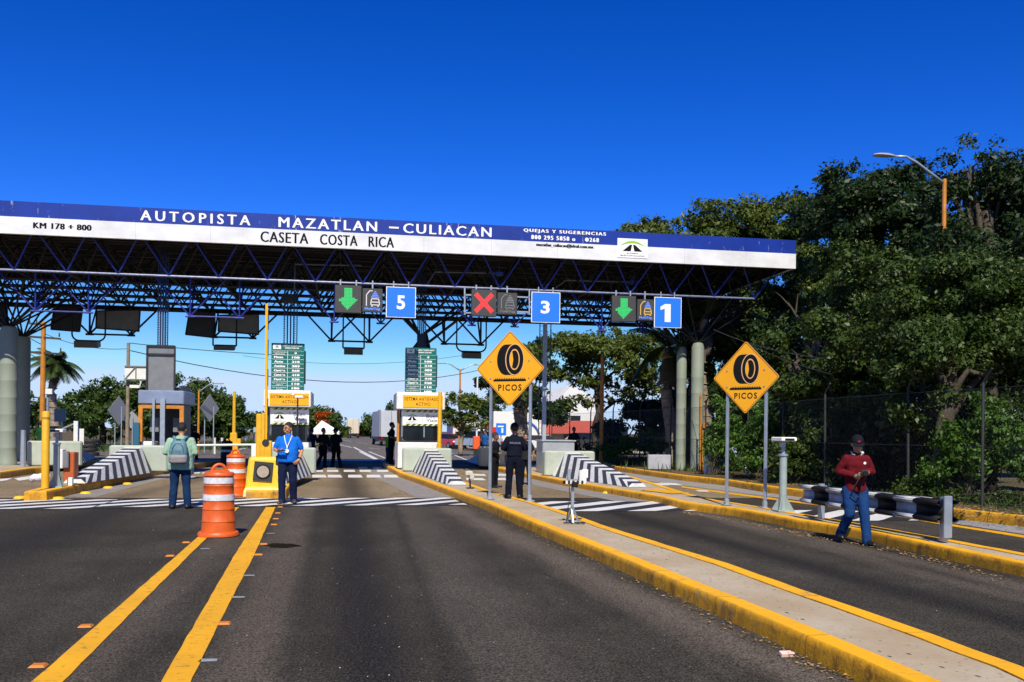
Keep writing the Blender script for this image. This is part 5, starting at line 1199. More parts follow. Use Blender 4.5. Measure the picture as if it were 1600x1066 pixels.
    SW = lambda L_: [(a_[0], a_[1], a_[2], a_[3]*wide, a_[4]) for a_ in L_]
    loft(st, SW([(hx, 0, zh, .175+belly*.35, .13+belly*.6), (hx, -lean*.15, zh+.04, .182+belly*.4, .137+belly*.8), (hx*.9, -lean*.3, 1.05+dz, .172+belly*.55, .128+belly), (hx*.75, -lean*.55, 1.18+dz, .172+belly*.4, .128+belly*.8), (hx*.6, -lean*.8, 1.31+dz, .198, .132+belly*.2), (hx*.5, -lean*.96, 1.41+dz, .19, .112), (hx*.5, -lean, 1.46+dz, .115, .08), (hx*.5, -lean*1.0, 1.49+dz, .07, .066)]))
    for s in (-1, 1):
        el, wr = T(arm[s][0]), T(arm[s][1]); caps(st, sh[s]+T((-s*.012, 0, -.002)), .070, lerp(sh[s], el, .62), .064)
        if long_sleeve: caps(st, lerp(sh[s], el, .6), .066, el, .058); caps(st, el, .057, lerp(el, wr, .9), .043)
        else: caps(st, lerp(sh[s], el, .6), .066, lerp(sh[s], el, .76), .060)
    remesh_build(st, 'shirt', smt, t, .012, .03, 2)
    if detail:
        c = MB(); c.lathe([(.078, 0), (.082, .012), (.07, .04), (.063, .04), (.066, .0)], (0, 0, 0), 20, caps=False); cc = MB(); cc.add([T((v[0], v[1]*.92, v[2]))+T((hx*.5, -lean-.0, 1.465+dz)) for v in c.v], c.f); cc.build('collar', smt, t, local=True, smooth='auto')
    # shoes
    for s in (-1, 1):
        an = T(leg[s][1]); td = T((leg[s][2]*.9, -1, 0)).normalized() if len(leg[s]) > 2 else T((0, -1, 0)); lift = leg[s][3] if len(leg[s]) > 3 else 0
        sm = MB(); base = an-T((0, 0, .09))
        for f, w_, hgt in ((-.07, .034, .075), (-.03, .037, .085), (.03, .04, .075), (.09, .046, .055), (.14, .044, .045), (.18, .032, .035)):
            q = base+td*f+T((0, 0, hgt/2+.008+max(0, -f)*lift*1.0)); sm.ball(q, 1, 12, 8, (w_, w_*1.15, hgt/2))
        sm2 = MB(); caps(sm2, base+td*-.05+T((0, 0, .05+.06*lift)), .05, base+td*.06+T((0, 0, .048)), .05); caps(sm2, base+td*.06+T((0, 0, .045)), .05, base+td*.17+T((0, 0, .035)), .04); sm2.add(sm.v, sm.f)
        remesh_build(sm2, 'shoe', mat('shoe_%03d' % int(shoes[0]*1000), shoes, .5, nscale=10), t, .01, 0, 2)
    if cap:
        cm = MB(); c0 = MB(); c0.ball((0, .018, .045), .09, 20, 12, (1.0, 1.16, 1.1)); cm.add([Hp(x, y, max(z, .03)) for x, y, z in c0.v], c0.f)
        vz = MB(); N = 12; 
        br = [(.082*math.cos(math.pi+math.pi*i/N), -.05+.11*math.sin(math.pi+math.pi*i/N)) for i in range(N+1)]
        vsb = [Hp(x, y, .043+.012*(1-abs(x)/.082)-(.02 if y < -.1 else 0)) for x, y in br]; vsb += [v+Rh @ T((0, 0, .008)) for v in vsb]; n = N+1
        vz.add(vsb, [tuple(range(n-1, -1, -1)), tuple(range(n, 2*n))]+[(i, (i+1) % n, n+(i+1) % n, n+i) for i in range(n)])
        cmm = mat('cap_cloth', cap, .85, spec=.1); o = cm.build('cap', cmm, t, local=True, smooth='auto'); vz.build('visor', cmm, o, local=True, smooth='auto')
    t['_'] = 0; del t['_']
    return t, dict(hands=hands, Hp=Hp, headc=headc, k=k, dz=dz, sh=sh, lean=lean, hx=hx)

def gl(px, py, z=0.0): return W(px, py, z)
def detach(o, t, name, label, cat):
    """what a person holds or carries is a thing of its own"""
    Mx = Matrix.Translation(t.location) @ t.rotation_euler.to_matrix().to_4x4() @ Matrix.Diagonal((*t.scale, 1))
    kids = list(o.children); all_ = [o]+kids+[g for k_ in kids for g in k_.children]
    for q in all_: q.data.transform(Mx)
    lo = Vector([min(v.co[i] for v in o.data.vertices) for i in range(3)]); hi = Vector([max(v.co[i] for v in o.data.vertices) for i in range(3)])
    base = Vector(((lo.x+hi.x)/2, (lo.y+hi.y)/2, lo.z))
    for q in all_: q.data.transform(Matrix.Translation(-base))
    o.parent = None; o.location = base; o.name = name; tag(o, label, cat)
# man in the blue polo, walking, facing us with his head turned to the left of the photo
loc = gl(449, 787); tB, I = person('walking man in a bright blue polo and dark trousers, with glasses, lanyard and phone', loc, 1.80, R(-2),
    dict(lean=.0, hip=.92, head=(R(-42), R(3)), leg={-1: ((-.115, -.075, .47), (-.10, -.13, .095), -.35, 0), 1: ((.115, -.06, .48), (.13, .03, .10), .25, .2)},
         arm={-1: ((-.275, -.02, 1.17), (-.20, -.23, 1.13), (.75, -.5, .05), (.2, .2, 1), .5), 1: ((.29, .05, 1.16), (.245, -.12, .95), (-.55, -.35, -.55), (-.6, .6, 0), .5)}),
    (.55, .24, .11), (.008, .15, .62), (.008, .014, .045), (.06, .045, .04), belly=.05, hem=.9, wide=1.12)
mb = MB(); Hp = I['Hp']
for s in (-1, 1):
    q = [Hp(s*.03+.021*math.cos(a), -.098, .012+.016*math.sin(a)) for a in [2*math.pi*i/12 for i in range(13)]]; mb.path(q, .0025, 6); mb.path([Hp(s*.05, -.096, .016), Hp(s*.074, -.06, .018), Hp(s*.082, .0, .015)], .0025, 6)
mb.path([Hp(-.01, -.1, .016), Hp(.01, -.1, .016)], .0022, 6); mb.build('glasses', M['black'], tB, local=True)
mb = MB(); mb.path([(-.075, -.06, 1.47), (-.05, -.15, 1.36), (.0, -.195, 1.21)], .009, 6); mb.path([(.085, -.05, 1.47), (.055, -.15, 1.36), (.0, -.195, 1.21)], .009, 6); mb.tube((0, -.196, 1.21), (0, -.21, 1.19), .011); o = mb.build('lanyard', M['white_clean'], tB, local=True)
MB().tube((0, -.212, 1.14), (0, -.224, 1.14), .042, n=20).build('badge', M['white_clean'], tB, local=True)
detach(MB().bbox((-.09, -.30, 1.15), (.16, .08, .014), .004, rz=-.2).build('phone', M['black'], tB, local=True), tB, 'phone', 'black phone held flat by the man in the blue polo', 'phone')
MB().tube((.243, -.115, .965), (.25, -.095, .99), .034, n=14).build('wristwatch', M['black'], tB, local=True)
MB().bbox((-.215, -.01, .93), (.07, .14, .22), .02).build('belt_pouch', M['rubber'], tB, local=True)

# man with the backpack, back turned to us, head bowed
loc = gl(281, 795); tG, I = person('man from behind in a pale green shirt with a grey blue backpack', loc, 1.74, R(180),
    dict(lean=.05, hip=.93, head=(0, R(28)), hfwd=.05, leg={-1: ((-.12, -.02, .48), (-.155, 0, .09), -.2, 0), 1: ((.12, -.02, .48), (.15, 0, .09), .2, 0)},
         arm={-1: ((-.30, .0, 1.15), (-.19, -.26, 1.12), (.7, -.5, .2), (.2, .2, 1), .5), 1: ((.30, .0, 1.15), (.19, -.26, 1.12), (-.7, -.5, .2), (-.2, .2, 1), .5)}),
    (.45, .21, .12), (.30, .46, .33), (.010, .036, .10), (.02, .02, .02), long_sleeve=True, belly=.045, hem=.80, wide=1.28)
m_bp = mat('grey_blue_nylon', (.10, .22, .27), .6, nscale=6, namt=.15, bump=.3, bscale=20); m_bp2 = mat('taupe_nylon', (.28, .25, .25), .7, nscale=6, namt=.1, bump=.3, bscale=20)
mb = MB(); loft(mb, [(0, .21, .98, .14, .06), (0, .225, 1.03, .18, .09), (0, .225, 1.2, .18, .1), (0, .205, 1.35, .15, .08), (0, .175, 1.44, .09, .05)]); bp = remesh_build(mb, 'backpack', m_bp, tG, .012, .012)
mb = MB(); loft(mb, [(0, .235, .93, .15, .06), (0, .25, .96, .183, .095), (0, .26, 1.07, .183, .1), (0, .25, 1.115, .17, .09)]); o = remesh_build(mb, 'pocket', m_bp2, bp, .012, .014)
for s in (-1, 1):
    MB().path([(s*.07, .14, 1.40), (s*.12, .07, 1.475), (s*.135, -.04, 1.46)], .028, 10).build('strap', m_bp, bp, local=True, smooth=True)
MB().path([(-.05, .215, 1.375), (-.035, .25, 1.42), (.035, .25, 1.42), (.05, .215, 1.375)], .012, 8).build('loop', M['rubber'], bp, local=True, smooth=True)
mb = MB(); mb.path([(-.12, .30, 1.12), (-.1, .315, 1.25), (-.05, .29, 1.34), (.05, .29, 1.34), (.1, .315, 1.25), (.12, .30, 1.12)], .006, 6); mb.build('zip', M['rubber'], bp, local=True)
detach(bp, tG, 'backpack', 'grey blue backpack with a taupe pocket on the back of the man in pale green', 'backpack')

# officer, back turned to us, on the long island
loc = gl(803, 778.5, KH); tP, I = person('officer from behind in navy uniform and cap between the left picos sign posts', loc, 1.67, R(176),
    dict(lean=.03, hip=.93, head=(R(4), R(14)), hfwd=.02, leg={-1: ((-.115, -.01, .48), (-.14, 0.01, .09), -.5, 0), 1: ((.115, -.01, .48), (.145, 0.02, .09), .4, 0)},
         arm={-1: ((-.275, -.02, 1.17), (-.13, -.22, 1.15), (.7, -.5, .1), (.2, .2, 1), .5), 1: ((.275, -.0, 1.17), (.15, -.22, 1.13), (-.7, -.5, .1), (-.2, .2, 1), .5)}),
    (.42, .19, .10), (.004, .006, .016), (.005, .007, .018), (.01, .01, .01), long_sleeve=True, tucked=True, cap=(.008, .01, .016), belly=.02)
mb = MB(); put_text(mb, 'POLICIA', (.13, .165, 1.28), -EX, EZ, .26, .045, .03, 1.1); mb.build('lettering', mat('dim_white_print', (.16, .18, .24), .6), tP, local=True)
mb = MB(); loft(mb, [(0, .0, 1.0, .172, .13), (0, 0, 1.04, .172, .13)]); mb.build('belt', M['black'], tP, local=True, smooth='auto')
MB().bbox((.2, .02, .93), (.06, .1, .2), .015).build('holster', M['black'], tP, local=True)

# man in the red shirt walking towards us, looking down at a camera
loc = gl(1335, 850); tR, I = person('man in dark red shirt and black cap looking down at his camera', loc, 1.66, R(-12),
    dict(lean=.04, hip=.91, head=(R(-6), R(24)), hfwd=.03, leg={-1: ((-.11, -.10, .49), (-.165, .22, .15), -.1, .9), 1: ((.10, -.16, .49), (.125, -.24, .09), .35, 0)},
         arm={-1: ((-.27, .03, 1.16), (-.06, -.22, 1.10), (.75, -.45, .15), (.1, .3, 1), .6), 1: ((.275, .02, 1.16), (.14, -.20, 1.17), (-.7, -.5, .1), (-.1, .2, -1), .6)}),
    (.50, .28, .14), (.12, .006, .010), (.010, .045, .15), (.01, .01, .01), long_sleeve=True, cap=(.008, .008, .009), hem=.86, wide=.96)
Hp = I['Hp']; m_red = mat('red_embroidery', (.6, .02, .03), .6)
star = [(.028*(1 if i % 2 == 0 else .45)*math.sin(i*math.pi/5), .028*(1 if i % 2 == 0 else .45)*math.cos(i*math.pi/5)) for i in range(10)]
MB().add([Hp(p[0], -.083+.0-(.0), .085+p[1]) + Vector((0, -.008, 0)) for p in star]+[Hp(0, -.092, .085)], [(i, (i+1) % 10, 10) for i in range(10)]).build('cap_badge', m_red, tR, local=True)
MB().tube((.1, -.14, 1.31), (.1, -.152, 1.31), .022, n=8).build('shirt_badge', M['white_clean'], tR, local=True)
mb = MB(); mb.bbox((.05, -.29, 1.16), (.13, .06, .085), .012, rz=.2); c = mb.build('camera_body', M['rubber'], tR, local=True); MB().tube((.045, -.31, 1.155), (.04, -.375, 1.15), .036, n=16).build('lens', M['black'], c, local=True)
mb = MB(); mb.path([(-.0, -.29, 1.13), (-.05, -.26, 1.02), (-.1, -.22, .90), (-.12, -.19, .81), (-.07, -.18, .755), (.0, -.18, .77), (.03, -.19, .86), (.03, -.22, .98), (.07, -.28, 1.12)], .010, 6); mb.build('camera_strap', M['rubber'], c, local=True, smooth=True)
detach(c, tR, 'camera', 'black camera with a hanging strap held by the man in red', 'camera')
mb = MB(); mb.path([(-.075, -.02, 1.49), (-.08, -.1, 1.45), (-.05, -.13, 1.44)], .013, 8); mb.path([(.075, -.02, 1.49), (.08, -.1, 1.45), (.05, -.13, 1.44)], .013, 8); mb.ball((.07, -.11, 1.47), .03, 10, 8); mb.build('neck_headphones', mat('pale_plastic', (.5, .55, .5), .4), tR, local=True, smooth='auto')
mb = MB(); mb.tube((-.075, -.205, 1.10), (-.05, -.225, 1.105), .033, n=12); mb.build('wristwatch', mat('teal_watch', (.05, .25, .22), .4), tR, local=True)

# small figures in and beyond the lanes
STAND = dict(lean=.02, hip=.93, head=(0, R(8)), leg={-1: ((-.11, -.01, .48), (-.13, 0, .09), -.3, 0), 1: ((.11, -.01, .48), (.13, 0, .09), .3, 0)}, arm={-1: ((-.27, 0, 1.16), (-.2, -.2, 1.1)), 1: ((.27, 0, 1.16), (.24, -.05, .92))})
STEP = dict(lean=.06, hip=.92, head=(R(20), R(5)), leg={-1: ((-.16, -.22, .52), (-.3, -.16, .16), -.3, .3), 1: ((.11, .0, .48), (.12, .05, .09), .3, 0)}, arm={-1: ((-.26, -.05, 1.16), (-.22, -.25, 1.08)), 1: ((.27, .05, 1.16), (.28, -.02, .92))})
STRIDE = dict(lean=.08, hip=.91, head=(R(30), R(14)), leg={-1: ((-.14, -.1, .48), (-.2, .02, .1), -.3, .2), 1: ((.1, -.04, .48), (.16, -.03, .09), .3, 0)}, arm={-1: ((-.25, -.08, 1.16), (-.16, -.28, 1.1)), 1: ((.27, .06, 1.16), (.27, .0, .92))})
BK = (.008, .009, .012); dark_sk = (.2, .09, .05)
def small(label, px, py, H, yaw, P, shirt=BK, tr=BK, z=0.0, **kw):
    return person(label, gl(px, py, z), H, yaw, P, kw.pop('skin', dark_sk), shirt, tr, BK, vox=.014, detail=False, **kw)
small('standing man in dark clothes at the shaded edge of the left white booth', 486, 730, 1.72, R(160), STAND, shirt=(.01, .02, .05), long_sleeve=True)
small('dark figure with one leg stepping left in the shade of the middle lane', 504, 730.5, 1.72, R(25), STEP, long_sleeve=True)
t3, _ = small('dark figure in a hat carrying a round disc in the shaded middle lane', 525, 730.5, 1.74, R(200), STRIDE, long_sleeve=True, cap=(.01, .01, .01))
detach(MB().tube((.2, -.12, .82), (.2, -.15, .82), .15, n=20).build('disc', mat('tan_disc', (.12, .09, .06), .7), t3, local=True), t3, 'disc', 'tan round disc carried low by the dark figure in a hat', 'disc')
small('guard in black leaning at the left wall of the right white booth', 611, 727, 1.9, R(80), STAND, z=.1, long_sleeve=False, skin=(.25, .12, .07))
v, _ = small('person with a lime vest in the shade left of the right booth', 606.5, 723, 1.55, R(120), STAND, shirt=(.45, .6, .02), tr=(.02, .05, .12))
small('dark haired woman in black facing left beside the officer in navy', 772, 762, 1.62, R(60), STAND, z=.0, hair=(.05, .02, .012), long_sleeve=True)
small('man in black partly hidden behind the right shoulder of the officer in navy', 821, 758, 1.62, R(-20), STAND, shirt=(.02, .02, .02), skin=(.3, .15, .09))
small('person in a blue shirt far behind the left picos sign post', 758, 716, 1.7, R(-40), STAND, shirt=(.01, .09, .35), tr=(.01, .02, .05))
small('person in a dark cap beside the small orange box far behind the left picos sign', 752, 714, 1.8, R(20), STAND, shirt=(.03, .03, .04), cap=(.02, .02, .03))
small('person in blue walking by the back of the parked white box truck', 586, 690.2, 1.75, R(10), STAND, shirt=(.02, .2, .55), tr=(.03, .05, .1))
small('dark figure standing before the fence right of the grey metal cabinet', 896, 724, 1.7, R(0), STAND, shirt=(.02, .02, .02), z=.2)
small('person in a green top in the shade right of the left canopy columns', 64, 726, 1.65, R(150), STAND, shirt=(.008, .06, .02), tr=(.01, .01, .01), z=.2)
small('dark figure with raised shoulders in the shade right of the dark left booth', 303, 722, 1.7, R(180), STAND, shirt=(.01, .015, .02))

# ================================================================ VEGETATION
def leaf_mat(name, c1, c2, c3, rough=.5):
    g = NG(name, rough, .35); geo = g.nt.nodes.new('ShaderNodeNewGeometry'); r = geo.outputs['Random Per Island']
    n = g.noise(.8, 3); c = g.mix(r, c1, c2); c = g.mix(g.rng(n, .45, .65), c, c3); g.col(c)
    g.p.inputs['Transmission Weight'].default_value = 0.0
    tr = g.nt.nodes.new('ShaderNodeBsdfTranslucent'); g.link(c, tr.inputs[0]); ms = g.nt.nodes.new('ShaderNodeMixShader'); ms.inputs[0].default_value = .22
    out = [n_ for n_ in g.nt.nodes if n_.type == 'OUTPUT_MATERIAL'][0]; g.link(g.p.outputs[0], ms.inputs[1]); g.link(tr.outputs[0], ms.inputs[2]); g.link(ms.outputs[0], out.inputs[0])
    return g.m
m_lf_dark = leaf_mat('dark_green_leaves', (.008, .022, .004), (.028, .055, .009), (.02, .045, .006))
m_lf_mid = leaf_mat('green_leaves', (.018, .042, .006), (.065, .105, .013), (.045, .078, .009))
m_lf_yel = leaf_mat('yellow_green_leaves', (.05, .08, .010), (.12, .15, .018), (.08, .115, .012))
m_lf_far = leaf_mat('deep_green_leaves', (.018, .042, .006), (.07, .12, .013), (.045, .085, .009))
m_lf_vine = leaf_mat('fresh_green_vine', (.03, .08, .008), (.09, .18, .02), (.05, .11, .012))
m_lf_grey = leaf_mat('dry_palm_leaves', (.07, .06, .04), (.16, .14, .10), (.1, .09, .055))
m_bark = mat('brown_bark', (.08, .058, .04), .9, nscale=5, namt=.25, bump=.8, bscale=14)
m_bark_pale = mat('pale_bark', (.34, .27, .2), .9, nscale=4, namt=.25, bump=.7, bscale=14)
def leaves(blobs, n, size, clump=.4, per=34, up=.35, shell=.62, flat=.75, puff=.36):
    """blobs: (centre, (rx, ry, rz)). Crown > puffs (branch ends) > clumps > leaves, so that gaps and clumps show."""
    C_ = np.array([list(b[0]) for b in blobs]); S = np.array([b[1] for b in blobs], float); area = (S[:, 0]*S[:, 2]+S[:, 1]*S[:, 2]); wgt = area**.6; wgt /= wgt.sum()
    np_ = 15*len(blobs); k = rng.choice(len(blobs), np_, p=wgt); d = rng.normal(size=(np_, 3)); d[:, 2] = d[:, 2]*.9+.12; d /= np.linalg.norm(d, axis=1)[:, None]
    rad = (shell+(1.06-shell)*rng.random(np_)**.6)*.92; pc = C_[k]+d*S[k]*rad[:, None]; ps = S[k]*puff*(.55+.75*rng.random(np_))[:, None]; ps[:, 2] *= .8
    nc = max(1, n//per); pw = ps[:, 0]*ps[:, 2]; pk = rng.choice(np_, nc, p=pw/pw.sum()); e = rng.normal(size=(nc, 3)); e[:, 2] += .25; e /= np.linalg.norm(e, axis=1)[:, None]
    cc = pc[pk]+e*ps[pk]*(.55+.5*rng.random(nc))[:, None]; m = nc*per; idx = np.repeat(np.arange(nc), per); cs = clump*(.45+.9*rng.random(nc)**1.5)
    off = rng.normal(size=(m, 3)); off /= np.maximum(np.linalg.norm(off, axis=1)[:, None], 1e-6); off *= (rng.random(m)**.5)[:, None]; off[:, 2] *= flat
    p = cc[idx]+off*cs[idx][:, None]
    nrm = e[idx]*.5+off*.6+rng.normal(size=(m, 3))*.65+np.array([0, 0, up]); nrm /= np.linalg.norm(nrm, axis=1)[:, None]
    a = np.cross(nrm, rng.normal(size=(m, 3))); a /= np.linalg.norm(a, axis=1)[:, None]; b = np.cross(nrm, a)
    s = size*(.4+1.25*rng.random(m)**1.8)*(.75+.5*rng.random(nc))[idx]; a *= s[:, None]; b *= (s*.48)[:, None]; bend = nrm*(s*.18)[:, None]
    return np.stack([p-a, p-b*1.0+bend-a*.15, p+a, p+b+bend-a*.15], 1).reshape(-1, 3)
def np_mesh(name, V, m, parent=None, base=(0, 0, 0)):
    me = bpy.data.meshes.new(name); off = WL[parent] if parent is not None else Vector(base)
    V = V-np.array(list(off)); nq = len(V)//4
    me.vertices.add(len(V)); me.vertices.foreach_set('co', V.astype(np.float32).ravel())
    me.loops.add(nq*4); me.loops.foreach_set('vertex_index', np.arange(nq*4, dtype=np.int32))
    me.polygons.add(nq); me.polygons.foreach_set('loop_start', np.arange(0, nq*4, 4, dtype=np.int32))
    me.update(calc_edges=True); me.materials.append(m)
    o = bpy.data.objects.new(name, me); COL.objects.link(o)
    if parent is not None: o.parent = parent; WL[o] = Vector(WL[parent])
    else: o.location = off; WL[o] = Vector(off)
    return o
def trunk_mb(base, top, r, targets, wob=.25):
    mb = MB(); N = 8; pts = []
    for k in range(N+1):
        f = k/N; p = base.lerp(top, f); p = p+Vector((wob*noise.noise(p*.5), wob*noise.noise(p*.5+Vector((9, 0, 0))), 0))*math.sin(f*math.pi); pts.append(p)
    mb.path(pts, r, 10, r*.5)
    for tg in targets:
        tg = Vector(tg); s = pts[int(N*random.uniform(.5, .95))]; mid = s.lerp(tg, .5)+Vector((random.uniform(-.3, .3), random.uniform(-.3, .3), random.uniform(0, .5))); tg = s.lerp(tg, .82); q = [s, s.lerp(mid, .5)+Vector((0, 0, .1)), mid, mid.lerp(tg, .5), tg]; mb.path(q, r*.42, 7, r*.08)
        for _ in range(3):
            e = tg+Vector((random.gauss(0, 1), random.gauss(0, 1), random.gauss(.3, .7)))*max(.3, (tg-mid).length*.22); mb.path([mid.lerp(tg, random.uniform(.2, .8)), tg.lerp(e, .5), e], r*.14, 5, r*.03)
    return mb
def tree(label, base, blobs, n, size, m, r=.2, bark=None, clump=.4, cat='tree', name='tree', group=None, shell=.6, per=34, up=.35):
    t = thing(name, label, cat, tuple(base), group=group)
    bl = [(Vector(b[0]), b[1]) for b in blobs]; cz = sum(b[0].z for b in bl)/len(bl); cx = sum(b[0].x for b in bl)/len(bl); cy = sum(b[0].y for b in bl)/len(bl)
    top = Vector((lerp(base.x, cx, .7), lerp(base.y, cy, .7), lerp(base.z, cz, .9)))
    trunk_mb(Vector(base), top, r, [b[0] for b in bl[:7]]).build('trunk', bark or m_bark, t, smooth=True)
    np_mesh('crown', leaves(bl, n, size, clump, per, up, shell), m, t); return t
def bp(px, py, D, rx, rz, ry=None):       # blob by pixel and depth; radii in photo pixels
    k = D/FPX; return (WD(px, py, D), (rx*k, (ry or rx)*k, rz*k))
def gb(px, D, z=0.2): p = at_ground(px, D, z); return p
G_R = 'trees beyond the right fence'
# the great mass on the right, tree by tree
tree('broad yellow green tree rising above the right end of the canopy', gb(1075, 46), [bp(1060, 395, 46, 85, 62), bp(1150, 375, 46, 90, 52), bp(1245, 360, 47, 80, 52), bp(1010, 380, 46, 35, 32), bp(1180, 460, 45, 110, 80), bp(1060, 470, 47, 70, 45)], 64000, .10, m_lf_yel, .35, clump=.42, group=G_R)
tree('dark tree whose jagged branch tips stand against the sky left of the orange lamp pole', gb(1330, 32), [bp(1340, 330, 31, 60, 45), bp(1305, 285, 31, 22, 20), bp(1318, 268, 31, 17, 12), bp(1400, 300, 32, 42, 38), bp(1425, 275, 32, 36, 18), bp(1300, 262, 31, 12, 10), bp(1328, 283, 31, 14, 12), bp(1350, 296, 31, 14, 12), bp(1405, 262, 32, 16, 9), bp(1278, 306, 31, 14, 9), bp(1285, 345, 38, 45, 36), bp(1390, 370, 31, 75, 55)], 62000, .075, m_lf_dark, .3, clump=.36, group=G_R)
tree('tall dark tree at the right edge of the photo, highest of all', gb(1540, 25), [bp(1500, 245, 26, 22, 26), bp(1476, 240, 26, 10, 13), bp(1506, 222, 26, 11, 12), bp(1488, 262, 26, 14, 12), bp(1570, 226, 26, 13, 12), bp(1595, 245, 26, 14, 10), bp(1548, 250, 26, 15, 12), bp(1565, 262, 26, 28, 20), bp(1540, 300, 26, 70, 48), bp(1600, 330, 26, 70, 70), bp(1480, 330, 26, 40, 50), bp(1550, 400, 25, 90, 60), bp(1640, 420, 26, 80, 90)], 90000, .062, m_lf_dark, .3, clump=.34, group=G_R)
tree('wide glossy green tree whose crown hangs behind the right picos sign', gb(1250, 29), [bp(1225, 455, 41, 55, 55), bp(1322, 425, 31, 55, 50), bp(1370, 440, 28, 80, 60), bp(1250, 545, 33, 60, 60), bp(1350, 540, 27.5, 90, 70), bp(1190, 490, 42, 40, 50), bp(1290, 610, 29, 70, 35), bp(1390, 600, 27, 60, 50)], 100000, .066, m_lf_mid, .28, clump=.38, group=G_R)
olive = tree('dense olive green tree filling the right edge below the tall one', gb(1462, 21.5), [bp(1450, 450, 23, 80, 55), bp(1540, 470, 22.5, 85, 70), bp(1480, 560, 22, 80, 65), bp(1570, 580, 21.5, 80, 70), bp(1420, 540, 23, 50, 60), bp(1600, 500, 22, 70, 80), bp(1430, 640, 22.5, 45, 30)], 120000, .052, m_lf_mid, .26, m_bark, clump=.34, group=G_R)
tree('dark leafy tree in the gap between the right columns and the right picos sign', gb(1150, 40), [bp(1130, 560, 40, 60, 60), bp(1190, 600, 38, 60, 55), bp(1110, 500, 42, 50, 40), bp(1210, 540, 37, 45, 60)], 30000, .09, m_lf_dark, .25, clump=.45, group=G_R)
# airy trees behind the right half of the canopy
tree('airy spreading tree seen under the canopy right of the left picos sign', gb(930, 60), [bp(880, 545, 60, 60, 28), bp(950, 540, 60, 70, 32), bp(1010, 560, 59, 50, 40), bp(915, 590, 60, 60, 22), bp(860, 590, 61, 36, 18), bp(990, 610, 60, 50, 28), bp(935, 630, 60, 50, 16)], 27000, .12, m_lf_yel, .28, clump=.5, group=G_R, shell=.35, per=26)
tree('tree with dark layered branches behind the left picos sign', gb(815, 70), [bp(830, 545, 70, 34, 22), bp(770, 600, 70, 24, 10), bp(805, 620, 70, 40, 18), bp(860, 640, 70, 40, 20), bp(845, 575, 70, 30, 20)], 12000, .17, m_lf_dark, .3, clump=.6, group=G_R, shell=.3, per=24)
tree('small round green tree between the right booth and the left picos sign', gb(720, 62, .1), [bp(715, 640, 62, 34, 24), bp(745, 632, 62, 24, 16), bp(700, 655, 62, 26, 18), bp(738, 660, 62, 26, 16), bp(722, 618, 62, 20, 14), bp(715, 675, 62, 18, 9)], 8500, .10, m_lf_yel, .16, m_bark_pale, clump=.36, shell=.4)
tree('low dark tree behind the fence under the canopy, right of the orange pole', gb(1020, 50), [bp(930, 700, 54, 50, 12), bp(975, 680, 52, 50, 20), bp(1030, 655, 52, 55, 38), bp(1085, 620, 48, 45, 50), bp(1060, 690, 47, 50, 26)], 26000, .12, m_lf_dark, .2, clump=.45, group=G_R)
tree('dark tree filling the gaps high behind the wide glossy one', gb(1330, 46), [bp(1190, 420, 47, 70, 60), bp(1290, 450, 46, 80, 80), bp(1390, 480, 45, 90, 90), bp(1480, 450, 44, 90, 90), bp(1580, 470, 43, 80, 100), bp(1240, 560, 46, 80, 60), bp(1350, 600, 45, 80, 60), bp(1500, 600, 44, 90, 60), bp(1300, 690, 46, 110, 50), bp(1420, 700, 44, 110, 50), bp(1180, 680, 47, 60, 40), bp(1250, 350, 47, 60, 60)], 110000, .13, m_lf_dark, .3, clump=.5, group=G_R, shell=.3)
_l = olive.location; dup(olive, _l+Vector((7.5, -4.5, 0)), .8, 'olive green tree past the right edge of the photo, nearer one'); dup(olive, _l+Vector((14, -6, 0)), 2.1, 'olive green tree past the right edge of the photo, farther one'); dup(olive, _l+Vector((13, 9, 0)), 3.3, 'olive green tree past the right edge of the photo, behind the others', 1.25)
# dark thicket that closes the view below the crowns
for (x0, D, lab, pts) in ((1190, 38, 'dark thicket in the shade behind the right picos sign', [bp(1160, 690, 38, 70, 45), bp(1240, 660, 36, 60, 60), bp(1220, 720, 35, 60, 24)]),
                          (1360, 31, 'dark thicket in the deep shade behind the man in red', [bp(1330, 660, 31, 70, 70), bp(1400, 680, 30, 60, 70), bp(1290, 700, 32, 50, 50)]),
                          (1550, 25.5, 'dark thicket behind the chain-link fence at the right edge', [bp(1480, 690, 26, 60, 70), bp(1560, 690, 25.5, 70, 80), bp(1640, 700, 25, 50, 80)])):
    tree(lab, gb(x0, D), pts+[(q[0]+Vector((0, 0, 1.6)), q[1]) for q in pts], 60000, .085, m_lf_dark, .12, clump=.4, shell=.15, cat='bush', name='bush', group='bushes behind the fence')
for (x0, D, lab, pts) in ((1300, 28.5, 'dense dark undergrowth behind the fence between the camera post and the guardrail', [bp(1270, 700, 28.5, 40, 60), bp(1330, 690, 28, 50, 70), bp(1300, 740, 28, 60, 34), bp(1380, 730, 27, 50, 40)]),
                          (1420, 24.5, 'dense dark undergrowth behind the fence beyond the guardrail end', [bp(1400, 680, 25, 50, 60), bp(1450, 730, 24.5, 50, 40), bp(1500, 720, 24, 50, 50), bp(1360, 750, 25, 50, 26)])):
    tree(lab, gb(x0, D), pts, 50000, .08, m_lf_dark, .06, clump=.3, shell=.15, cat='bush', name='bush', group='bushes behind the fence')
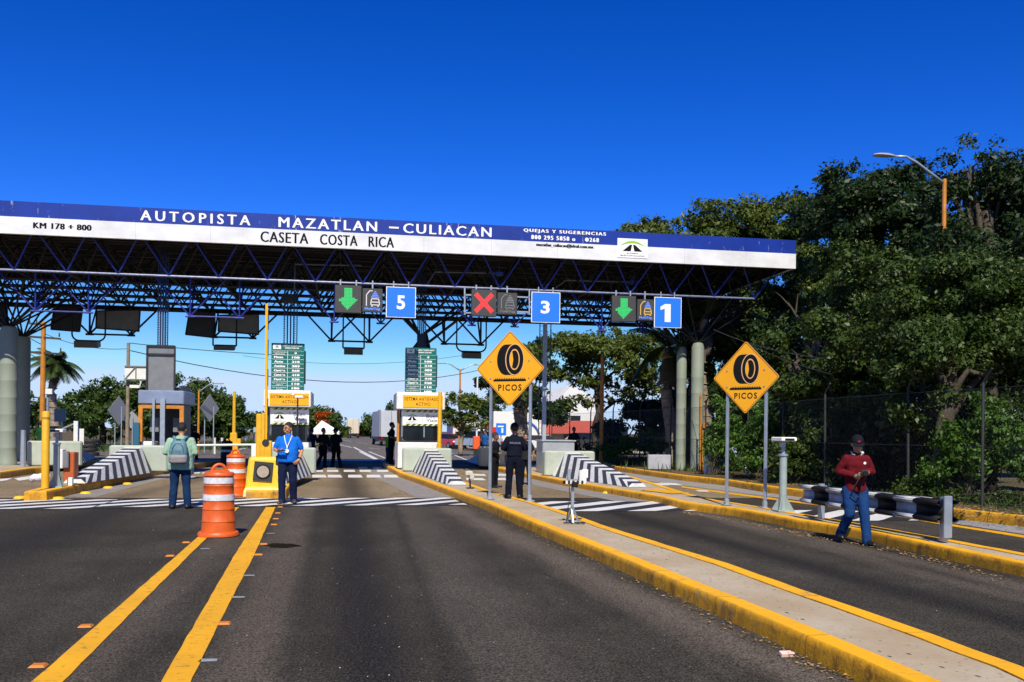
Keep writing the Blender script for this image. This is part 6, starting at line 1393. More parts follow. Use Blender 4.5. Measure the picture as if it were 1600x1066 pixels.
def bush(label, px, D, pts, n, size, m, clump=.25, group='bushes behind the fence'):
    b = gb(px, D); t = thing('bush', label, 'bush', tuple(b), group=group)
    mb = MB()
    for q in pts:
        for _ in range(3): mb.path([b+Vector((random.gauss(0, .2), random.gauss(0, .1), 0)), b.lerp(q[0], .5)+Vector((random.gauss(0, .15), 0, .1)), q[0]+Vector((random.gauss(0, .2), 0, random.gauss(0, .2)))], .02, 5, .006)
    mb.build('stem', m_bark, t); np_mesh('foliage', leaves(pts, n, size, clump, 22, .3, .3), m, t)
bush('fresh green vine growing by the white box at the right canopy columns', 1112, 33.5, [bp(1118, 700, 33.5, 18, 34), bp(1138, 680, 33.5, 24, 40), bp(1150, 720, 33, 22, 18), bp(1130, 640, 34, 18, 22)], 7000, .055, m_lf_vine)
bush('leafy shrub between the posts of the right picos sign', 1180, 30.5, [bp(1175, 690, 30.5, 26, 42), bp(1195, 655, 31, 22, 36), bp(1170, 725, 30, 24, 16)], 6500, .055, m_lf_vine)
bush('tall pale green shrub right of the right picos sign', 1245, 28, [bp(1235, 715, 28, 36, 34), bp(1262, 695, 28, 26, 40), bp(1215, 735, 28, 24, 16)], 8000, .055, m_lf_mid)
bush('vine tangle climbing the fence near the right edge', 1520, 20.8, [bp(1500, 700, 20.8, 32, 60), bp(1545, 680, 20.6, 34, 72), bp(1590, 700, 20.2, 30, 60), bp(1470, 740, 21, 26, 30)], 17000, .045, m_lf_vine)
bush('low weeds at the foot of the fence right of the guardrail end', 1440, 21.5, [bp(1430, 765, 21.5, 26, 16), bp(1470, 775, 21, 30, 14), bp(1520, 780, 20.8, 26, 12), bp(1575, 780, 20, 26, 12)], 6000, .035, m_lf_mid)
bush('low green bushes beyond the verge left of the right canopy columns', 985, 44, [bp(965, 700, 44, 30, 14), bp(1000, 690, 44, 26, 16), bp(1035, 700, 43, 22, 20)], 5000, .07, m_lf_vine)
# palms
def palm(label, base, top, r, nf, L, m, droop=1.0, hang=0, group=None):
    t = thing('palm_tree', label, 'palm', tuple(base), group=group); mb = MB(); N = 14
    pts = [base.lerp(top, k/N)+Vector((.12*math.sin(k*.5), 0, 0)) for k in range(N+1)]; mb.path(pts, r, 12, r*.62)
    for p in pts[1:-1]: mb.lathe([(r*.8, -.04), (r*.98, 0), (r*.8, .03)], p, 10, caps=False)
    mb.build('trunk', m_bark_pale, t, smooth='auto'); V = []; V2 = []; rb = MB(); c = pts[-1]
    for i in range(nf+hang):
        hg = i >= nf; az = random.uniform(0, 6.28); el = random.uniform(-.3, 1.25) if not hg else random.uniform(-1.3, -.7); d = Vector((math.cos(az)*math.cos(el), math.sin(az)*math.cos(el), math.sin(el)))
        p = c.copy(); ll = L*random.uniform(.8, 1.1)*(.7 if hg else 1); M_ = 16; prev = p.copy(); path = [p.copy()]
        for k in range(M_):
            d = (d+Vector((0, 0, -.085*droop))).normalized(); p = p+d*ll/M_; path.append(p.copy())
            if k > 1:
                side = d.cross(Vector((0, 0, 1))); side = side.normalized() if side.length > .01 else Vector((1, 0, 0))
                for s in (-1, 1):
                    for h_ in (0, .33, .66):
                        q = p-d*(ll/M_*h_); lw = ll*.24*math.sin(math.pi*min(1, (k+1)/(M_+1))**.8)+.05; tip = q+side*s*lw*.8+d*lw*.35+Vector((0, 0, -lw*.5*droop)); wv = d*.021*ll/2
                        (V2 if hg else V).extend([q-wv, q+wv, tip+wv*.3, tip-wv*.3])
        rb.path(path, .02*L/2, 5, .004)
    rb.build('frond_rib', m_lf_grey, t)
    if V: np_mesh('frond', np.array([list(v) for v in V]), m, t)
    if V2: np_mesh('dead_frond', np.array([list(v) for v in V2]), m_lf_grey, t)
    return t
palm('slender palm against the sky behind the left canopy columns', gb(82, 62, 0), WD(86, 568, 62), .36, 40, 2.0, m_lf_mid, 1.2, 10)
palm('palm with a skirt of grey dead fronds behind the right canopy columns', gb(1048, 41, .2), WD(1043, 545, 41), .33, 12, 2.4, m_lf_dark, 1.3, 26)
palm('palm trunk with ragged brown fronds seen left of the right picos sign', gb(1100, 38, .2), WD(1098, 500, 38), .3, 8, 2.0, m_lf_dark, 1.3, 12)
palm('thick palm trunk with yellowing fronds behind the point of the left picos sign', gb(815, 64, .2), WD(812, 600, 64), .5, 20, 2.6, m_lf_yel, 1.4, 10)
# left background trees
GL = 'round trees beyond the left lanes'
for (px, D, lab, pts, n) in ((160, 84, 'dark round tree right of the slender palm', [bp(140, 640, 84, 40, 34), bp(175, 620, 84, 40, 28), bp(160, 660, 83, 50, 30)], 15000),
                             (60, 88, 'low dark tree seen between the left columns and the slender palm', [bp(60, 650, 88, 40, 30), bp(95, 650, 88, 34, 26), bp(40, 625, 88, 26, 20)], 9000),
                             (235, 82, 'tallest dark tree behind the utility pole', [bp(205, 625, 82, 40, 34), bp(240, 612, 82, 44, 34), bp(225, 655, 81, 50, 34)], 16000),
                             (300, 78, 'dark tree right of the dark left booth', [bp(285, 615, 78, 32, 26), bp(315, 625, 78, 34, 28), bp(300, 655, 77, 42, 30)], 15000),
                             (355, 80, 'dark tree tapering down to the highway left of the raised barrier arm', [bp(345, 630, 80, 28, 24), bp(368, 645, 80, 22, 22), bp(350, 668, 79, 36, 20)], 12000),
                             (400, 120, 'small olive tree by the far road left of the raised barrier arm', [bp(397, 662, 120, 10, 9), bp(404, 655, 120, 8, 8)], 3000),
                             (500, 125, 'round dark tree behind the white tent', [bp(490, 660, 125, 26, 20), bp(515, 662, 125, 22, 22), bp(500, 648, 125, 20, 12), bp(528, 672, 125, 12, 12)], 9000)):
    tree(lab, gb(px, D, 0), pts, n, .16*D/80, m_lf_far if px not in (400,) else m_lf_yel, .35, clump=.6*D/80, group=GL, shell=.5)
GF = 'trees lining the far highway'
for (px, py, D, w, h, lab, m) in ((566, 672, 230, 10, 9, 'small far tree where the highway vanishes, left of the rest', m_lf_far), (580, 666, 190, 13, 13, 'far round tree left of the parked box truck', m_lf_far), (598, 660, 150, 17, 15, 'far olive tree above the parked box truck', m_lf_yel), (618, 655, 125, 20, 20, 'taller far tree touching the left side of the right booth roof', m_lf_mid),
                                 (640, 668, 115, 18, 14, 'far tree hidden behind the right booth window', m_lf_mid), (552, 678, 300, 12, 4, 'hazy low tree line at the end of the highway', m_lf_far), (536, 676, 280, 7, 6, 'far dark tree behind the small red sign', m_lf_far), (762, 640, 95, 16, 12, 'dark tree tip left of the left picos post', m_lf_dark)):
    tree(lab, gb(px, D, 0), [bp(px, py, D, w, h), bp(px+w*.5, py+h*.4, D, w*.7, h*.7), bp(px-w*.5, py+h*.3, D, w*.6, h*.7)], 3600, .17*D/100, m, .3, clump=.5*D/80, group=GF, shell=.4)
tree('red flowering tree behind the white tent', gb(503, 112, 0), [bp(500, 650, 112, 6, 4), bp(508, 646, 112, 6, 3), bp(502, 662, 112, 6, 6)], 1000, .2, leaf_mat('red_blossom', (.5, .03, .01), (.6, .12, .01), (.12, .12, .01)), .2, clump=.5, shell=.3)
# grass and weeds on the verges
def grass(name, pts, n, h, spread, m, z):
    V = []
    for _ in range(n):
        t = random.random()*(len(pts)-1); i = int(t); p = pts[i].lerp(pts[i+1], t-i)+Vector((random.gauss(0, spread), random.gauss(0, spread*1.6), 0)); p.z = z
        a = random.uniform(0, 6.28); w = Vector((math.cos(a), math.sin(a), 0))*h*.07; tip = p+Vector((random.gauss(0, h*.35), random.gauss(0, h*.35), h*random.uniform(.5, 1.2)))
        V += [p-w, p+w, tip+w*.2, tip-w*.2]
    return tag(np_mesh(name, np.array([list(v) for v in V]), m), kind='stuff')
grass('weeds', [gb(1130, 33.5), gb(1250, 27.5), gb(1400, 22.5), gb(1500, 20.5), gb(1640, 18)], 900, .14, .4, m_lf_mid, .2)
grass('grass', [gb(780, 75), gb(900, 56), gb(1000, 46), gb(1100, 37)], 3000, .3, 1.0, m_lf_mid, .18)
grass('grass', [Vector((-30, 66, 0)), Vector((-14, 72, 0)), Vector((-9.5, 90, 0)), Vector((-9.4, 140, 0))], 7000, .5, 2.0, m_lf_far, 0)

# ================================================================ FENCE
grass_z = 0
t = thing('chainlink_fence', 'tall chain-link fence on steel posts running behind the right kerb', 'fence', tuple(gb(1300, 25)))
F = [at_ground(862, 56, .18), at_ground(1000, 42.5, .18), at_ground(1170, 32.5, .18), at_ground(1290, 26.2, .18), at_ground(1420, 22.2, .18), at_ground(1536, 19.8, .18), at_ground(1680, 17.2, .18)]
posts = []
for a, b in zip(F[:-1], F[1:]):
    n = max(1, round((b-a).length/3.1))
    for k in range(n): posts.append(a.lerp(b, k/n))
posts.append(F[-1]); HF = 2.5
for k, p in enumerate(posts):
    q = p+Vector((random.gauss(0, .03), 0, HF+.15)); mb = MB(); mb.tube((p.x, p.y, .18), q, .032); mb.tube(q, q+Vector((0, -.28, .28)), .025); mb.build('post', mat('weathered_fence_post', (.035, .038, .04), .7, .1, nscale=3, namt=.25), t)
mb = MB()
for a, b in zip(posts[:-1], posts[1:]):
    e = (b-a); L = e.length; e.normalize(); st = .13; w = .0035; n = int((L+HF)/st)
    for s in (1, -1):
        for k in range(n):
            u0 = k*st-HF if s > 0 else k*st; u1 = u0+HF*s; z0_, z1_ = 0.2, .2+HF; c0, c1 = max(0, min(u0, u1)), min(L, max(u0, u1))
            if c1 <= c0: continue
            def zz2(u): return z0_+(z1_-z0_)*(u-u0)/(u1-u0)
            A1 = a+e*c0; B1 = a+e*c1; A1.z = zz2(c0); B1.z = zz2(c1); mb.quad(A1-EZ*w, B1-EZ*w, B1+EZ*w, A1+EZ*w)
    for z in (.25, 1.45, .2+HF): A1 = a.copy(); B1 = b.copy(); A1.z = B1.z = z; mb.beam(A1, B1, .014)
mb.build('wire_mesh', mat('dark_galvanised_wire', (.05, .05, .05), .5, .5), t)
mb = MB(); p = WD(1140, 690, 31.5); mb.tube(WD(1145, 700, 31), WD(1172, 744, 30.5), .06); mb.build('leaning_brace', M['galv2'], t)
# white boxes and plinths by the right columns
q = gb(1114, 34.2); t = thing('utility_box', 'grey upright concrete box right of the right canopy columns', 'box', tuple(q)); MB().bbox((q.x, q.y, .75), (.32, .35, 1.1), .02).build('box', mat('grey_box', (.38, .38, .4), .7, nscale=3), t); MB().box((q.x-.2, q.y+.1, .5), (.14, .2, .62)).build('side_plate', M['white'], t)
q = gb(1050, 36.8); t = thing('low_wall', 'low pale wall behind the feet of the right canopy columns', 'wall', tuple(q)); MB().bbox((q.x-.25, q.y+.8, .5), (.95, .15, .6), .02).build('wall', mat('lilac_grey_wall', (.42, .42, .47), .8, nscale=2), t)
mb = MB(); pr = WY(1095, 690, 35.2); mb.path([(pr.x, 35.25, .2), (pr.x, 35.25, 3.2), (pr.x+.02, 35.25, 3.3)], .035, 8); mb.tube((pr.x+.1, 35.25, .2), (pr.x+.1, 35.25, 2.0), .03); mb.bbox((pr.x+.14, 35.2, 2.0), (.14, .12, .22), .01); mb.build('conduit', M['orange2'], can)

# ================================================================ POLES, LAMPS AND WIRES
def lamp(label, px, pyt, pyb, D, arm, r, m, double=False, armdz=.5, group='street lamps'):
    b = at_ground(px, D, 0); tp = WD(px, pyt, D); t = thing('street_lamp', label, 'street lamp', (b.x, b.y, 0), group=group)
    MB().tube((b.x, b.y, 0), (b.x, b.y, tp.z), r, r*.72, 14).build('pole', m, t)
    dirs = [arm]+([Vector((-arm.x, arm.y, arm.z*.9))] if double else [])
    for a in dirs:
        e = Vector((b.x, b.y, tp.z-.12))+a; s = Vector((b.x, b.y, tp.z-.12)); mid = s.lerp(e, .55)+Vector((0, 0, .1*a.length)); u = Vector((a.x, a.y, 0)).normalized()
        pts = [s, s.lerp(mid, .5), mid, mid.lerp(e, .5)+Vector((0, 0, .05*a.length)), e]; MB().path(pts, r*.5, 8, r*.42).build('arm', M['galv'], t, smooth=True)
        hm_ = MB(); L = .62 if r > .05 else .8
        ring = []
        for f, w_, h_ in ((0, .04, .03), (.12, .07, .05), (.35, .11, .07), (.7, .13, .06), (.93, .1, .04), (1.0, .04, .02)): ring.append((e+u*(f*L), w_, h_))
        n = 12; sd = Vector((-u.y, u.x, 0)); vs = []
        for c, w_, h_ in ring:
            for i in range(n): an = 2*math.pi*i/n; vs.append(c+sd*(w_*math.cos(an))+EZ*(h_*math.sin(an)*(1 if math.sin(an) > 0 else .6)))
        fs = [(k*n+i, k*n+(i+1) % n, (k+1)*n+(i+1) % n, (k+1)*n+i) for k in range(5) for i in range(n)]+[tuple(range(n-1, -1, -1)), tuple(range(5*n, 6*n))]
        hm_.add(vs, fs); hm_.build('lamp_head', mat('lamp_grey', (.4, .4, .38), .45, .2), t, smooth='auto')
    return t
D = 25.0; e = WD(1372, 241, D-.4); s = WD(1471, 280, D); lamp('street lamp with orange pole and long grey arm above the right trees', 1471, 280, 700, D, Vector((e.x-s.x+.45, e.y-s.y+.1, e.z-s.z+.12)), .075, M['orange2'])
lamp('double armed street lamp on a thin orange pole above the small round tree', 718, 577, 700, 75, Vector((-1.35, 0, .55)), .1, M['orange2'], True)
lamp('street lamp on an orange pole right of the dark left booth, its arm pointing right', 310, 610, 700, 62, Vector((1.0, 0, .6)), .08, M['orange2'])
lamp('small street lamp arm above the trees right of the grey board back', 284, 602, 700, 66, Vector((1.1, 0, .5)), .06, M['galv'])
def pole(label, px, pyt, D, r, m, name='pole', cat='pole', z0=0.0, r2=None):
    b = at_ground(px, D, z0); tp = WD(px, pyt, D); t = thing(name, label, cat, (b.x, b.y, z0)); MB().tube((b.x, b.y, z0), (b.x, b.y, tp.z), r, r2 or r*.8, 12).build('shaft', m, t); return t, b, tp
pole('rusty orange pole standing alone in front of the airy tree under the canopy', 940, 556, 44, .105, M['orange2'], z0=.15)
pole('thin white flag pole between the small round tree and the left picos sign', 745, 590, 66, .07, M['white'])
t, b, tp = pole('yellow utility pole with crossarms beside the slender palm', 66, 503, 50, .15, M['orange2'], 'utility_pole', 'utility pole')
for dz, w_ in ((-.1, 1.0), (-.78, 2.0), (-1.6, 2.2)):
    mb = MB(); mb.beam((b.x-w_*.75, b.y, tp.z+dz), (b.x+w_*.45, b.y-.1, tp.z+dz-.12), .1)
    for s in (-.7, -.35, .4): mb.tube((b.x+w_*s, b.y, tp.z+dz), (b.x+w_*s, b.y, tp.z+dz+.22), .045, .03)
    mb.beam((b.x-w_*.45, b.y, tp.z+dz), (b.x, b.y, tp.z+dz-.5), .04); mb.build('crossarm', m_bark, t)
q = at_ground(75, 48, 0); MB().tube((b.x+.35, b.y-.3, 0), (b.x+.35, b.y-.3, 3.6), .07).build('service_pipe', M['galv'], t); MB().bbox((b.x+.45, b.y-.4, 3.5), (.35, .25, .3), .02).build('meter_box', M['white'], t)
t, b, tp = pole('slim pale utility pole behind the dark left booth carrying a white framed panel', 199, 536, 50, .11, m_bark_pale, 'utility_pole', 'utility pole')
a, c = WD(195, 593, 49.7), WD(229, 573, 49.7); pn = MB().box(((a.x+c.x)/2, a.y, (a.z+c.z)/2), (c.x-a.x, .08, c.z-a.z)).build('panel', M['white'], t)
mb = MB(); mb.beam((a.x, a.y-.06, a.z), (c.x, a.y-.06, a.z), .07).beam((a.x, a.y-.06, c.z), (c.x, a.y-.06, c.z), .07).beam((a.x, a.y-.06, a.z), ((a.x+c.x)/2, a.y-.06, c.z), .05).beam(((a.x+c.x)/2, a.y-.06, a.z), ((a.x+c.x)/2, a.y-.06, c.z), .05); mb.build('frame', M['grey_mid'], t)
a, c = WD(200, 606, 49.7), WD(214, 602, 49.7); MB().box(((a.x+c.x)/2+.1, a.y, (a.z+c.z)/2), (c.x-a.x, .2, .16)).beam((c.x+.1, a.y, a.z), (c.x+.25, a.y, a.z+.6), .05).build('camera_arm', M['white'], t)
t, b, tp = pole('yellow pole with a crossed base plate left of the raised barrier arm', 365.5, 612, 56, .11, M['yellow'], 'marker_post', 'post')
zc = WD(365, 690, 56).z; MB().bbox((b.x, b.y-.05, zc), (.85, .25, .36), .03).bbox((b.x, b.y-.06, zc-.02), (.4, .3, 1.1), .03).box((b.x-.0, b.y, .4), (.5, .5, .8)).build('base', M['yellow'], t)
pole('slim white steel post under the canopy right of the left canopy columns', 36.5, 672, 33, .1, M['galv'], 'post', 'post', .2)
def wire(label, pts, D0, D1, sag, r=.02):
    a, b = WD(*pts[0], D0), WD(*pts[1], D1); mb = MB(); N = 16; q = [a.lerp(b, k/N)-EZ*sag*4*(k/N)*(1-k/N) for k in range(N+1)]; mb.path(q, r, 5); o = mb.build('overhead_wire', M['rubber'], base=tuple(a)); tag(o, label, 'wire', 'overhead wires')
wire('overhead wire dropping from the pale utility pole to behind the left booth', ((201, 536), (470, 556)), 50, 58, .1)
wire('long overhead wire crossing the sky behind both price boards', ((204, 548), (760, 576)), 50, 76, 1.4, .025)
wire('thin upper wire across the sky between the two price boards', ((380, 556), (745, 552)), 80, 78, .8, .016)
wire('thin service wire from the yellow utility pole to the pale utility pole', ((66, 520), (199, 545)), 50, 50, .3, .016)
wire('slack service wire hanging before the trees above the right picos sign', ((1115, 515), (1290, 560)), 29, 26, .15, .012)
wire('lower slack service wire behind the right picos sign', ((1150, 528), (1300, 585)), 28, 25.5, .1, .010)
# back-turned diamond signs on the left
def backsign(label, px, py, w, h, D, posts_px, pyb, twist):
    c = WD(px, py, D); hh = h/2*D/FPX; t = thing('road_sign', label, 'road sign', (c.x, c.y, .2), group='road signs seen from behind')
    ex = Vector((math.cos(twist), math.sin(twist), 0)); nr = Vector((-ex.y, ex.x, 0)); MB().extr([(hh, 0), (0, hh), (-hh, 0), (0, -hh)], c, ex, EZ, nr, .03).build('panel', mat('dull_sign_back', (.35, .36, .36), .5, .4), t)
    for p in posts_px:
        q = WD(p, py, D-.1); mb = MB(); mb.beam((q.x, q.y, .15), (q.x, q.y, c.z+hh*.3), .05); mb.build('post', M['galv'], t)
backsign('back of a diamond sign turned nearly edge-on, on two posts behind the left ramp', 186, 642, 18, 46, 56, (180, 190), 700, R(60))
backsign('smaller square backed diamond sign facing away beside the dark left booth', 206, 656, 20, 28, 57, (207,), 700, R(-12))
backsign('back of a tilted diamond sign on two posts right of the dark left booth', 328, 638, 22, 44, 56, (320, 334), 700, R(58))
# boom of the left gate
a, b = WD(300, 696, 30), WD(404, 695, 29); t = thing('boom_gate', 'thin white boom lowered across the lane between the dark left booth and the yellow block', 'barrier arm', (a.x, a.y, .2)); MB().tube(a, b, .035).build('boom', M['white_clean'], t); MB().bbox((b.x-.1, b.y, .6), (.22, .22, 1.1), .02).build('support', M['white'], t); MB().bbox((a.x-.1, a.y, .75), (.3, .3, 1.2), .02).build('cabinet', mat('dark_blue_panel', (.02, .06, .15), .5), t)
for k, x in enumerate((336, 347)):
    q = at_ground(x, 54, .0); o = MB().tube((q.x, q.y, .15), (q.x, q.y, 1.05), .05).tube((q.x, q.y, 1.05), (q.x, q.y, 1.1), .06).build('bollard', M['white'], base=(q.x, q.y, .15)); tag(o, ['short white bollard left of its twin beyond the white boom', 'short white bollard right of its twin beyond the white boom'][k], 'bollard', 'white bollards')
q = gb(96, 44, 0); a, c = WD(85, 659, 44), WD(102, 639, 44); t = thing('board', 'small blue grey board on posts above the left ramp, behind the grey camera post', 'sign', (q.x, q.y, 0)); MB().box(((a.x+c.x)/2, a.y, (a.z+c.z)/2), (c.x-a.x, .1, c.z-a.z)).build('panel', mat('blue_grey_panel', (.2, .26, .32), .5), t); MB().beam((q.x, q.y, 0), (q.x, q.y, a.z), .06).build('post', M['galv'], t)
t = thing('tyre_stack', 'stack of old black tyres beyond the left lanes', 'tyres', tuple(gb(139, 52, 0))); q = gb(139, 52, 0)
for k in range(4):
    mb = MB(); N = 20; mb.lathe([(.32, .02+.24*k), (.5, .04+.24*k), (.52, .13+.24*k), (.5, .22+.24*k), (.32, .24+.24*k), (.28, .13+.24*k)], (q.x+random.gauss(0, .05), q.y, 0), N, caps=False); mb.build('tyre', M['rubber'], t)
q = gb(127, 50, 0); t = thing('small_sign', 'narrow white sign on a post left of the tyre stack', 'sign', tuple(q)); a, c = WD(124, 695, 50), WD(131, 670, 50); MB().box(((a.x+c.x)/2, a.y, (a.z+c.z)/2), (c.x-a.x, .05, c.z-a.z)).build('panel', M['white'], t); MB().beam((q.x, q.y, 0), (q.x, q.y, a.z), .05).build('post', M['galv'], t)
q = gb(119, 52, 0); t = thing('gate_post', 'tall pale concrete post with a diagonal brace left of the narrow white sign', 'post', tuple(q)); tp = WD(119, 658, 52); MB().beam((q.x, q.y, 0), (q.x, q.y, tp.z), .22).build('post', M['white'], t); MB().beam((q.x-1.3, q.y, tp.z-.7), (q.x, q.y, tp.z-.1), .08).beam((q.x-1.5, q.y, 0), (q.x-1.5, q.y, 1.5), .15).build('brace', M['galv'], t)

# ================================================================ BUILDINGS AND TENT
t = thing('building', 'long low white building with a red band under its eaves behind the right trees', 'building', tuple(at_ground(850, 92)))
a = at_ground(771, 92); b = at_ground(880, 88); c = at_ground(955, 86); z1 = WD(800, 643, 92).z; m_w = mat('white_render', (.72, .7, .66), .8, nscale=.5, namt=.06); m_r = mat('red_band_paint', (.5, .09, .06), .7, nscale=1, namt=.1)
yb = a.y; x0, x1, x2 = a.x, b.x, c.x
MB().box(((x0+x1)/2, yb+5, z1/2), (x1-x0, 10, z1)).build('wall', m_w, t)
MB().box(((x1+x2)/2+.02, yb+5.2, WD(900, 668, 90).z/2+.2), (x2-x1, 10, WD(900, 668, 90).z)).build('wall', mat('grey_render', (.3, .29, .28), .8, nscale=.5), t)
zr0, zr1 = WD(900, 678, 90).z, WD(900, 657, 90).z; MB().box(((x1+x2)/2-.3, yb+4.7, (zr0+zr1)/2), (x2-x1+1.6, 11, zr1-zr0)).build('red_band', m_r, t)
mb = MB()
for k in range(4): mb.box((x1+2+k*2.6, yb+.1, 1.5), (1.4, .3, 1.6))
mb.build('window', M['glass'], t)
mb = MB(); cx_, cz_ = WD(826, 690, 91.5).x, WD(826, 690, 91.5).z; mb.path([(cx_+1.35*1.0*math.cos(a_), yb-.1, cz_+1.9*math.sin(a_)) for a_ in [math.pi*i/14 for i in range(15)]], .1, 6); mb.build('blue_arch', mat('blue_arch_paint', (.02, .12, .5), .5), t)
t = thing('tall_building', 'tall white gabled wall glimpsed through the airy tree', 'building', tuple(at_ground(895, 110))); a = at_ground(868, 110); b = at_ground(932, 110); z1 = WD(890, 622, 110).z; z2 = WD(890, 602, 110).z
mb = MB(); mb.extr([(0, 0), (b.x-a.x, 0), (b.x-a.x, z1), ((b.x-a.x)*.4, z2), (0, z1*.92)], (a.x, a.y, 0), EX, EZ, EY, 12); mb.build('wall', m_w, t); mb = MB(); mb.box(((a.x+b.x)/2, a.y-.05, z1*.5), (1.2, .1, 1.6)); mb.build('window', M['glass'], t)
t = thing('white_shed', 'plain white building behind the small round tree', 'building', tuple(at_ground(745, 85))); a, b = at_ground(708, 88), at_ground(758, 88); z1 = WD(700, 655, 88).z; MB().box(((a.x+b.x)/2, a.y+3, z1/2), (b.x-a.x, 6, z1)).build('wall', m_w, t); MB().box(((a.x+b.x)/2, a.y+3, z1+.06), (b.x-a.x+.4, 6.4, .12)).build('roof', M['galv'], t); MB().box(((a.x+b.x)/2, a.y-.03, 1.1), (1.6, .06, 2.2)).build('door', M['grey_mid'], t)
q = at_ground(508, 68); t = thing('tent', 'white canopy tent with a peaked roof beyond the middle lane', 'tent', tuple(q))
a, b = WD(486, 675, 66), WD(530, 673, 66); pk = WD(503, 657, 68); m_tent = mat('white_tent_cloth', (.8, .78, .74), .8, nscale=2, namt=.05); yb = a.y; ze = WD(508, 674, 66).z
c4 = [(a.x, yb, ze), (b.x, yb, ze), (b.x, yb+3.5, ze), (a.x, yb+3.5, ze)]; mb = MB(); mb.add(c4+[(pk.x, yb+1.75, pk.z)], [(0, 1, 4), (1, 2, 4), (2, 3, 4), (3, 0, 4)]); mb.add(c4+[(x, y, z-.22) for x, y, z in c4], [(0, 4, 5, 1), (1, 5, 6, 2), (2, 6, 7, 3), (3, 7, 4, 0)]); mb.build('roof', m_tent, t)
for x, y, z in c4: MB().beam((x, y, 0), (x, y, z), .05).build('leg', M['galv'], t)
q = at_ground(514, 66); MB().box((q.x, q.y+1.5, .45), (.8, .6, .9)).build('table', M['blue_steel'], t)

# ================================================================ VEHICLES
def wheel(t, x, y, r, w=.2, yaw_axis='x'):
    mb = MB(); mb.tube((x-w/2, y, r), (x+w/2, y, r), r, n=20); o = mb.build('wheel', M['rubber'], t, local=True); MB().tube((x-w/2-.005, y, r), (x+w/2+.005, y, r), r*.58, n=14).build('rim', M['galv'], o, local=True)
def car(label, loc, rz, col, kind='sedan', group='cars parked beyond the booths'):
    t = thing('parked_car', label, 'car' if kind != 'pickup' else 'pickup', tuple(loc), rz, group); m = mat('car_paint_%03d_%03d' % (int(col[0]*100), int(col[2]*100)), col, .25, .2, spec=.6)
    if kind == 'sedan': body = [(-2.1, .35), (2.1, .35), (2.15, .6), (2.05, .85), (1.2, .92), (-1.5, .95), (-2.1, .9), (-2.18, .6)]; cab = [(-1.6, .93), (1.15, .9), (.5, 1.38), (-1.0, 1.4)]
    elif kind == 'pickup': body = [(-2.5, .45), (2.5, .45), (2.55, .75), (2.45, 1.0), (1.3, 1.08), (-2.5, 1.08)]; cab = [(-.7, 1.06), (1.3, 1.06), (.75, 1.68), (-.55, 1.7)]
    else: body = [(-2.1, .4), (2.1, .4), (2.15, .7), (2.0, 1.0), (1.2, 1.08), (-2.1, 1.1)]; cab = [(-2.05, 1.09), (1.15, 1.06), (.5, 1.62), (-1.9, 1.64)]
    hw = .86
    def sect(pr, w0, w1, zt):
        n = len(pr); vs = []
        for s in (-1, 1):
            for y, z in pr: w_ = lerp(w0, w1, (z-pr[0][1])/max(.01, zt-pr[0][1])); vs.append((s*w_, y, z))
        return vs, [tuple(range(n)), tuple(range(2*n-1, n-1, -1))]+[(i, n+i, n+(i+1) % n, (i+1) % n) for i in range(n)]
    mb = MB(); mb.add(*sect(body, hw, hw*.96, 1.0)); mb.build('body', m, t, local=True); mb = MB(); mb.add(*sect(cab, hw*.93, hw*.74, cab[2][1])); g_ = mb.build('window', M['glass'], t, local=True)
    mb = MB(); yy = [p[0] for p in cab]; mb.bbox((0, (cab[2][0]+cab[3][0])/2, cab[2][1]+.01), (hw*1.5, cab[2][0]-cab[3][0]+.05, .05), .01); mb.build('roof', m, t, local=True)
    e = body[1][0]
    for x in (-.62, .62): MB().bbox((x, e+.0, .68), (.32, .1, .15), .02).build('headlight', M['white_clean'], t, local=True); MB().bbox((x*1.1, -e-.03, .75), (.2, .08, .2), .02).build('taillight', mat('red_lens', (.4, .01, .01), .3), t, local=True)
    for x in (-.78, .78):
        for y in (-e*.62, e*.62): wheel(t, x, y, .33)
    MB().bbox((0, e+.06, .48), (1.6, .12, .2), .03).bbox((0, -e-.06, .48), (1.6, .12, .2), .03).build('bumper', M['grey_dark'], t, local=True)
    return t
car('bright red pickup parked just right of the right booth', at_ground(704, 88), R(200), (.5, .01, .015), 'sedan')
car('dark blue car parked right of the bright red one', at_ground(722, 96), R(185), (.02, .04, .1), 'suv')
car('dark car parked under the white flag pole', at_ground(734, 90), R(20), (.03, .04, .06), 'suv')
car('pale silver pickup parked left of the left picos post', at_ground(748, 80), R(25), (.4, .45, .5), 'pickup')
car('white car glimpsed behind the right side of the left picos sign', at_ground(840, 84), R(80), (.7, .7, .7), 'sedan')
car('dark grey car parked before the red banded building', at_ground(905, 78), R(85), (.05, .05, .05), 'suv')
car('red car parked before the red banded building at the foot of the orange pole', at_ground(925, 80), R(80), (.4, .02, .02), 'sedan')
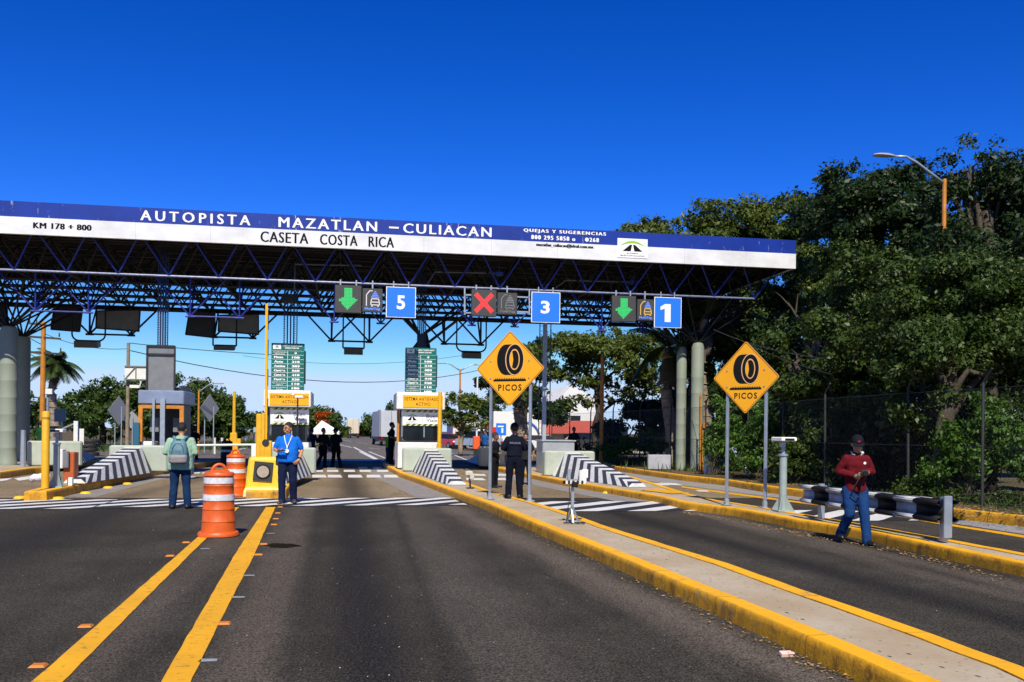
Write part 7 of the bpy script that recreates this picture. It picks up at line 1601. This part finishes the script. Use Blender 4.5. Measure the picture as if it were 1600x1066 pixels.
def truck(label, loc, rz, col, L, h, name='box_truck', group=None):
    t = thing(name, label, 'truck', tuple(loc), rz, group); m = mat('cargo_%03d_%03d' % (int(col[0]*100), int(col[2]*100)), col, .5, nscale=1, namt=.08)
    MB().bbox((0, -.3, .95+(h-.95)/2), (2.45, L-2.2, h-.95), .03).build('cargo_box', m, t, local=True)
    MB().bbox((0, L/2-.4, 1.35), (2.2, 1.7, 1.9), .12).build('cab', M['white'], t, local=True); MB().box((0, L/2+.46, 1.8), (1.9, .03, .7)).build('window', M['glass'], t, local=True)
    MB().box((0, 0, .82), (.9, L-1, .2)).build('chassis', M['grey_dark'], t, local=True)
    mb = MB(); mb.beam((-1.15, -.3-(L-2.2)/2-.02, 1.0), (-1.15, -.3-(L-2.2)/2-.02, h), .08).beam((1.15, -.3-(L-2.2)/2-.02, 1.0), (1.15, -.3-(L-2.2)/2-.02, h), .08).box((0, -.3-(L-2.2)/2-.02, 1+(h-1)/2), (.05, .04, h-1.05)); mb.build('door_frame', M['grey_mid'], t, local=True)
    MB().box((0, -.3-(L-2.2)/2, .6), (2.3, .1, .15)).build('bumper', M['grey_dark'], t, local=True)
    for x in (-1.0, 1.0):
        for y in (-L/2+1.6, L/2-.8): wheel(t, x, y, .48, .3)
        MB().box((x, -.3-(L-2.2)/2-.06, .8), (.25, .05, .12)).build('taillight', mat('red_lens', (.4, .01, .01), .3), t, local=True)
truck('white box truck with grey rear doors parked at the right side of the highway', at_ground(604, 103), R(4), (.5, .52, .55), 11, 3.75)
truck('cream truck driving away down the middle of the highway', at_ground(551.5, 190), 0, (.65, .55, .4), 10, 3.9)
truck('small white van driving away left of the cream truck', at_ground(540, 200), 0, (.75, .75, .75), 5.5, 2.6, 'white_van')
# small far signs
def farsign(label, px, py, w, h, D, m, cat='road sign', group=None):
    c = WD(px, py, D); k = D/FPX; t = thing('road_sign', label, cat, (c.x, c.y, 0), group=group); MB().bbox((c.x, c.y, c.z), (w*k, .08, h*k), .02).build('panel', m, t); MB().beam((c.x, c.y+.08, 0), (c.x, c.y+.08, c.z), .1).build('post', M['galv'], t); return t, c, k
m_redsign = mat('red_sign_sheet', (.6, .015, .02), .45)
farsign('small red sign beyond the end of the highway, above the white van', 541.5, 668, 5, 4.5, 200, m_redsign)
t, c, k = farsign('blue square sign left of the officer in navy, before the white building', 783, 671, 16, 19, 80, m_bluesign)
mb = MB(); mb.box((c.x-.05, c.y-.05, c.z+.25), (.5, .01, .12)).box((c.x+.1, c.y-.05, c.z-.1), (.16, .01, .4)); mb.build('symbol', M['white_clean'], t)
farsign('blue square sign among the trees right of the orange pole', 965, 671, 8, 14, 75, m_bluesign)
farsign('round red sign left of the left picos post', 759.5, 667, 6, 6, 72, m_redsign)
farsign('red banner panel just right of the round red sign, behind the picos post', 772, 672, 8, 9, 84, m_redsign)
farsign('small grey road sign by the left highway, before the left trees', 384, 673, 14, 5, 95, mat('pale_blue_sign', (.3, .42, .5), .5))
farsign('second small grey sign right of the first by the left highway', 399, 672, 6, 8, 90, mat('pale_blue_sign', (.3, .42, .5), .5))
q = W(744, 716); t = thing('orange_box', 'small upright orange box beside the shaded ramp behind the left picos sign', 'box', (q.x, q.y, .1)); MB().bbox((q.x, q.y, .95), (.42, .3, .8), .03).build('box', mat('bright_orange_panel', (.75, .1, .02), .5), t); MB().box((q.x, q.y, .3), (.3, .25, .5)).build('stand', M['grey_dark'], t)
q = at_ground(689, 70); c = WD(689, 644, 95); t = thing('water_tank', 'tan water tank on a mast above the small round tree', 'tank', (c.x, c.y, 0)); MB().lathe([(.5, c.z-.5), (.6, c.z-.3), (.6, c.z+.3), (.3, c.z+.55)], (c.x, c.y, 0), 16).build('tank', mat('tan_tank', (.4, .25, .15), .7), t, smooth='auto'); MB().beam((c.x, c.y, 0), (c.x, c.y, c.z-.4), .25).build('mast', M['grey_mid'], t)
